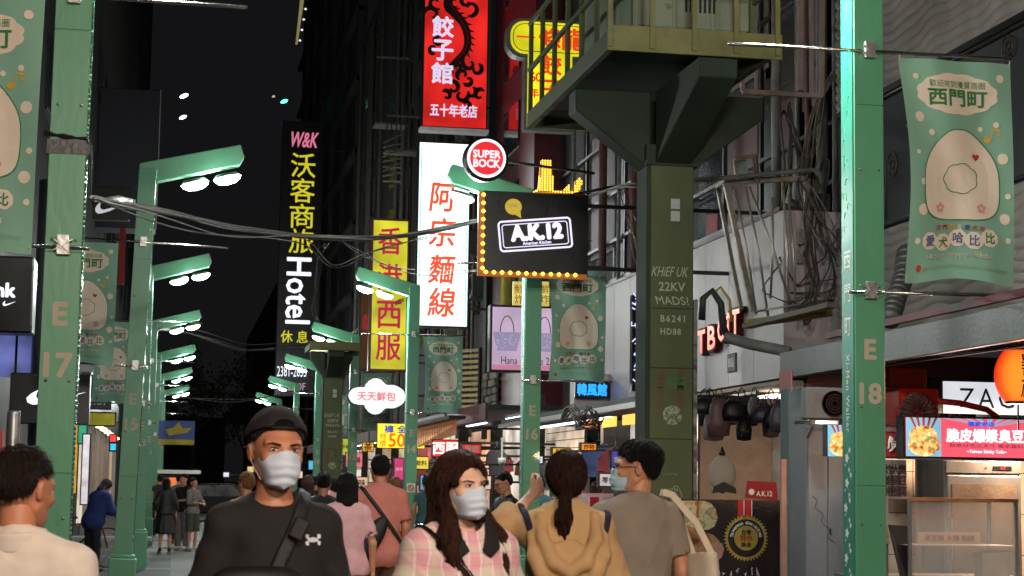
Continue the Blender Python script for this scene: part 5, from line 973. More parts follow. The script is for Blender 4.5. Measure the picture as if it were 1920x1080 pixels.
for i, (px, py, w_, h_, c, s_, Y) in enumerate(small):
    x0, x1, z0, z1 = rect(px-w_/2, py-h_/2, px+w_/2, py+h_/2, Y); t = empty('lit_sign', ((x0+x1)/2, Y, z0), 'small %s lit sign%s %s' % (nm_[i], ' reading '+s_ if s_ else '', ['behind the bobbed woman','above the bobbed woman','beside post E 12','below the cloud sign','right of post E 14','above the check shirt woman','left of her hair','behind her hair','over the phone reader','behind the ponytail','on the dark canopy','at the canopy end','beside the tower','behind the blue mask','by the phone reader','by the far tower','past the far tower','past the cap wearer','at the left of the cap','near the parked car','left of the cap brim'][i]), 'sign'); a, H_ = (x1-x0)/2, z1-z0
    panel('housing', frame_d, t, -a-.02, a+.02, .01, .12, -.02, H_+.02); panel('face', lightbox('small_lit_%d' % i, c, .8, 5, .3), t, -a, a, -.01, .009, 0, H_)
    if s_: letters(s_, flat('ink_%s' % ('dark' if sum(c) > 420 else 'pale'), (60,30,36) if sum(c) > 420 else (240,236,230)), t, (0,-.02,H_/2), w=a*1.5, name='lettering', bold=.02)
    mb = MB(); mb.bar((a,.06,H_*.5), (min(6.3-t.location.x, 3.0), .06, H_*.5+.05), .03); mb.build('bracket', frame_d, t)
# goods hanging from and standing under the canopies
gc = [(150,60,70),(60,80,130),(190,170,140),(90,120,90),(200,190,200),(120,70,110),(200,130,60),(40,40,48)]
words_ = ['coral','blue','sand','sage','lilac','plum','ochre','black']
for k in range(26):
    Y = 24+k*1.15; X = 5.75+rr.uniform(-.15,.25); z_ = rr.uniform(1.75,2.15); c = gc[k % 8]; t = empty('hanging_garment', (X, Y, z_), '%s garment hanging under the %s shop canopy' % (words_[k % 8], ('long near','second','third','fourth','fifth','sixth','farthest')[int((Y-24)/4.6)]), 'garment', 'garments hanging under the canopies')
    w_ = rr.uniform(.16,.24); h_ = rr.uniform(.45,.7); mb = MB(); mb.prism([(-w_*.4,.0),(-w_,-.12),(-w_*1.1,-.32),(-w_*.75,-.32),(-w_*.72,-h_),(w_*.72,-h_),(w_*.75,-.32),(w_*1.1,-.32),(w_,-.12),(w_*.4,.0),(0,-.05)], .05); mb.build('cloth', flat('garment_%d' % (k % 8), c), t, bevel=.012); mb = MB(); mb.tube([(-w_*.8,.02,-.08),(0,.02,.03),(w_*.8,.02,-.08)], .006, 4); mb.tube([(0,.02,.03),(0,.02,.12)], .004, 4); mb.build('hanger', steel, t)
# ================================================================ food stall at the right, behind post E 18
stain = mat('stainless_steel', (.42,.40,.38), rough=.34, metal=.8, var=.12, scale=3, bump=.02); beige = mat('stall_wall_beige', (.52,.42,.33), rough=.55, var=.15); cab_g = mat('cabinet_grey', (.19,.195,.215), rough=.5, var=.2, scale=2, dirt=((.2,.2,.2), 5, .62)); teal_c = mat('column_grey_teal', (.10,.15,.155), rough=.6, var=.2)
# awning beam and sloping roof
XA = 4.95; ya, yb_ = Yat(1925, XA, 620)-2.5, Yat(1462, XA, 720); za0 = at(1700,672,X=XA).z; za1 = at(1700,612,X=XA).z
t = empty('metal_awning', (XA, ya, 0), 'grey metal awning beam running from post E 18 to the right edge', 'awning'); L_ = yb_-ya
panel('front_beam', mat('dusty_galvanised', (.15,.15,.155), rough=.45, metal=.5, var=.35, scale=4), t, 0, .05, 0, L_, za0, za1, .006)
for k in range(9): mb = MB(); y = L_*k/9; mb.add([(.05,y,za1-.01),(.05,y+L_/9-.02,za1-.01),(2.0,y+L_/9-.02,za1+.07),(2.0,y,za1+.07),(.05,y,za1+.01),(.05,y+L_/9-.02,za1+.01),(2.0,y+L_/9-.02,za1+.09),(2.0,y,za1+.09)], [(0,3,2,1),(4,5,6,7),(0,1,5,4),(1,2,6,5),(2,3,7,6),(3,0,4,7)]); mb.build('roof_sheet', MATS['dusty_galvanised'], t)
panel('red_trim', maroon, t, .02, .06, .0, L_-1.0, za1+.04, za1+.09); panel('end_cap', flat('faded_flyer', (180,120,124)), t, -.012, -.001, L_-.32, L_-.02, za0-.12, za0+.06)
mb = MB(); mb.tube([(.06,.3,za0+.02),(.10,2.2,za0-.03),(.05,L_,za0)], .006, 5); mb.build('loose_wire', cab_m, t, True)
# silver flexible duct above the awning beside E 18
t = empty('flexible_duct', (0,0,0), 'dark ribbed flexible duct beside post E 18 above the awning', 'duct'); pts = [A_(1700,470,14.2), A_(1694,520,14.0), A_(1680,560,13.8), A_(1668,600,13.6)]
mb = MB(); V_ = []
for i in range(25):
    u = i/24*3; k = min(int(u), 2); V_.append(pts[k].lerp(pts[k+1], u-k))
for i in range(24): mb.tube([V_[i], V_[i+1]], .085 if i % 2 else .075, 12)
mb.build('hose', mat('duct_grey', (.10,.09,.085), rough=.5, metal=.3), t, True)
def boxed(nm, lab, px0, py0, px1, py1, Y, d, m, cat, z0=None, bevel=.006, pn='case'):
    x0, x1, za, zb = rect(px0, py0, px1, py1, Y); t = empty(nm, (x0, Y, z0 if z0 is not None else za), lab, cat); b = (0 if z0 is None else z0-z0); H_ = zb-(z0 if z0 is not None else za); panel(pn, m, t, 0, x1-x0, 0, d, 0, H_, bevel); return t, x1-x0, H_
t, w_, H_ = boxed('grey_column', 'slim grey-teal column left of the electrical cabinet', 1478, 728, 1514, 1300, 14.3, .2, teal_c, 'column', 0)
panel('edge_strip', mat('pink_lit_edge', (.55,.27,.20), rough=.5), t, -.05, -.001, .02, .06, 0, H_*.75)  # pink colour stands for the warm light along this edge
x_ = w_; panel('dark_notice', flat('notice_dark', (44,38,42)), t, w_*.35, w_+.02, -.012, -.001, 1.5, 2.05); panel('red_print', flat('notice_red', (96,36,40)), t, w_*.45, w_*.95, -.015, -.0125, 1.75, 1.98); letters('CAUTION', whitep, t, (w_*.72,-.015,1.56), w=w_*.55, h=.03, name='lettering')
t, w_, H_ = boxed('electrical_cabinet', 'tall light grey electrical cabinet between the column and post E 18', 1512, 795, 1590, 1400, 13.6, .4, cab_g, 'cabinet', 0)
panel('door', cab_g, t, .01, w_*.50, -.014, -.001, .62, H_-.03, .004); panel('door', cab_g, t, w_*.52, w_-.005, -.014, -.001, .35, H_-.03, .004); panel('lower_door', cab_g, t, .01, w_*.40, -.014, -.001, .05, .60, .004)
for k in range(8): panel('vent_slat', frame_d, t, .03, w_*.26, -.02, -.0145, .28+k*.035, .298+k*.035)
mb = MB(); rr = random.Random(2); mb.tube([Vector((w_*.15+.07*u+.02*math.sin(u*9), -.018, H_*.72-.16*u)) for u in np.linspace(0, 2.2, 26)], .0022, 4); mb.build('scribble', flat('pen_grey', (90,90,94)), t); panel('handle', frame_d, t, w_*.55, w_*.57, -.026, -.0145, 1.15, 1.20)
p = at(1527, 790, Y=13.55); t = ac_unit((0,0,0), 'old air conditioner unit mounted above the electrical cabinet', s=.44); t.location = (p.x, 13.35, p.z+.0); t.rotation_euler.z = PI/2
# second food lightbox piece, menu lightbox, ZAG box
def food_lit(name):
    if name in MATS: return MATS[name]
    m = bpy.data.materials.new(name); m.use_nodes = True; MATS[name] = m; n = m.node_tree.nodes; l = m.node_tree.links; b = n['Principled BSDF']
    tc = n.new('ShaderNodeTexCoord'); v = n.new('ShaderNodeTexNoise'); v.inputs['Scale'].default_value = 22; v.inputs['Detail'].default_value = 4; l.new(tc.outputs['Object'], v.inputs[0])
    r = n.new('ShaderNodeValToRGB'); l.new(v.outputs[0], r.inputs[0]); e = r.color_ramp.elements; e[0].position = .30; e[0].color = (.10,.035,.008,1); e[1].position = .72; e[1].color = (1,.92,.62,1)
    for p_, c in ((.42,(.55,.20,.04,1)), (.50,(.95,.55,.18,1)), (.56,(.30,.36,.08,1)), (.60,(.98,.72,.35,1))): q = e.new(p_); q.color = c
    l.new(r.outputs[0], b.inputs['Emission Color']); l.new(r.outputs[0], b.inputs['Base Color']); b.inputs['Emission Strength'].default_value = .85; return m
def food_print(t, w_, H_, x0_=.02, seed=1):
    """burger-like fried tofu picture: stripes of sky blue and red rays with golden heaps"""
    panel('sky_print', glow('print_sky', (120,190,220), .9), t, 0, w_, -.012, -.0105, 0, H_)
    mb = MB()
    for k in range(5): a_ = w_*(.1+.18*k); mb.prism([(a_,H_),(a_+w_*.08,H_),(w_*.5,H_*.3)], .001, Matrix.Translation((0,-.014,0)))
    mb.build('ray_print', glow('print_red', (226,60,64), .9), t)
    g1 = food_lit('food_gold_lit'); g2 = mat('food_green_lit', (.25,.3,.1), emit=.5, ecol=(.45,.5,.18), var=.5, scale=40)
    rr = random.Random(seed)
    mb = MB(); mb.prism(ell(w_*.46,H_*.30,18,w_*.5,H_*.30)[::-1], .001, Matrix.Translation((0,-.017,0))); mb.prism(ell(w_*.40,H_*.24,18,w_*.48,H_*.55)[::-1], .001, Matrix.Translation((0,-.0185,0))); mb.build('food_print', g1, t)
    mb = MB(); [mb.prism(ell(w_*.07,H_*.05,9,w_*rr.uniform(.2,.8),H_*rr.uniform(.15,.5))[::-1], .001, Matrix.Translation((0,-.0195-.001*k,0))) for k in range(6)]; mb.build('leaf_print', g2, t)
t, w_, H_ = boxed('menu_lightbox', 'small food picture lightbox glimpsed left of post E 18', 1551, 797, 1606, 856, 12.6, .10, black_gloss, 'lightbox', bevel=.004); food_print(t, w_, H_, seed=2)
x0, x1, z0, z1 = rect(1698, 786, 2010, 858, 12.2)
t = empty('menu_lightbox', (x0, 12.2, z0), 'bright stall menu lightbox with fried tofu picture and white characters', 'lightbox'); w_, H_ = x1-x0, z1-z0
panel('housing', black_gloss, t, -.015, w_, .001, .14, -.02, H_+.015, .006); panel('face', lightbox('menu_red', (236,90,110), 1.0, 2, .15), t, 0, w_, -.011, -.001, 0, H_)
fp = empty('tmp', (0,0,0), 'x', 'x'); 
food_print(t, .26, H_, seed=5)
mb = MB()
for k in range(9): a_ = .27+k*.085; mb.prism([(a_,H_),(a_+.04,H_),(.62,H_*.78)], .001, Matrix.Translation((0,-.014,0)))
mb.build('ray_print', glow('ray_blue', (120,196,226), .9), t)
bpy.data.objects.remove(fp)
mw = glow('menu_white', (255,246,250), 1.25); letters('脆皮爆漿臭豆腐', mw, t, (.31+.33,-.02,H_*.56), w=.68, h=.092, name='lettering', bold=.035); letters('酥脆好吃又多汁 獨家醬料', flat('menu_dark', (110,30,40)), t, (.60,-.02,H_*.30), w=.56, h=.028, name='lettering'); letters('~Taiwan Stinky Tofu~', mw, t, (.60,-.02,H_*.14), w=.30, h=.030, name='lettering', bold=.02); letters('獨家老店', glow('menu_blue', (60,90,220), .9), t, (.56,-.02,H_*.86), w=.20, h=.032, name='lettering', bold=.05)
light('menu_glow', (w_*.45,-.1,H_/2), 16, .9, (1,.72,.70), (0,-1,-.35), 'RECTANGLE', parent=t, size_y=.2)
x0, x1, z0, z1 = rect(1768, 718, 2010, 778, 13.6); t = empty('lit_sign', (x0, 13.6, z0), 'white lightbox with black letters ZAG behind the red lantern', 'sign'); w_, H_ = x1-x0, z1-z0; panel('housing', black_gloss, t, -.1, w_, .001, .15, -.03, H_+.03); panel('face', lightbox('zag_white', (222,228,236), .95, 2, .15), t, 0, w_, -.01, -.001, 0, H_)
letters('ZAG', flat('zag_black', (20,20,26)), t, (.36,-.02,H_*.5), w=.46, h=.155, name='lettering', spacing=1.25, bold=-.005)
x0, x1, z0, z1 = rect(1764, 778, 1830, 786, 13.0); t = empty('name_strip', (x0, 13.0, z0), 'black strip with white word Kitchen under the white lightbox', 'sign'); panel('strip', black_gloss, t, 0, x1-x0, 0, .03, 0, z1-z0+.01); letters('Kitchen', whitep, t, ((x1-x0)*.5,-.003,(z1-z0)*.55), w=.16, name='lettering', bold=.03)
# red lantern
p = at(1908, 705, Y=11.3); t = empty('red_lantern', p, 'glowing red paper lantern with black characters 臭豆腐 at the right edge', 'lantern')
lm = bpy.data.materials.new('lantern_paper'); lm.use_nodes = True; b_ = lm.node_tree.nodes['Principled BSDF']; b_.inputs['Base Color'].default_value = (.6,.05,.02,1); b_.inputs['Roughness'].default_value = .7
n_ = lm.node_tree.nodes; l_ = lm.node_tree.links; lw_ = n_.new('ShaderNodeLayerWeight'); lw_.inputs[0].default_value = .35; cr_ = n_.new('ShaderNodeMixRGB'); cr_.inputs[1].default_value = (1.0,.17,.012,1); cr_.inputs[2].default_value = (.85,.025,.006,1); l_.new(lw_.outputs['Facing'], cr_.inputs[0]); vr_ = n_.new('ShaderNodeValToRGB'); e_ = vr_.color_ramp.elements; e_[0].position = .0; e_[0].color = (1,.36,.03,1); e_[1].position = .85; e_[1].color = (.42,.008,.004,1); q_ = e_.new(.22); q_.color = (.98,.13,.012,1); q_ = e_.new(.5); q_.color = (.85,.035,.006,1); l_.new(lw_.outputs['Facing'], vr_.inputs[0]); l_.new(vr_.outputs[0], b_.inputs['Emission Color']); b_.inputs['Emission Strength'].default_value = 1.0
prof = []
for i in range(49): u = i/48; r_ = .155*math.sin(PI*(.12+.76*u))**.55; prof.append((r_*(1-.035*(i % 2)), -.17+.34*u))
mb = MB(); mb.lathe(prof, 36); mb.build('paper', lm, t, True)
for z_ in (-.185, .165): mb = MB(); mb.lathe([(.07,z_),(.09,z_),(.09,z_+.02),(.07,z_+.02)], 20); mb.build('cap_ring', MATS['black_tape'], t, True)
def lant(pv): a_ = pv.x/.158; r_ = .158*math.sin(PI*(.12+.76*(pv.z+.17)/.34))**.55; return Vector((r_*math.sin(a_), -r_*math.cos(a_), pv.z))
for ch, z_ in zip('臭豆腐', (.10, .0, -.10)): letters(ch, flat('lantern_black', (24,10,8)), t, (.0,0,z_), h=.088, w=.085, name='lettering', warp=lant, bold=.02)
mb = MB(); mb.tube([(0,0,.18),(0,0,.32)], .004, 5); mb.build('cord', MATS['black_tape'], t); mb = MB(); mb.tube([(0,0,-.19),(0,0,-.36)], .006, 5); mb.build('tassel', MATS['black_tape'], t)
light('lantern_glow', (0,-.25,0), 9, .3, (1,.25,.10), (-.5,-1,-.2), parent=t); light('lantern_glow', (-.22,0,0), 7, .3, (1,.2,.08), (-1,.5,.0), parent=t)
# red canopy boxes and fat hose, red light painted into its dark colour
red_box = mat('stall_red_panel', (.45,.03,.02), rough=.5, var=.25)
t, w_, H_ = boxed('red_stall_box', 'red box panel behind the hose, right of post E 18', 1684, 728, 1760, 795, 12.9, .3, red_box, 'panel'); t2, _, _ = boxed('red_stall_box', 'upper dark red box above the hose', 1668, 690, 1738, 727, 13.1, .3, mat('stall_dark_red', (.16,.015,.02), rough=.6), 'panel')
t = empty('ribbed_hose', (0,0,0), 'fat dark ribbed hose tinted red for the lantern light', 'hose'); mb = MB(); q = [A_(1700,792,12.6), A_(1704,760,12.6), A_(1722,748,12.6), A_(1742,762,12.6), A_(1748,790,12.6)]; V_ = []
for i in range(29): u = i/28*4; k = min(int(u), 3); V_.append(q[k].lerp(q[k+1], u-k))
for i in range(28): mb.tube([V_[i], V_[i+1]], .062 if i % 2 else .052, 12)
mb.build('hose', mat('hose_dark', (.07,.03,.03), rough=.5), t, True); mb = MB(); mb.tube([A_(1760,752,12.5), A_(1800,756,12.4), A_(1850,768,12.3), A_(1872,784,12.3)], .022, 8); mb.build('red_pipe', mat('red_pipe', (.4,.02,.02), rough=.4), t, True)
# purple-grey ceiling clutter under awning
t = empty('stall_ceiling', (XA+.1, ya+.2, 0), 'dim mauve underside with cross pipes behind the lantern', 'ceiling'); panel('back_panel', mat('mauve_panel', (.12,.07,.09), rough=.7, var=.3), t, 0, 2.0, L_-.6, L_-.5, 2.15, za1-.02)
for k in range(3): mb = MB(); mb.tube([(.1,1.2+k*.8,2.38+.05*k),(2.0,1.4+k*.8,2.44+.04*k)], .016, 6); mb.build('cross_pipe', [pipe_g, pipe_r, steel][k], t, True)
# stall back wall, notices, duct
x0, x1, z0, z1 = rect(1640, 862, 2010, 1400, 13.9); t = empty('stall_wall', (x0, 13.9, 0), 'beige tiled back wall of the food stall', 'wall'); w_ = x1-x0
zz = 0; k = 0
while zz < z1-.02:
    xx = 0
    while xx < w_: panel('wall_tile', beige, t, xx+.003, min(xx+.33, w_)-.003, 0, .02, zz+.003, min(zz+.33, z1)-.003); xx += .33
    zz += .33
panel('backing', conc, t, 0, w_, .021, .1, 0, z1)
light('stall_lamp', (w_*.45,-1.1,2.0), 85, .5, (1,.68,.45), (0,.3,-1), parent=t)
t, w_, H_ = boxed('notice_board', 'red notice with white script beside post E 18 under the hose', 1658, 800, 1694, 857, 12.5, .03, flat('notice_maroon', (150,28,44)), 'notice', bevel=.003)
panel('top_strip', flat('strip_grey', (120,110,112)), t, 0, w_, -.005, -.001, H_*.84, H_-.01); mb = MB(); rr = random.Random(8); [mb.tube([Vector((w_*rr.uniform(.15,.85),-.006,H_*rr.uniform(.15,.7))) for _ in range(3)], .006, 4) for _ in range(6)]; mb.build('script_print', whitep, t)
t, w_, H_ = boxed('price_list', 'grey price list with three columns of dark characters beside post E 18', 1658, 862, 1700, 936, 12.5, .02, flat('price_grey', (128,112,110)), 'notice', bevel=.003)
for k, s_ in enumerate(('炸\n蝦\n捲', '大\n腸\n圈', '臭\n豆\n腐')): letters(s_, flat('price_ink', (46,30,32)), t, (w_*(.2+.3*k),-.004,H_*.48), h=H_*.8, name='lettering', bold=.02); 
for k in (1, 2): panel('divider', flat('price_ink', (46,30,32)), t, w_*(.05+.3*k)-.001, w_*(.05+.3*k)+.001, -.004, -.001, .02, H_-.02)
p = at(1760, 950, Y=13.3); t = empty('stove_pipe', (p.x, 13.3, 0), 'round steel flue pipe left of the refrigerator', 'pipe'); mb = MB(); mb.lathe([(.085,.9),(.085,1.75),(.09,1.76),(.09,1.80),(.085,1.81),(.085,2.1)], 20, Matrix.Rotation(R(-3),4,'Y')); mb.build('flue', mat('dull_flue', (.25,.22,.20), rough=.45, metal=.6, var=.4), t, True)
# refrigerator
x0, x1, z0, z1 = rect(1772, 858, 1918, 1400, 12.9); t = empty('refrigerator', (x0, 12.9, 0), 'stainless steel display refrigerator with a red digital readout', 'refrigerator'); w_, H_ = x1-x0, z1
panel('case', stain, t, 0, w_, 0, .55, .08, H_, .008); panel('control_panel', stain, t, .01, w_-.01, -.02, -.001, H_-.115, H_-.03, .003); dr_ = panel('door', stain, t, .015, w_-.015, -.03, -.001, .15, H_-.135, .006)
panel('door_glass', mat('fridge_glass', (.16,.12,.09), rough=.12, var=.4, scale=3), dr_, .05, w_-.05, -.034, -.0305, .22, H_-.20); panel('display', black_gloss, t, w_*.62, w_*.86, -.026, -.0205, H_-.092, H_-.062); letters('-1.8', glow('readout_red', (255,40,50), 1.6), t, (w_*.74,-.028,H_-.077), h=.018, name='lettering', bold=.03)
panel('lamp_dot', MATS['readout_red'], t, w_*.52, w_*.54, -.026, -.0205, H_-.082, H_-.072); panel('handle', steel, dr_, .025, .04, -.06, -.031, 1.0, 1.3)
# glass food case
x0, x1, z0, z1 = rect(1706, 934, 1912, 1400, 11.8); t = empty('food_case', (x0, 11.8, 0), 'glass food case with a brown wooden frame on the stall counter', 'display case'); w_ = x1-x0; zc = at(1800,1080,Y=11.8).z-.02; orange = mat('brown_wood_frame', (.30,.13,.05), rough=.5, var=.25)
glass = bpy.data.materials.new('case_glass'); glass.use_nodes = True; g_ = glass.node_tree.nodes['Principled BSDF']; g_.inputs['Base Color'].default_value = (.9,.85,.78,1); g_.inputs['Roughness'].default_value = .05; g_.inputs['Alpha'].default_value = .22
for q in ((0,.022,0,.03,zc,z1),(w_-.022,w_,0,.03,zc,z1),(.0221,w_-.0221,0,.03,z1-.022,z1),(.0221,w_-.0221,0,.03,zc,zc+.02),(0,.022,.42,.45,zc,z1),(w_-.022,w_,.42,.45,zc,z1)): panel('frame_bar', orange if q[5] == z1 and q[4] > zc+.1 else stain, t, *q[:4], q[4], q[5], .002)
panel('frame_bar', orange, t, 0, w_, -.012, -.001, z1-.025, z1-.001)
panel('glass_pane', glass, t, .023, w_-.023, .012, .016, zc+.02, z1-.022)
panel('shelf', stain, t, .0, w_, .03, .42, zc+.22, zc+.225)
t2, w2_, h2_ = boxed('paper_sign', 'tan paper sign slanting inside the glass food case', 1722, 998, 1838, 1020, 11.95, .01, mat('tan_card', (.45,.24,.12), rough=.7), 'sign', bevel=0); letters('臭豆腐 大腸 麵線', flat('card_ink', (90,26,16)), t2, (w2_/2,-.003,h2_/2), w=w2_*.8, h=h2_*.5, name='lettering', bold=.03)
t2, w2_, h2_ = boxed('paper_box', 'open cream paper box inside the glass food case', 1842, 1036, 1894, 1090, 12.0, .14, mat('cream_card', (.62,.50,.36), rough=.7), 'box', bevel=.002, pn='carton')
panel('flap', MATS['cream_card'], t2, .0, w2_, -.012, -.002, h2_, h2_+.02)
t = empty('dark_flap_board', (0,0,0), 'black slanted board beside the glass food case', 'board'); mb = MB(); mb.add([A_(1668,984,11.9), A_(1704,986,12.0), A_(1706,1100,12.0), A_(1694,1100,11.9)]+[v+Vector((0,.03,0)) for v in (A_(1668,984,11.9), A_(1704,986,12.0), A_(1706,1100,12.0), A_(1694,1100,11.9))], [(0,3,2,1),(4,5,6,7),(0,1,5,4),(1,2,6,5),(2,3,7,6),(3,0,4,7)]); mb.build('board', MATS['black_tape'], t)
p0 = rect(1664, 1000, 1990, 1010, 11.6); t = empty('stall_counter', (p0[0], 11.7, 0), 'steel counter of the food stall at the lower right', 'counter'); panel('top', stain, t, 0, p0[1]-p0[0], -.05, .9, zc-.03, zc-.001); panel('front', stain, t, .02, p0[1]-p0[0]-.02, 0, .85, .05, zc-.031)
# ================================================================ overhead cables
cable_bundle('overhead_cable_bundle', 'thick bundle of black cables sagging from post E 17 across the whole street', [A_(170,371,10.6), A_(230,384,12), A_(330,402,14.2), A_(455,430,16.5), A_(620,446,18.6), A_(740,444,20), A_(880,418,21.5), A_(1010,382,22.8), A_(1100,360,23.6), A_(1160,348,24.2)], 12, .011, .010, cab_m)
cable_bundle('overhead_cable', 'thin loose cables hanging below the sagging bundle', [A_(180,376,10.6), A_(400,440,15), A_(560,452,18), A_(620,500,18.4), A_(700,470,19.4), A_(820,440,21)], 2, .03, .006, cab_m)
cable_bundle('overhead_cable', 'thin pale cable drooping under the bundle towards the A.K.12 sign', [A_(640,452,18.8), A_(780,500,20.4), A_(950,492,22.6), A_(1110,452,24)], 2, .03, .006, cab_l)
cable_bundle('overhead_cable', 'cables dropping from the wall anchor beside the tower', [A_(1165,350,24), A_(1180,400,23), A_(1200,470,22), A_(1206,520,21)], 4, .06, .008, cab_l)
cable_bundle('overhead_cable', 'thin grey cable from the wall anchor to the tower', [A_(1090,372,23.4), A_(1150,352,22), A_(1212,345,17.6)], 2, .03, .010, cab_m)
cable_bundle('overhead_cable', 'sagging cables low across the street before the hotel sign', [A_(300,615,42), A_(420,650,48), A_(520,662,52), A_(640,640,55), A_(760,560,48)], 4, .10, .014, cab_m)
cable_bundle('overhead_cable', 'thin cable across the far street below the hotel sign', [A_(330,745,60), A_(440,752,64), A_(560,735,66)], 2, .05, .014, cab_m)
cable_bundle('overhead_cable', 'knotted cables hanging from the bundle above the far lamps', [A_(625,450,18.7), A_(612,470,18.8), A_(600,560,20), A_(598,600,21)], 3, .05, .006, cab_m)
mb = MB(); mb.lathe([(.0,-.05),(.05,-.03),(.055,.03),(.0,.06)], 10, Matrix.Translation(A_(222,380,11.9)) @ Matrix.Diagonal((2,1,.8,1))); o = mb.build('cable_clamp', steel, None, True); tag(o, 'pale clamp gripping the cable bundle near post E 17', 'clamp')
# ================================================================ people: bodies and clothes as smooth distance fields turned into single meshes
A3 = lambda *p: np.array(p, float)
def d_ell(p, c, r):
    q = (p-A3(*c))/A3(*r); k0 = np.sqrt((q*q).sum(-1)); k1 = np.sqrt(((q/A3(*r))**2).sum(-1)); return k0*(k0-1)/np.maximum(k1, 1e-6)
def d_cone(p, a, b, ra, rb):
    a, b = A3(*a), A3(*b); ab = b-a; t = np.clip(((p-a)@ab)/max(ab@ab, 1e-9), 0, 1)
    q = p-a-t[..., None]*ab; return np.sqrt((q*q).sum(-1))-(ra+(rb-ra)*t)
def smin(a, b, k):
    h = np.maximum(k-np.abs(a-b), 0)/k; return np.minimum(a, b)-h*h*k*.25
def smax(a, b, k): return -smin(-a, -b, k)
def polar(parts, k):
    d = parts[0]
    for q in parts[1:]: d = smin(d, q, k)
    return d
def nets(fn, lo, hi, res):
    """surface nets of fn(points)=0"""
    lo, hi = A3(*lo), A3(*hi); n = np.ceil((hi-lo)/res).astype(int)+1
    ax = [lo[i]+np.arange(n[i])*res for i in range(3)]
    P = np.stack(np.meshgrid(*ax, indexing='ij'), -1); F = fn(P).astype(float)
    F[0]=F[-1]=1; F[:,0]=F[:,-1]=1; F[:,:,0]=F[:,:,-1]=1
    s = F < 0; nc = n-1
    cnt = np.zeros(nc); acc = np.zeros((*nc, 3))
    for a in range(3):
        sl0 = [slice(None)]*3; sl1 = [slice(None)]*3; sl0[a] = slice(0, -1); sl1[a] = slice(1, None)
        f0, f1 = F[tuple(sl0)], F[tuple(sl1)]; x = (f0 < 0) != (f1 < 0)
        t = np.where(x, f0/np.where(x, f0-f1, 1), 0)
        pos = P[tuple(sl0)].copy(); pos[..., a] += t*res; pos *= x[..., None]
        o = [i for i in range(3) if i != a]
        for da in (0, 1):
            for db in (0, 1):
                sl = [slice(None)]*3
                sl[o[0]] = slice(da, da+nc[o[0]]); sl[o[1]] = slice(db, db+nc[o[1]])
                cnt += x[tuple(sl)]; acc += pos[tuple(sl)]
    m = cnt > 0; idx = -np.ones(nc, int); idx[m] = np.arange(m.sum()); V = acc[m]/cnt[m][:, None]
    faces = []
    for a in range(3):
        o = [(a+1) % 3, (a+2) % 3]
        sl0 = [slice(None)]*3; sl1 = [slice(None)]*3; sl0[a] = slice(0, -1); sl1[a] = slice(1, None)
        s0, s1 = s[tuple(sl0)], s[tuple(sl1)]
        for flip in (0, 1):
            e = np.argwhere((s0 & ~s1) if flip == 0 else (~s0 & s1))
            e = e[(e[:, o[0]] > 0) & (e[:, o[1]] > 0) & (e[:, o[0]] < nc[o[0]]) & (e[:, o[1]] < nc[o[1]])]
            if len(e) == 0: continue
            q = []
            for da, db in ((-1, -1), (0, -1), (0, 0), (-1, 0)):
                c = e.copy(); c[:, o[0]] += da; c[:, o[1]] += db; q.append(idx[c[:, 0], c[:, 1], c[:, 2]])
            q = np.stack(q, 1); faces.append(q if flip == 0 else q[:, ::-1])
    return V, (np.concatenate(faces) if faces else np.zeros((0, 4), int))
def np_mesh(name, pieces, m, parent, smooth=True):
    V = np.concatenate([v for v, f in pieces]); off = 0; Fs = []
    for v, f in pieces: Fs.append(f+off); off += len(v)
    Fq = np.concatenate(Fs); me = bpy.data.meshes.new(name)
    me.vertices.add(len(V)); me.vertices.foreach_set('co', V.ravel()); me.loops.add(Fq.size); me.loops.foreach_set('vertex_index', Fq.ravel())
    me.polygons.add(len(Fq)); me.polygons.foreach_set('loop_start', np.arange(0, Fq.size, 4)); me.polygons.foreach_set('loop_total', np.full(len(Fq), 4))
    me.update(calc_edges=True); me.materials.append(m)
    if smooth: me.polygons.foreach_set('use_smooth', [True]*len(Fq))
    o = bpy.data.objects.new(name, me); COL.objects.link(o); o.parent = parent; return o
def rotz(a): c, s = math.cos(a), math.sin(a); return np.array([[c,-s,0],[s,c,0],[0,0,1]])
def rotx(a): c, s = math.cos(a), math.sin(a); return np.array([[1,0,0],[0,c,-s],[0,s,c]])
def roty(a): c, s = math.cos(a), math.sin(a); return np.array([[c,0,s],[0,1,0],[-s,0,c]])
def skin_mat(name, rgb):
    if name in MATS: return MATS[name]
    m = mat(name, lin(rgb), rough=.5, var=.12, scale=14, bump=.06, bscale=220)
    b = m.node_tree.nodes['Principled BSDF']; b.inputs['Subsurface Weight'].default_value = .12; b.inputs['Subsurface Radius'].default_value = (.012, .005, .003); b.inputs['Subsurface Scale'].default_value = 1
    return m
def hair_mat(name, rgb, rough=.5):
    return mat(name, lin(rgb), rough=rough, var=.8, scale=34, bump=.8, bscale=60, stretch=(6, 6, .55), spec=.22)
def skull(p): return d_ell(p, (0,.018,.135), (.077,.098,.094))
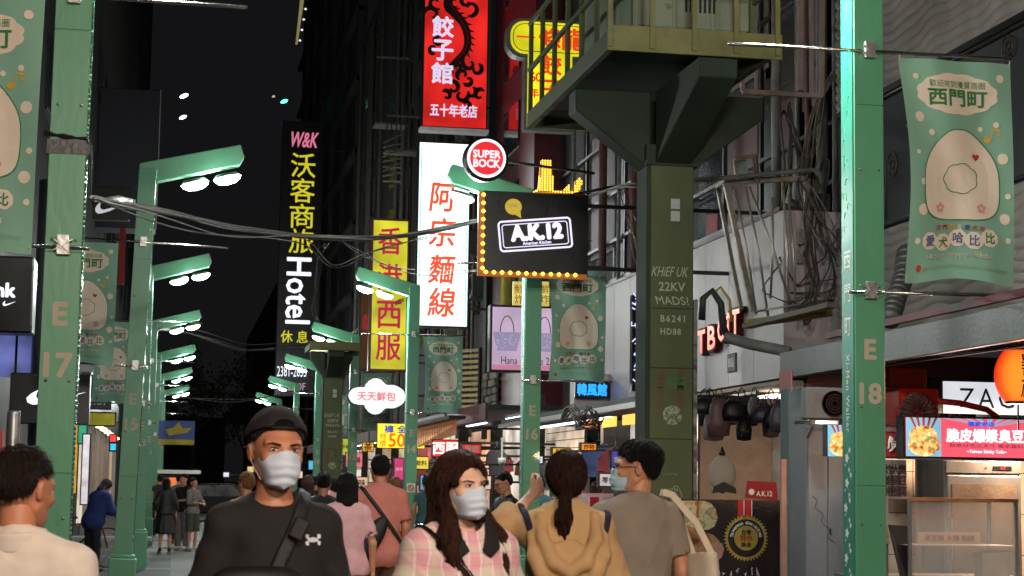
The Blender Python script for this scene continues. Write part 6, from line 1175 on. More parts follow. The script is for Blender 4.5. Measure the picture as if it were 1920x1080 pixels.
def head_sdf(p, fem=0, detail=True):
    ax = np.abs(p[..., 0:1]); q = np.concatenate([ax, p[..., 1:]], -1)
    d = skull(p)
    d = smin(d, d_ell(p, (0,-.022,.088), (.063-.003*fem,.074,.082)), .03)
    d = smin(d, d_ell(p, (0,-.040,.030), (.040-.006*fem,.040,.028)), .035)
    d = smin(d, d_cone(q, (.053,.005,.052), (.018,-.062,.016), .013, .013), .03)
    if detail:
        d = smin(d, d_ell(q, (.043,-.062,.084), (.02,.02,.018)), .02)
        d = smin(d, d_cone(q, (.012,-.086,.130), (.050,-.068,.132), .009-.003*fem, .007), .018)
        d = smax(d, -d_ell(q, (.033,-.103,.111), (.019,.016,.011)), .012)
        d = smin(d, d_cone(p, (0,-.088,.118), (0,-.108,.078), .007, .011), .014)
        d = smin(d, d_ell(q, (.012,-.099,.074), (.008,.009,.007)), .007)
        d = smin(d, d_ell(p, (0,-.094,.050), (.023,.009,.0055)), .007)
        d = smin(d, d_ell(p, (0,-.092,.041), (.019,.010,.006)), .006)
        d = smax(d, -d_ell(p, (0,-.106,.0455), (.024,.008,.0018)), .003)
    e = d_ell(q@roty(-.12).T, (.0675,.022,.110), (.0085,.016,.028))
    e = smax(e, -d_ell(q@roty(-.12).T, (.078,.016,.113), (.007,.008,.016)), .005)
    return smin(d, e, .008)
def hairline(y): return np.interp(y, [-.10,-.075,-.045,-.02,.03,.06,.10], [.186,.180,.158,.140,.122,.070,.052])
def hair_sdf(p, style, seed=0):
    x, y, z = p[..., 0], p[..., 1], p[..., 2]; th = np.arctan2(x, -(y-.02))
    rid = np.sin(th*26+3*np.sin(z*30+seed))*.0016+np.sin(th*61+z*20+seed*2)*.0009
    d = skull(p)
    if style in ('short', 'tall', 'crop', 'thin'):
        t = {'short': .012, 'tall': .005, 'crop': .007, 'thin': .004}[style]
        up = np.clip((z-(.11 if style == 'tall' else .16))/.08, 0, 1)
        t = t+up*np.clip((y+.11)/.06, .15, 1)*({'tall': .016, 'short': .012, 'thin': .006}.get(style, .004))
        rg = np.sin(x*150+4*np.sin(y*50+seed))*.002*up+np.sin(y*130+x*90)*.002*up
        d = d-t+rid+rg; hl = hairline(y)+.004*np.sin(x*140+seed)
        if style == 'thin': hl = hl+.004
        d = smax(d, (hl-z)*.8, .008); ear = d_ell(np.abs(p)*[1,0,0]+p*[0,1,1], (.083,.012,.105), (.03,.026,.040))
        return smax(d, -ear, .008)
    if style in ('long', 'bob', 'tail', 'under'):
        d = d-.016+rid; low = {'long': .06, 'bob': .03, 'tail': .03, 'under': .03}[style]
        hl = np.interp(y, [-.10,-.08,-.05,-.03,-.01,.03,.06,.11], [.196,.190,.150,.110,.085,.07,.035,.02])
        d = smax(d, (hl-z)*.85, .008)
        if style == 'tail':
            q = p
            d = smin(d, d_ell(p, (0,.085,.10), (.066,.045,.075)), .03)+rid*.5
            d = smin(d, d_ell(p, (0,.118,.035), (.024,.022,.02)), .012)
            t = d_cone(p, (.004,.128,.02), (.012,.140,-.07), .026, .036); t = smin(t, d_cone(p, (.012,.140,-.07), (.006,.120,-.19), .036, .016), .02)
            d = smin(d, t+np.sin(th*30+z*40)*.003+.002*np.sin(z*120+x*60), .01)
        if style == 'long':
            q = np.concatenate([np.abs(p[..., :1]), p[..., 1:]], -1); sw = .012*np.sin(z*22+1)
            q = q+np.stack([sw, sw*.6, 0*sw], -1)
            for (a, b, ra, rb) in (((.060,.016,.16),(.084,.004,.04),.018,.020), ((.084,.004,.04),(.098,-.070,-.07),.022,.036), ((.098,-.070,-.07),(.085,-.150,-.24),.036,.018), ((.05,.07,.1),(.085,.05,-.12),.045,.048)):
                d = smin(d, d_cone(q, a, b, ra, rb)+rid*1.3+.0015*np.sin(th*90), .025)
            # fringe parted off centre
            b1 = d_cone(p, (-.005,-.058,.212), (-.070,-.052,.125), .010, .007); b2 = d_cone(p, (.0,-.058,.212), (.070,-.052,.130), .010, .007)
            b3 = d_cone(p, (-.002,-.074,.196), (-.034,-.093,.146), .005, .0015); b4 = d_cone(p, (.0,-.074,.196), (.024,-.097,.150), .005, .0015)
            d = polar([d, b1+rid, b2+rid], .015)
        if style == 'bob':
            q = np.concatenate([np.abs(p[..., :1]), p[..., 1:]], -1)
            d = smin(d, d_cone(q, (.05,.03,.13), (.058,.04,-.02), .045, .042)+rid, .03); d = smin(d, d_cone(p, (0,.06,.12), (0,.07,-.03), .06, .055)+rid, .03)
        return d
def person(spec):
    """spec: loc, rz (0 faces the camera), h, fem, tone, hair, shirt, trousers, arms, ... ; returns the Empty at the feet"""
    g = spec.get; s = g('h', 1.72)/1.72; fem = g('fem', 0); res = g('res', .009); hres = g('hres', .0036); bulk = g('bulk', 1.)
    t = empty('person', spec['loc'], spec['label'], 'person', g('group'), R(g('rz', 0))); t.scale = (s, s, s)
    sk = skin_mat('skin_'+g('tone', 'warm'), {'warm': (200,140,106), 'tan': (190,124,92), 'pale': (222,172,146)}[g('tone', 'warm')])
    bend = g('bend', 0.)    # forward lean at the hips
    BM = rotx(bend)
    def b3(v):              # a point above the hips follows the lean
        v = A3(*v); return tuple(BM@(v-A3(0,0,.92))+A3(0,0,.92)) if bend else tuple(v)
    shx = (.158-.020*fem)*bulk
    sh = {1: b3((shx, .012, 1.382)), -1: b3((-shx, .012, 1.382))}
    arms = g('arms', {1: ((.225,.03,1.13),(.235,-.02,.885)), -1: ((-.225,.03,1.13),(-.235,-.02,.885))})
    legs = g('legs', {1: ((.10,-.01,.48),(.11,.03,.085)), -1: ((-.10,-.01,.48),(-.11,.0,.085))})
    hp = A3(*b3((0, .006, 1.500))); HM = rotz(R(g('hyaw', 0)))@rotx(R(g('hpitch', 0)))@roty(R(g('hroll', 0)))@(BM if bend else np.eye(3))
    toh = lambda p: (p-hp)@HM+A3(0,.0,0)      # world -> head
    fromh = lambda v: v@HM.T+hp
    hs = .94 if fem else 1.0
    # ---- body (one mesh: head, neck, limbs)
    def head_f(p):
        q = p/hs; d = head_sdf(q, fem)
        return d*hs
    pcs = []
    V, F = nets(head_f, (-.1,-.13,-.03), (.1,.13,.245), hres); pcs.append((fromh(V), F))
    def torso(p):
        if bend: p = (p-A3(0,0,.92))@BM+A3(0,0,.92)
        q = np.concatenate([np.abs(p[..., :1]), p[..., 1:]], -1)
        d = d_ell(p, (0,.0,1.27), ((.148-.014*fem)*bulk,.102*bulk,.19)); d = smin(d, d_ell(p, (0,.0,1.05), ((.145-.02*fem)*bulk,.100*bulk,.20)), .08)
        d = smin(d, d_ell(p, (0,.012,.91), ((.160+.005*fem)*bulk,.112*bulk,.13)), .07)
        d = smin(d, d_cone(q, (0,.015,1.36), (shx-.01,.012,1.376), .068, .045), .04)
        d = smin(d, d_cone(q, (0,.026,1.462), (shx*.8,.018,1.385), .040, .038), .035)
        if fem: d = smin(d, d_ell(q, (.065,-.082,1.25), (.055,.045,.055)), .04)
        return d
    def body_f(p):
        d = torso(p)+.012
        neck = d_cone(p, b3((0,.028,1.43)), tuple(fromh(A3(0,.016,.055))), .056-.008*fem, .054-.009*fem); d = smin(d, neck, .03)
        for k in (1, -1):
            e, w = arms[k]; d = smin(d, d_cone(p, sh[k], e, .042-.005*fem, .036-.003*fem), .03); d = smin(d, d_cone(p, e, w, .040-.004*fem, .026-.002*fem), .012)
            kn, an = legs[k]; hj = (k*.085, .01, .90); d = smin(d, d_cone(p, hj, kn, .085, .055), .03); d = smin(d, d_cone(p, kn, an, .055, .036), .015)
        return d
    ex = [abs(c) for k in (1, -1) for v in arms[k] for c in v[:2]]; lim = max(ex+[.3])+.09; zt = max([arms[k][1][2] for k in (1,-1)]+[1.56])+.06
    V, F = nets(body_f, (-lim,-lim,.0), (lim,lim,zt), max(res, .010)); pcs.append((V, F))
    # ---- hands with five separate fingers
    for k in (1, -1):
        e, w = arms[k]; w = A3(*w); ax = w-A3(*e); ax = ax/np.linalg.norm(ax)
        hold = g('hold', {}).get(k)
        side = A3(*(hold or (0, -1, 0))); side = side-ax*(side@ax); side /= np.linalg.norm(side)   # towards the thumb
        nrm = np.cross(ax, side)*(-k)                                                                      # out of the palm
        curl = g('curl', {}).get(k, .35)
        def hand_f(p):
            pc = w+ax*.045; d = d_cone(p, w, w+ax*.03, .024, .024)
            for j, (o, L) in enumerate(((.030,.072),(.010,.080),(-.010,.075),(-.029,.058))):
                kn = w+ax*(.088-.004*abs(j-1))+side*o; d = smin(d, d_cone(p, w+ax*.02+side*o*.5, kn, .014, .0105), .012)
                a1 = ax*math.cos(curl)+nrm*math.sin(curl); a2 = ax*math.cos(curl*2.3)+nrm*math.sin(curl*2.3); a3 = ax*math.cos(curl*3.2)+nrm*math.sin(curl*3.2)
                p1 = kn+a1*L*.48; p2 = p1+a2*L*.32; p3 = p2+a3*L*.24
                d = np.minimum(d, smin(d_cone(p, kn, p1, .0095, .0085), smin(d_cone(p, p1, p2, .0085, .008), d_cone(p, p2, p3, .008, .007), .003), .003))
            t0 = w+ax*.025+side*.018; t1 = t0+ax*.030+side*.028+nrm*.010; t2 = t1+ax*.030+side*.008+nrm*.012
            return smin(d, smin(d_cone(p, t0, t1, .014, .011), d_cone(p, t1, t2, .010, .008), .004), .008)
        if hres < .006:
            c = w+ax*.08; V, F = nets(hand_f, c-.125, c+.125, .0048)
        else:
            c = w+ax*.08; V, F = nets(hand_f, c-.125, c+.125, .009)
        pcs.append((V, F))
    body = np_mesh('body', pcs, sk, t)
    # ---- shirt
    sl = g('sleeve', .55); loose = g('loose', .014); fold = g('fold', .004); hem = g('hem', .86); neckr = g('neck', .072); fs = g('seed', 1)
    def folds(p):
        x, y, z = p[..., 0], p[..., 1], p[..., 2]; w1 = .8*np.sin(9*x+4*z+fs)+.6*np.sin(7*y-6*z+fs*2)
        a = np.sin(26*z+14*np.abs(x)+6*w1+fs)*.5+np.sin(18*x-31*z+8*w1)*.35+np.sin(46*x+12*z+5*w1+fs)*.25
        a = a-.9*(1-np.abs(np.sin(11*np.abs(x)-15*z+3*w1+fs)))**4
        return fold*a*(1.2-np.clip((z-1.05)/.4, 0, .75))
    def shirt_f(p, extra=0.):
        d = torso(p)-loose-extra
        lz = p[..., 2]; d = d-.012*np.clip((1.15-lz)/.3, 0, 1)*g('flare', 1.)
        dn = d_ell(p, b3((0,-.012,1.497)), (neckr, neckr*1.05, .075 if not g('vneck') else .12)); d = smax(d, -dn, .012)
        h2 = hem
        pz = p if not bend else (p-A3(0,0,.92))@BM+A3(0,0,.92)
        d = smax(d, h2-pz[..., 2], .008)
        for k in (1, -1):
            e, w = arms[k]; S0, E0 = A3(*sh[k]), A3(*e); ax = (E0-S0); L = np.linalg.norm(ax); ax /= L
            u = d_cone(p, tuple(S0), e, .046-.003*fem+loose*.6, .042+loose*.9)
            if sl < 1: u = smax(u, (p-S0)@ax-L*sl, .006)
            else:
                W0 = A3(*w); fx = W0-E0; L2 = np.linalg.norm(fx); fx /= L2
                f = d_cone(p, e, w, .043+loose*1.1, .032+loose*.8); f = smax(f, (p-E0)@fx-L2*(sl-1), .006); u = smin(u, f, .02)
            d = smin(d, u, .035)
        d = d+folds(p)
        for k in (1, -1):
            e, w = arms[k]; S0, E0 = A3(*sh[k]), A3(*e)
            if sl < 1:   # hollow cuff: the arm comes out of the sleeve
                ax = (E0-S0); L = np.linalg.norm(ax); ax /= L; c = S0+ax*L*sl; d = smax(d, -d_cone(p, tuple(c-ax*.015), tuple(c+ax*.03), .040+loose*.6, .042+loose*.8), .004); d = smax(d, -np.maximum(d_cone(p, tuple(c), e, .072, .072), -((p-c)@ax)), .003)
        return d
    sm = g('shirt', MATS.get('x')); lim2 = lim
    V, F = nets(shirt_f, (-lim2,-lim2,hem-.06), (lim2,lim2,max(1.56, zt)), res); shirt = np_mesh('shirt', [(V, F)], sm, t)
    # ---- trousers / skirt
    if g('skirt'):
        def skirt_f(p):
            z = p[..., 2]; r = .155+np.clip(.95-z, 0, 1)*.16; a = np.arctan2(p[..., 1], p[..., 0]); rr = np.hypot(p[..., 0], p[..., 1]*1.25)
            d = (rr-r-.012*np.sin(a*9)*np.clip((.9-z)*2, 0, 1))*.85; return smax(smax(d, z-1.0, .01), g('skirt')-z, .01)
        V, F = nets(skirt_f, (-.4,-.4,.2), (.4,.4,1.02), max(res, .012)); np_mesh('skirt', [(V, F)], g('trousers'), t)
    else:
        tl = g('tlen', .07)
        def tr_f(p):
            ds = []
            for k in (1, -1):
                kn, an = legs[k]; hj = (k*.085, .012, .90); u = d_cone(p, hj, kn, .104, .080); l = d_cone(p, kn, an, .080, .066); ds.append(smin(u, l, .03))
            d = smin(smin(ds[0], ds[1], .02), d_ell(p, (0,.014,.93), (.168*bulk,.118*bulk,.13)), .05); z = p[..., 2]
            d = smax(smax(d, tl-z, .006), z-1.02, .006)
            return d+.004*np.sin(z*34+p[..., 0]*18+3*np.sin(p[..., 1]*20))
        V, F = nets(tr_f, (-.35,-.45,.0), (.35,.45,1.05), max(res, .012)); np_mesh('trousers', [(V, F)], g('trousers'), t)
    # ---- shoes
    for k in (1, -1):
        kn, an = legs[k]; az = an[2]-.085
        def shoe_f(p): 
            d = smin(d_ell(p, (an[0], an[1]-.075, az+.038), (.047,.098,.040)), d_ell(p, (an[0], an[1]+.02, az+.055), (.042,.062,.060)), .03); return smax(d, az-p[..., 2]+.001, .004)
        V, F = nets(shoe_f, (an[0]-.09, an[1]-.22, az-.02), (an[0]+.09, an[1]+.13, az+.16), max(res, .009)); np_mesh('shoe', [(V, F)], g('shoes', MATS['shoe_dark']), t)
    # ---- hair
    if g('hair'):
        st, hm = g('hair'); V, F = nets(lambda p: hair_sdf(p/hs, st, fs)*hs, (-.155,-.15,-.30), (.155,.19,.27), max(hres, .0036)); hob = np_mesh('hair', [(fromh(V), F)], hm, t)
        if hres < .0045 and len(V) and st != 'crop':
            fnh = lambda p: hair_sdf(p/hs, st, fs)*hs; rg_ = np.random.default_rng(fs); N_ = {'long': 1700, 'tail': 1300}.get(st, 1800); steps = {'long': 30, 'tail': 20}.get(st, 3); sl_ = .011 if steps > 10 else .0065
            idx = rg_.integers(0, len(V), N_*2); P0 = V[idx]; P0 = P0[P0[:, 2] > (.02 if steps > 10 else .0)][:N_]; path = [P0.copy()]; p = P0.copy(); ep = .003
            wob = rg_.normal(0, 1, (len(P0), 3)); tall = st == 'tall'
            for k_ in range(steps):
                f0 = fnh(p); g_ = np.stack([fnh(p+np.eye(3)[a_]*ep)-f0 for a_ in range(3)], -1); g_ /= np.maximum(np.linalg.norm(g_, axis=-1, keepdims=True), 1e-6)
                dr_ = np.stack([p[:, 0]*1.2, (p[:, 1]-.02)*1.2, np.where(p[:, 2] > .16, .0, -.12)-.05*np.ones(len(p))], -1)*8+wob*.10
                if steps > 10: dr_[:, 2] -= .6*(p[:, 2] < .2)
                dr_ -= g_*(dr_*g_).sum(-1, keepdims=True); dr_ /= np.maximum(np.linalg.norm(dr_, axis=-1, keepdims=True), 1e-6)
                if steps < 10: dr_ += g_*(.10+.14*(p[:, 2:3] > .15)*(1.8 if tall else 1))
                p = p+dr_*sl_
                f0 = fnh(p); lift = .0012+.0012*np.abs(wob[:, 0])*(k_/steps)
                if steps > 10: p = p-g_*(f0-lift)[:, None]*.9
                path.append(p.copy())
            Q = np.stack(path, 1); Q = Q*1.0; n_s, k_s = Q.shape[:2]; T_ = np.gradient(Q, axis=1); T_ /= np.maximum(np.linalg.norm(T_, axis=-1, keepdims=True), 1e-6)
            U_ = np.cross(T_, A3(.3,.2,.93)); U_ /= np.maximum(np.linalg.norm(U_, axis=-1, keepdims=True), 1e-6); W_ = np.cross(T_, U_); rr_ = (.0011*np.linspace(1, .35, k_s))[None, :, None]
            ring3 = np.stack([Q+U_*rr_, Q-U_*rr_*.5+W_*rr_*.87, Q-U_*rr_*.5-W_*rr_*.87], 2); base_ = (np.arange(n_s)[:, None]*k_s+np.arange(k_s-1)[None])*3
            qs = [np.stack([base_+a_, base_+(a_+1) % 3, base_+3+(a_+1) % 3, base_+3+a_], -1).reshape(-1, 4) for a_ in range(3)]
            so = np_mesh('strands', [(fromh(ring3.reshape(-1, 3)), np.concatenate(qs))], hm, hob); so['kind'] = 'stuff'
    hfac = lambda mb: MBh(mb, fromh, hs)
    # ---- eyes and brows
    if hres < .006 and g('face', 1):
        for k in (1, -1):
            mb = MB(); 
            V, F = nets(lambda p: d_ell(p, (k*.033,-.0835,.1112), (.0135,.0062,.0046)), (k*.033-.018,-.095,.10), (k*.033+.018,-.07,.122), .0016)
            ey = np_mesh('eye', [(fromh(V*hs), F)], MATS['eye_white'], t)
            ig = g('gaze', 0)*.004
            V, F = nets(lambda p: d_ell(p, (k*.033+ig,-.0880,.1115), (.0058,.0026,.0052)), (k*.033+ig-.008,-.096,.102), (k*.033+ig+.008,-.08,.122), .0013)
            np_mesh('iris', [(fromh(V*hs), F)], MATS['iris_dark'], ey)
            lash = [(k*(.0195+.0135*i), -.0895+.0022*(i-1)**2+(.0025 if i == 2 else 0), .1165+.0022*(1-(i-1)**2)-.002) for i in (0, .5, 1, 1.5, 2)]
            m2 = MB(); m2.tube([fromh(A3(*v)*hs) for v in lash], .0019, 5); m2.build('eyelash', MATS['hair_black'], t, True)
            br = [(k*.015,-.0965,.1245), (k*.028,-.0958,.1285), (k*.040,-.0890,.1315), (k*.053,-.0770,.1270)]
            m2 = MB(); m2.tube([fromh(A3(*v)*hs) for v in br], .0034-.0012*fem, 6, .0014); m2.build('eyebrow', MATS['hair_black'], t, True)
    # ---- face mask
    if g('mask'):
        def mask_f(p):
            p = p/hs; x, y, z = p[..., 0], p[..., 1], p[..., 2]; ax_ = np.abs(x)
            d = head_sdf(p, fem, False)-.0055; d = smin(d, d_cone(p, (0,-.100,.088), (0,-.094,.012), .019, .016), .045)
            d = smin(d, d_ell(p, (0,-.060,.048), (.058,.052,.050)), .03)
            top = .110-.22*ax_-1.5*ax_*ax_; d = smax(d, z-top, .003); d = smax(d, -.008-z+ax_*.25, .004); d = smax(d, (ax_-(.046+.30*np.clip(z, -.02, .2)))*.9, .016)
            d = smax(d, y+.022+.25*(z-.05), .004); d = smax(d, -head_sdf(p, fem, False)-.004, .002)
            pl = .0019*np.sin((z-.02+.16*ax_)*230)*np.clip((.05-ax_)/.02, 0, 1)*np.clip((.085-z)/.02, 0, 1); return (d+pl+.0015*np.sin(z*90+x*25))*hs
        V, F = nets(mask_f, (-.09,-.15,-.03), (.09,.02,.12), .003 if hres < .006 else .008); mk = np_mesh('face_mask', [(fromh(V), F)], g('mask'), t)
        if hres < .006:
            for k in (1, -1):
                for z0, z1 in ((.088, .128), (.022, .085)):
                    m2 = MB(); m2.tube([fromh(A3(*v)*hs) for v in ((k*.056,-.040,z0-.004), (k*.073,-.012,(z0+z1)/2), (k*.080,.012,z1))], .0013, 5); m2.build('ear_loop', g('mask'), mk)
    # ---- glasses
    if g('glasses'):
        gl = MB()
        for k in (1, -1):
            c = A3(k*.034,-.108,.108); ring = [fromh((c+A3(.024*math.cos(a)*1.05, .012*abs(math.cos(a))*(1 if math.cos(a)*k > 0 else 0), .017*math.sin(a)))*hs) for a in np.linspace(0, 2*PI, 17)]
            gl.tube(ring, .0015, 5); gl.tube([fromh(A3(*v)*hs) for v in ((k*.059,-.098,.113), (k*.076,-.05,.116), (k*.082,.02,.117), (k*.080,.035,.105))], .0017, 5)
        gl.tube([fromh(A3(*v)*hs) for v in ((-.010,-.109,.112), (.010,-.109,.112))], .0016, 5); gl.build('glasses', MATS['glasses_black'], t, True)
    # ---- crossbody strap, wrapping the torso as a loop in one plane
    for nm, p0, n, w, m in g('straps', []):
        n = A3(*n)/np.linalg.norm(n)
        def strap_f(p): return smax(smax(torso(p)-loose-.016-.012*np.clip((1.15-p[..., 2])/.3, 0, 1)*g('flare', 1.), np.abs((p-A3(*p0))@n)-w, .004), -(torso(p)-loose+.012), .004)
        V, F = nets(strap_f, (-.32,-.26,.85), (.32,.26,1.53), min(res, .0075)); np_mesh(nm, [(V, F)], m, t)
    spec['_'] = dict(fromh=fromh, hs=hs, torso=torso, shirt_f=shirt_f, toh=toh, sh=sh, res=res)
    return t
flat('shoe_dark', (40,36,36), .5); flat('shoe_white', (215,212,205), .55)
flat('eye_white', (205,196,190), .25); flat('iris_dark', (26,16,12), .15); hair_mat('hair_black', (24,20,20)); hair_mat('hair_brown', (62,34,27)); hair_mat('hair_red_brown', (72,40,28))
flat('glasses_black', (18,18,20), .25)
mask_white = mat('mask_fabric', lin((206,213,228)), rough=.8, var=.05, bump=.1, bscale=300); mask_blue = mat('mask_blue_fabric', lin((176,205,220)), rough=.8, var=.05, bump=.1, bscale=300)
def cloth(name, rgb, rough=.85, var=.14, sc=9):
    return mat(name, lin(rgb), rough=rough, var=var, scale=sc, bump=.25, bscale=420)
black_tee = cloth('black_cotton', (27,23,25)); bag_black = cloth('black_nylon', (22,21,23), .55); tan = cloth('tan_cotton', (206,164,114)); grey_knit = cloth('grey_taupe_knit', (148,134,120))
cream = cloth('cream_canvas', (222,204,180)); white_shirt = cloth('off_white_cotton', (216,200,186)); salmon = cloth('salmon_cotton', (205,122,108)); brown_tr = cloth('brown_twill', (96,62,42)); dark_tr = cloth('dark_denim', (30,30,38))
pale_pink = cloth('pale_pink_cotton', (214,160,164)); navy = cloth('navy_nylon', (42,58,120)); grey_tr = cloth('grey_cotton', (128,124,120)); olive = cloth('olive_twill', (70,78,60)); strap_navy = cloth('navy_webbing', (34,34,58))
# checked pink flannel
pk = bpy.data.materials.new('pink_checked_flannel'); pk.use_nodes = True
def _plaid(m):
    n = m.node_tree.nodes; l = m.node_tree.links; b = n['Principled BSDF']; b.inputs['Roughness'].default_value = .9
    tc = n.new('ShaderNodeTexCoord'); sp = n.new('ShaderNodeSeparateXYZ')
    nz = n.new('ShaderNodeTexNoise'); nz.inputs['Scale'].default_value = 5; l.new(tc.outputs['Object'], nz.inputs[0])
    ad = n.new('ShaderNodeVectorMath'); ad.operation = 'SCALE'; ad.inputs['Scale'].default_value = .05; l.new(nz.outputs[1], ad.inputs[0])
    a2 = n.new('ShaderNodeVectorMath'); l.new(tc.outputs['Object'], a2.inputs[0]); l.new(ad.outputs[0], a2.inputs[1]); l.new(a2.outputs[0], sp.inputs[0])
    def wave(sock, per, ph, thr):
        m1 = n.new('ShaderNodeMath'); m1.operation = 'MULTIPLY'; m1.inputs[1].default_value = 2*PI/per; l.new(sock, m1.inputs[0])
        m2 = n.new('ShaderNodeMath'); m2.inputs[1].default_value = ph; l.new(m1.outputs[0], m2.inputs[0])
        m3 = n.new('ShaderNodeMath'); m3.operation = 'SINE'; l.new(m2.outputs[0], m3.inputs[0])
        r = n.new('ShaderNodeMapRange'); r.inputs[1].default_value = thr-.12; r.inputs[2].default_value = thr+.12; l.new(m3.outputs[0], r.inputs[0]); return r.outputs[0]
    col = None; prev = (.80,.50,.50,1)
    for sock, per, ph, thr, c, f in ((sp.outputs[0], .085, 0, .1, (.72,.30,.36), .55), (sp.outputs[2], .085, .5, .1, (.74,.31,.37), .5), (sp.outputs[0], .085, 3.0, .62, (.62,.60,.42), .5), (sp.outputs[2], .085, 3.4, .62, (.58,.60,.45), .45), (sp.outputs[0], .0425, 1.4, .93, (.85,.82,.75), .7), (sp.outputs[2], .0425, 1.0, .93, (.40,.30,.34), .35)):
        w = wave(sock, per, ph, thr); k = n.new('ShaderNodeMath'); k.operation = 'MULTIPLY'; k.inputs[1].default_value = f; l.new(w, k.inputs[0])
        mx = n.new('ShaderNodeMixRGB'); l.new(k.outputs[0], mx.inputs[0]); mx.inputs[2].default_value = (*c, 1)
        if col is None: mx.inputs[1].default_value = prev
        else: l.new(col, mx.inputs[1])
        col = mx.outputs[0]
    l.new(col, b.inputs['Base Color'])
_plaid(pk); MATS['pk'] = pk
def foot(px, Y, X=None): p = at(px, 900, Y=Y); return (p.x, Y, 0)
# ---------------- man in black tee and backwards cap
sp = dict(loc=foot(517, 5.65), rz=8, h=1.70, tone='tan', hair=('crop', MATS['hair_black']), shirt=black_tee, trousers=dark_tr, mask=mask_white, hyaw=4, hroll=1.5, gaze=-.4, sleeve=.84, loose=.017, fold=.0065, bulk=.95, neck=.070, res=.0075, hres=.0034, seed=3,
    arms={1: ((.218,.03,1.13),(.21,-.06,.89)), -1: ((-.222,.03,1.13),(-.225,-.05,.89))}, straps=[('sling_strap', (.050,-.1,1.39), (.90,0,-.42), .022, bag_black)],
    legs={1: ((.10,-.06,.48),(.11,-.10,.085)), -1: ((-.10,.02,.48),(-.11,.12,.085))}, label='man in black short-sleeved tee and backwards black cap with white mask, walking towards us')
man = person(sp); q = sp['_']; fh, hs = q['fromh'], q['hs']
def cap_f(p):
    x, y, z = p[...,0], p[...,1], p[...,2]; d = skull(p)-.021
    d = smax(d, (.166-.30*(y+.02)-z)*.9, .006); arch = d_ell(p, (0,-.095,.186), (.036,.05,.021)); return smax(d, -arch, .004)-.0015*np.sin(np.arctan2(x, -(y-.02))*3)**20
V, F = nets(cap_f, (-.13,-.13,.08), (.13,.15,.26), .0035)
def brim_f(p): return smax(d_ell(p, (0,.13,.118), (.075,.085,.010)), .10-p[...,1], .004)
V2, F2 = nets(brim_f, (-.1,.08,.09), (.1,.23,.15), .004)
cp = np_mesh('cap', [(fh(V), F), (fh(V2), F2)], black_tee, man)
mb = MB(); mb.tube([fh(A3(.085*math.sin(a),-.103*math.cos(a)+.02,.178-.02*math.cos(a)*0)) for a in np.linspace(-.5, .5, 9)], .004, 5); mb.build('cap_strap', bag_black, cp)
mb = MB(); mb.lathe([(.0,.0),(.008,.001),(.008,.004),(0,.006)], 10, Matrix.Translation(fh(A3(0,.018,.250)))); mb.build('button', bag_black, cp)
mb = MB()   # buckle on the sling
mb.box(-.024,.024,-.010,.010,-.034,.034, Matrix.Translation((.048,-.136,1.375)) @ Matrix.Rotation(R(25),4,'Y')); mb.build('buckle', bag_black, man, bevel=.006)
def bagf(p): return smax(d_ell(p, (-.08,-.165,1.185), (.15,.075,.11)), np.abs(p[...,2]-1.185)-.080, .03)
V, F = nets(bagf, (-.28,-.28,1.06), (.12,-.05,1.32), .009); bg_ = np_mesh('sling_bag', [(V, F)], bag_black, man)
mb = MB(); mb.tube([(-.18,-.222,1.225),(-.08,-.232,1.23),(.02,-.222,1.225)], .004, 6); mb.build('zip', mat('zip_grey', lin((90,90,92)), rough=.4), bg_)
mb = MB()   # small two-curve emblem on the chest
for sgn in (1, -1):
    arc = [(.105+.021*math.cos(a), 1.340+sgn*.012-sgn*.014*math.sin(a)) for a in np.linspace(.12, PI-.12, 11)]
    def onchest(x, z):
        y = -.26
        for _ in range(14): y += float(q['shirt_f'](A3(x, y, z)[None])[0])*.8
        return Vector((x, y-.002, z))
    pts = [onchest(x, z) for x, z in arc]
    for i in range(10):
        w = .0030+.0028*math.sin(PI*i/10); w2 = .0030+.0028*math.sin(PI*(i+1)/10); a, b = pts[i], pts[i+1]
        mb.add([a+Vector((0,0,w)), b+Vector((0,0,w2)), b-Vector((0,0,w2)), a-Vector((0,0,w))], [(0,1,2,3)])
    for e in (0, -1):
        c = pts[e]; mb.add([c+Vector((-.005,-.0005,.006)), c+Vector((.005,-.0005,.006)), c+Vector((.005,-.0005,-.006)), c+Vector((-.005,-.0005,-.006))], [(0,1,2,3)])
mb.build('chest_emblem', flat('emblem_white', (225,222,225)), man)
# ---------------- woman in pink check
sp = dict(loc=foot(868, 5.8), rz=14, h=1.60, fem=1, tone='pale', hair=('long', MATS['hair_red_brown']), shirt=pk, trousers=dark_tr, mask=mask_white, hyaw=14, hroll=-1, sleeve=1.9, loose=.032, fold=.008, bulk=1.04, neck=.070, res=.0075, hres=.0034, seed=5, gaze=.6,
    arms={1: ((.225,.03,1.13),(.21,-.07,.89)), -1: ((-.225,.03,1.13),(-.215,-.07,.89))}, straps=[('bag_strap', (.0,-.1,1.27), (.80,0,.60), .008, MATS['glasses_black'])],
    legs={1: ((.10,.02,.48),(.11,.10,.085)), -1: ((-.10,-.05,.48),(-.11,-.09,.085))}, label='woman in pink checked flannel shirt with long brown hair and white mask')
w1 = person(sp); q = sp['_']
def collar_f(p):   # open black collar, two pointed flaps lying on the chest
    qx = np.abs(p[...,0]); z = p[...,2]; st = q['torso'](p)-.032; v = smax(smax(st-.016, -(st-.002), .004), (.012+np.clip(z-1.36, 0, 1)*.40)-qx, .004)
    v = smax(v, 1.365+np.abs(qx-.055)*.7-z, .006); v = smax(v, qx-.10, .006); ring = smax(np.abs(np.hypot(p[...,0], p[...,1]-.018)-.074)-.008, np.abs(z-1.462-.16*(p[...,1]))-.026, .006)
    return smin(v, smax(ring, -p[...,1]-.035, .01), .01)
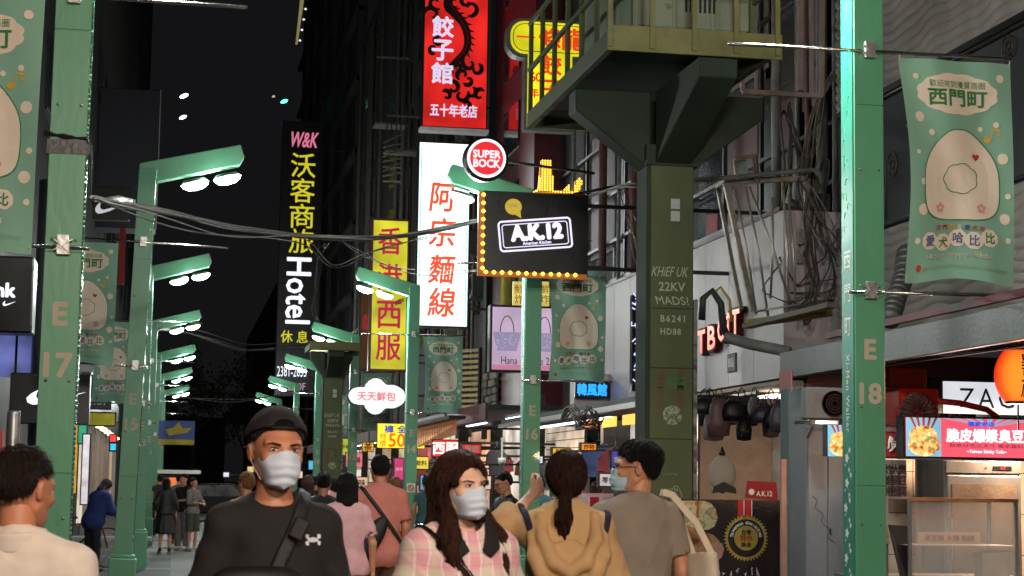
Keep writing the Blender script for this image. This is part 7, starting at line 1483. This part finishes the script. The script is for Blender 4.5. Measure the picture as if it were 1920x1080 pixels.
V, F = nets(collar_f, (-.2,-.24,1.24), (.2,.2,1.55), .0065); np_mesh('collar', [(V, F)], black_tee, w1)
# ---------------- woman in tan hooded jacket, back to us, arm raised
sp = dict(loc=foot(1062, 7.5), rz=180-6, h=1.64, fem=1, tone='pale', hair=('tail', MATS['hair_brown']), shirt=tan, trousers=olive, mask=mask_white, hyaw=-6, hpitch=-2, sleeve=1.35, loose=.034, fold=.006, bulk=1.04, neck=.066, res=.008, hres=.0036, seed=8, face=0,
    arms={1: ((.265,-.05,1.39),(.135,-.20,1.525)), -1: ((-.225,.0,1.13),(-.20,-.14,.92))}, hold={1: (0,0,1)}, curl={1: .55},
    label='woman with brown ponytail in tan hooded jacket, seen from behind with one hand raised')
w2 = person(sp); q = sp['_']
def hood_f(p):   # hood lying folded down the back in two draped rolls
    q = np.concatenate([np.abs(p[..., :1]), p[..., 1:]], -1); ds = []
    for P_, rr in ((((.085,.00,1.475),(.118,.075,1.435),(.112,.135,1.34),(.07,.165,1.245),(.0,.172,1.205)), (.020,.026,.030,.032,.032)), (((.105,-.01,1.455),(.150,.07,1.40),(.150,.130,1.27),(.095,.160,1.15),(.0,.170,1.095)), (.016,.026,.032,.036,.038))):
        for a in range(4): ds.append(d_cone(q, P_[a], P_[a+1], rr[a], rr[a+1]))
    d = polar(ds[:4], .012); d2 = polar(ds[4:], .012); d = smin(d, d2, .018); d = smin(d, d_ell(p, (0,.125,1.23), (.10,.045,.115)), .02)
    x, z = p[...,0], p[...,2]; return d+.0028*np.sin(np.abs(x)*34+z*46+2*np.sin(z*17+x*9))
V, F = nets(hood_f, (-.24,-.14,1.05), (.24,.26,1.56), .008); np_mesh('hood', [(V, F)], tan, w2)
def neckband(p): return smax(np.abs(np.hypot(p[...,0], p[...,1]-.02)-.070)-.006, np.abs(p[...,2]-1.478+.06*p[...,1])-.022, .006)
V, F = nets(neckband, (-.1,-.09,1.42), (.1,.12,1.53), .005); np_mesh('striped_collar', [(V, F)], flat('striped_cotton', (170,175,196)), w2)
for k, n_ in ((1, (.96,0,-.28)), (-1, (-.96,0,-.24))):
    def bs(p): return smax(smax(q['shirt_f'](p)-.014, np.abs((p-A3(k*.160,0,1.37))@A3(*n_))-.014, .003), np.maximum(-p[...,1]-.12, -(q['torso'](p)-.03)), .004)
    V, F = nets(bs, (-.26,-.2,.9), (.26,.28,1.5), .008); np_mesh('backpack_strap', [(V, F)], strap_navy, w2)
# ---------------- man with glasses in taupe knit, back to us, looking left
sp = dict(loc=foot(1192, 8.3), rz=180+6, h=1.69, tone='warm', hair=('tall', MATS['hair_black']), shirt=grey_knit, trousers=dark_tr, mask=mask_blue, hyaw=62, hpitch=0, glasses=1, sleeve=.72, loose=.024, fold=.0045, bulk=1.07, neck=.070, res=.008, hres=.0036, seed=11,
    label='man with black glasses and blue mask in taupe knit top, seen from behind looking left')
m2_ = person(sp); q = sp['_']
def ribf(p): return smax(np.abs(np.hypot(p[...,0], p[...,1]-.018)-.072)-.007, np.abs(p[...,2]-1.462+.10*p[...,1])-.020, .006)
V, F = nets(ribf, (-.1,-.09,1.41), (.1,.12,1.53), .005); np_mesh('collar', [(V, F)], grey_knit, m2_)
# cream tote bag on his right shoulder (picture right)
tt = empty('tote_bag', m2_.location, 'cream canvas tote bag hanging from the shoulder of the man in taupe knit', 'bag', rz=m2_.rotation_euler.z); tt.scale = m2_.scale
def tote_f(p): return smax(d_ell(p, (-.305,.055,1.03), (.075,.20,.30))+.004*np.sin(p[...,2]*24+p[...,1]*30), p[...,2]-1.21-.10*(p[...,1]), .006)
V, F = nets(tote_f, (-.45,-.22,.7), (-.15,.32,1.3), .009); np_mesh('bag_body', [(V, F)], cream, tt)
for y0, y1 in ((.10, .16), (-.02, -.09)):
    mb = MB(); 
    pts = [Vector((-.33, y1, 1.20)), Vector((-.255, (y0+y1)/2, 1.36)), Vector((-.165, y0*.5, 1.488)), Vector((-.13, y0*.3, 1.500))]
    for a, b in zip(pts, pts[1:]): mb.bar(a, b+(b-a)*.04, .032, .006, (0,1,0))
    mb.build('handle', cream, tt)
# ---------------- older man in off-white shirt at left, back to us
sp = dict(loc=foot(42, 5.15), rz=180-16, h=1.57, tone='tan', hair=('thin', hair_mat('hair_dark_brown', (40,28,25))), shirt=white_shirt, trousers=grey_tr, hyaw=-17, hpitch=6, sleeve=.8, loose=.024, fold=.006, bulk=1.12, neck=.066, res=.008, hres=.0036, seed=13,
    label='older man with short dark hair in off-white shirt, seen from behind at the left')
m3 = person(sp)
def ocol(p): return smax(np.abs(np.hypot(p[...,0]*1.0, p[...,1]-.022)-.077)-.009, np.abs(p[...,2]-1.462+.10*p[...,1])-.028, .006)
V, F = nets(ocol, (-.12,-.09,1.40), (.12,.13,1.54), .005); np_mesh('collar', [(V, F)], white_shirt, m3)
# ---------------- farther people
MR, HR = .013, .0075
sp = dict(loc=foot(712, 15.3), rz=180+3, h=1.715, tone='tan', hair=('crop', MATS['hair_black']), shirt=salmon, trousers=brown_tr, sleeve=.8, loose=.028, fold=.005, bulk=1.1, res=.011, hres=.006, seed=17, hem=.80,
    straps=[('bag_strap', (.04,.1,1.30), (.80,0,-.60), .016, bag_black)], label='man in salmon pink tee with black sling bag on his back, walking away')
pm = person(sp)
def sbag(p): return d_ell((p-A3(.10,.19,1.02))@roty(R(-32)), (0,0,0), (.085,.06,.24))
V, F = nets(sbag, (-.2,.05,.7), (.35,.3,1.35), .012); np_mesh('sling_bag', [(V, F)], bag_black, pm)
cmr = MB(); cmr.box(-.29,-.21,-.02,.05,.93,1.05); cmr.box(-.27,-.23,.05,.10,.96,1.02); cmr.build('camera', bag_black, pm, bevel=.01)
person(dict(loc=foot(651, 14.2), rz=182, h=1.57, fem=1, hair=('bob', MATS['hair_black']), shirt=pale_pink, trousers=dark_tr, sleeve=.8, loose=.03, res=MR, hres=HR, label='woman with black bobbed hair in pale pink top beside the man in salmon tee'))
person(dict(loc=foot(607, 19.5), rz=176, h=1.58, hair=('short', MATS['hair_black']), shirt=cloth('charcoal_cotton', (50,50,56)), trousers=dark_tr, res=MR, hres=HR, label='man with black hair glimpsed beyond the black cap wearer, left of the bobbed woman'))
person(dict(loc=foot(948, 19.2), rz=-70, h=1.62, hair=('crop', MATS['hair_black']), shirt=bag_black, trousers=dark_tr, glasses=1, hpitch=18, hyaw=-10, res=.011, hres=.0055, arms={1: ((.22,-.08,1.14),(.08,-.27,1.22)), -1: ((-.22,-.08,1.14),(-.06,-.27,1.22))}, label='man in black tee and glasses looking down at his phone by the shop front'))
person(dict(loc=foot(178, 30.5), rz=180-48, h=1.52, hair=('bob', MATS['hair_black']), shirt=navy, trousers=dark_tr, sleeve=1.9, loose=.05, bulk=1.12, hem=.74, bend=.35, hpitch=25, res=.016, hres=.008, arms={1: ((.25,-.22,1.10),(.12,-.40,1.08)), -1: ((-.25,-.22,1.10),(-.12,-.40,1.08))}, shoes=MATS['shoe_dark'], label='person in blue jacket leaning forward by the parked bicycles at the left'))
person(dict(loc=foot(313, 39), rz=180, h=1.52, fem=1, hair=('bob', MATS['hair_black']), shirt=bag_black, trousers=bag_black, skirt=.42, sleeve=1.7, loose=.03, res=.018, hres=.01, label='woman in long black dress standing far down the street beside the couple'))
person(dict(loc=foot(344, 40.5), rz=-40, h=1.60, hair=('short', MATS['hair_black']), shirt=black_tee, trousers=grey_tr, sleeve=.7, res=.018, hres=.01, arms={1: ((.22,-.08,1.14),(.08,-.27,1.12)), -1: ((-.22,-.08,1.14),(-.06,-.27,1.12))}, shoes=MATS['shoe_white'], label='person in black top and light grey trousers looking at a phone far down the street'))
person(dict(loc=foot(364, 40), rz=40, h=1.53, fem=1, hair=('short', MATS['hair_brown']), shirt=grey_tr, trousers=olive, tlen=.45, sleeve=1.6, res=.018, hres=.01, arms={1: ((.22,-.08,1.14),(.08,-.27,1.12)), -1: ((-.22,-.08,1.14),(-.06,-.27,1.12))}, shoes=MATS['shoe_white'], label='person in grey jacket and olive shorts facing the phone holder'))
person(dict(loc=foot(461, 18.5), rz=180+30, h=1.56, hair=('short', hair_mat('hair_fair', (150,100,66))), shirt=tan, trousers=dark_tr, res=MR, hres=HR, label='fair-haired person half hidden behind the black cap wearer'))
person(dict(loc=foot(576, 23), rz=190, h=1.56, fem=1, hair=('bob', MATS['hair_brown']), shirt=white_shirt, trousers=grey_tr, res=.016, hres=.009, label='person with brown bobbed hair just behind the shoulder of the black cap wearer'))
person(dict(loc=foot(1012, 24), rz=178, h=1.60, hair=('short', MATS['hair_black']), shirt=cloth('faded_teal_cotton', (70,110,112)), trousers=dark_tr, res=.016, hres=.009, label='person in faded teal top behind the raised hand of the ponytailed woman'))

# more walkers far down the street: copies with their own place
for src, px, Y, rz, lab in (('beside the man in salmon', 628, 33, 185, 'small far figure with black hair left of post E 12, in pale pink'),('glimpsed beyond', 590, 31, 170, 'small far figure in charcoal between the cap wearer and post E 12'),('half hidden', 742, 27, 182, 'fair-haired far figure right of the salmon tee man, in tan'),('faded teal', 800, 30, 176, 'far figure in teal behind the woman in pink check'),('just behind the shoulder', 1118, 25, 185, 'far figure in off-white behind the taupe knit man'),('faded teal', 336, 47, 178, 'far figure in teal at the distant crossing behind the couple'),('glimpsed beyond', 300, 50, 182, 'far figure in charcoal at the distant crossing left of the kiosk')):
    o = next(x for x in COL.objects if x.type == 'EMPTY' and x.name.startswith('person') and src in x.get('label', ''))
    c = copy_tree(o, foot(px, Y), lab); c.rotation_euler.z = R(rz)
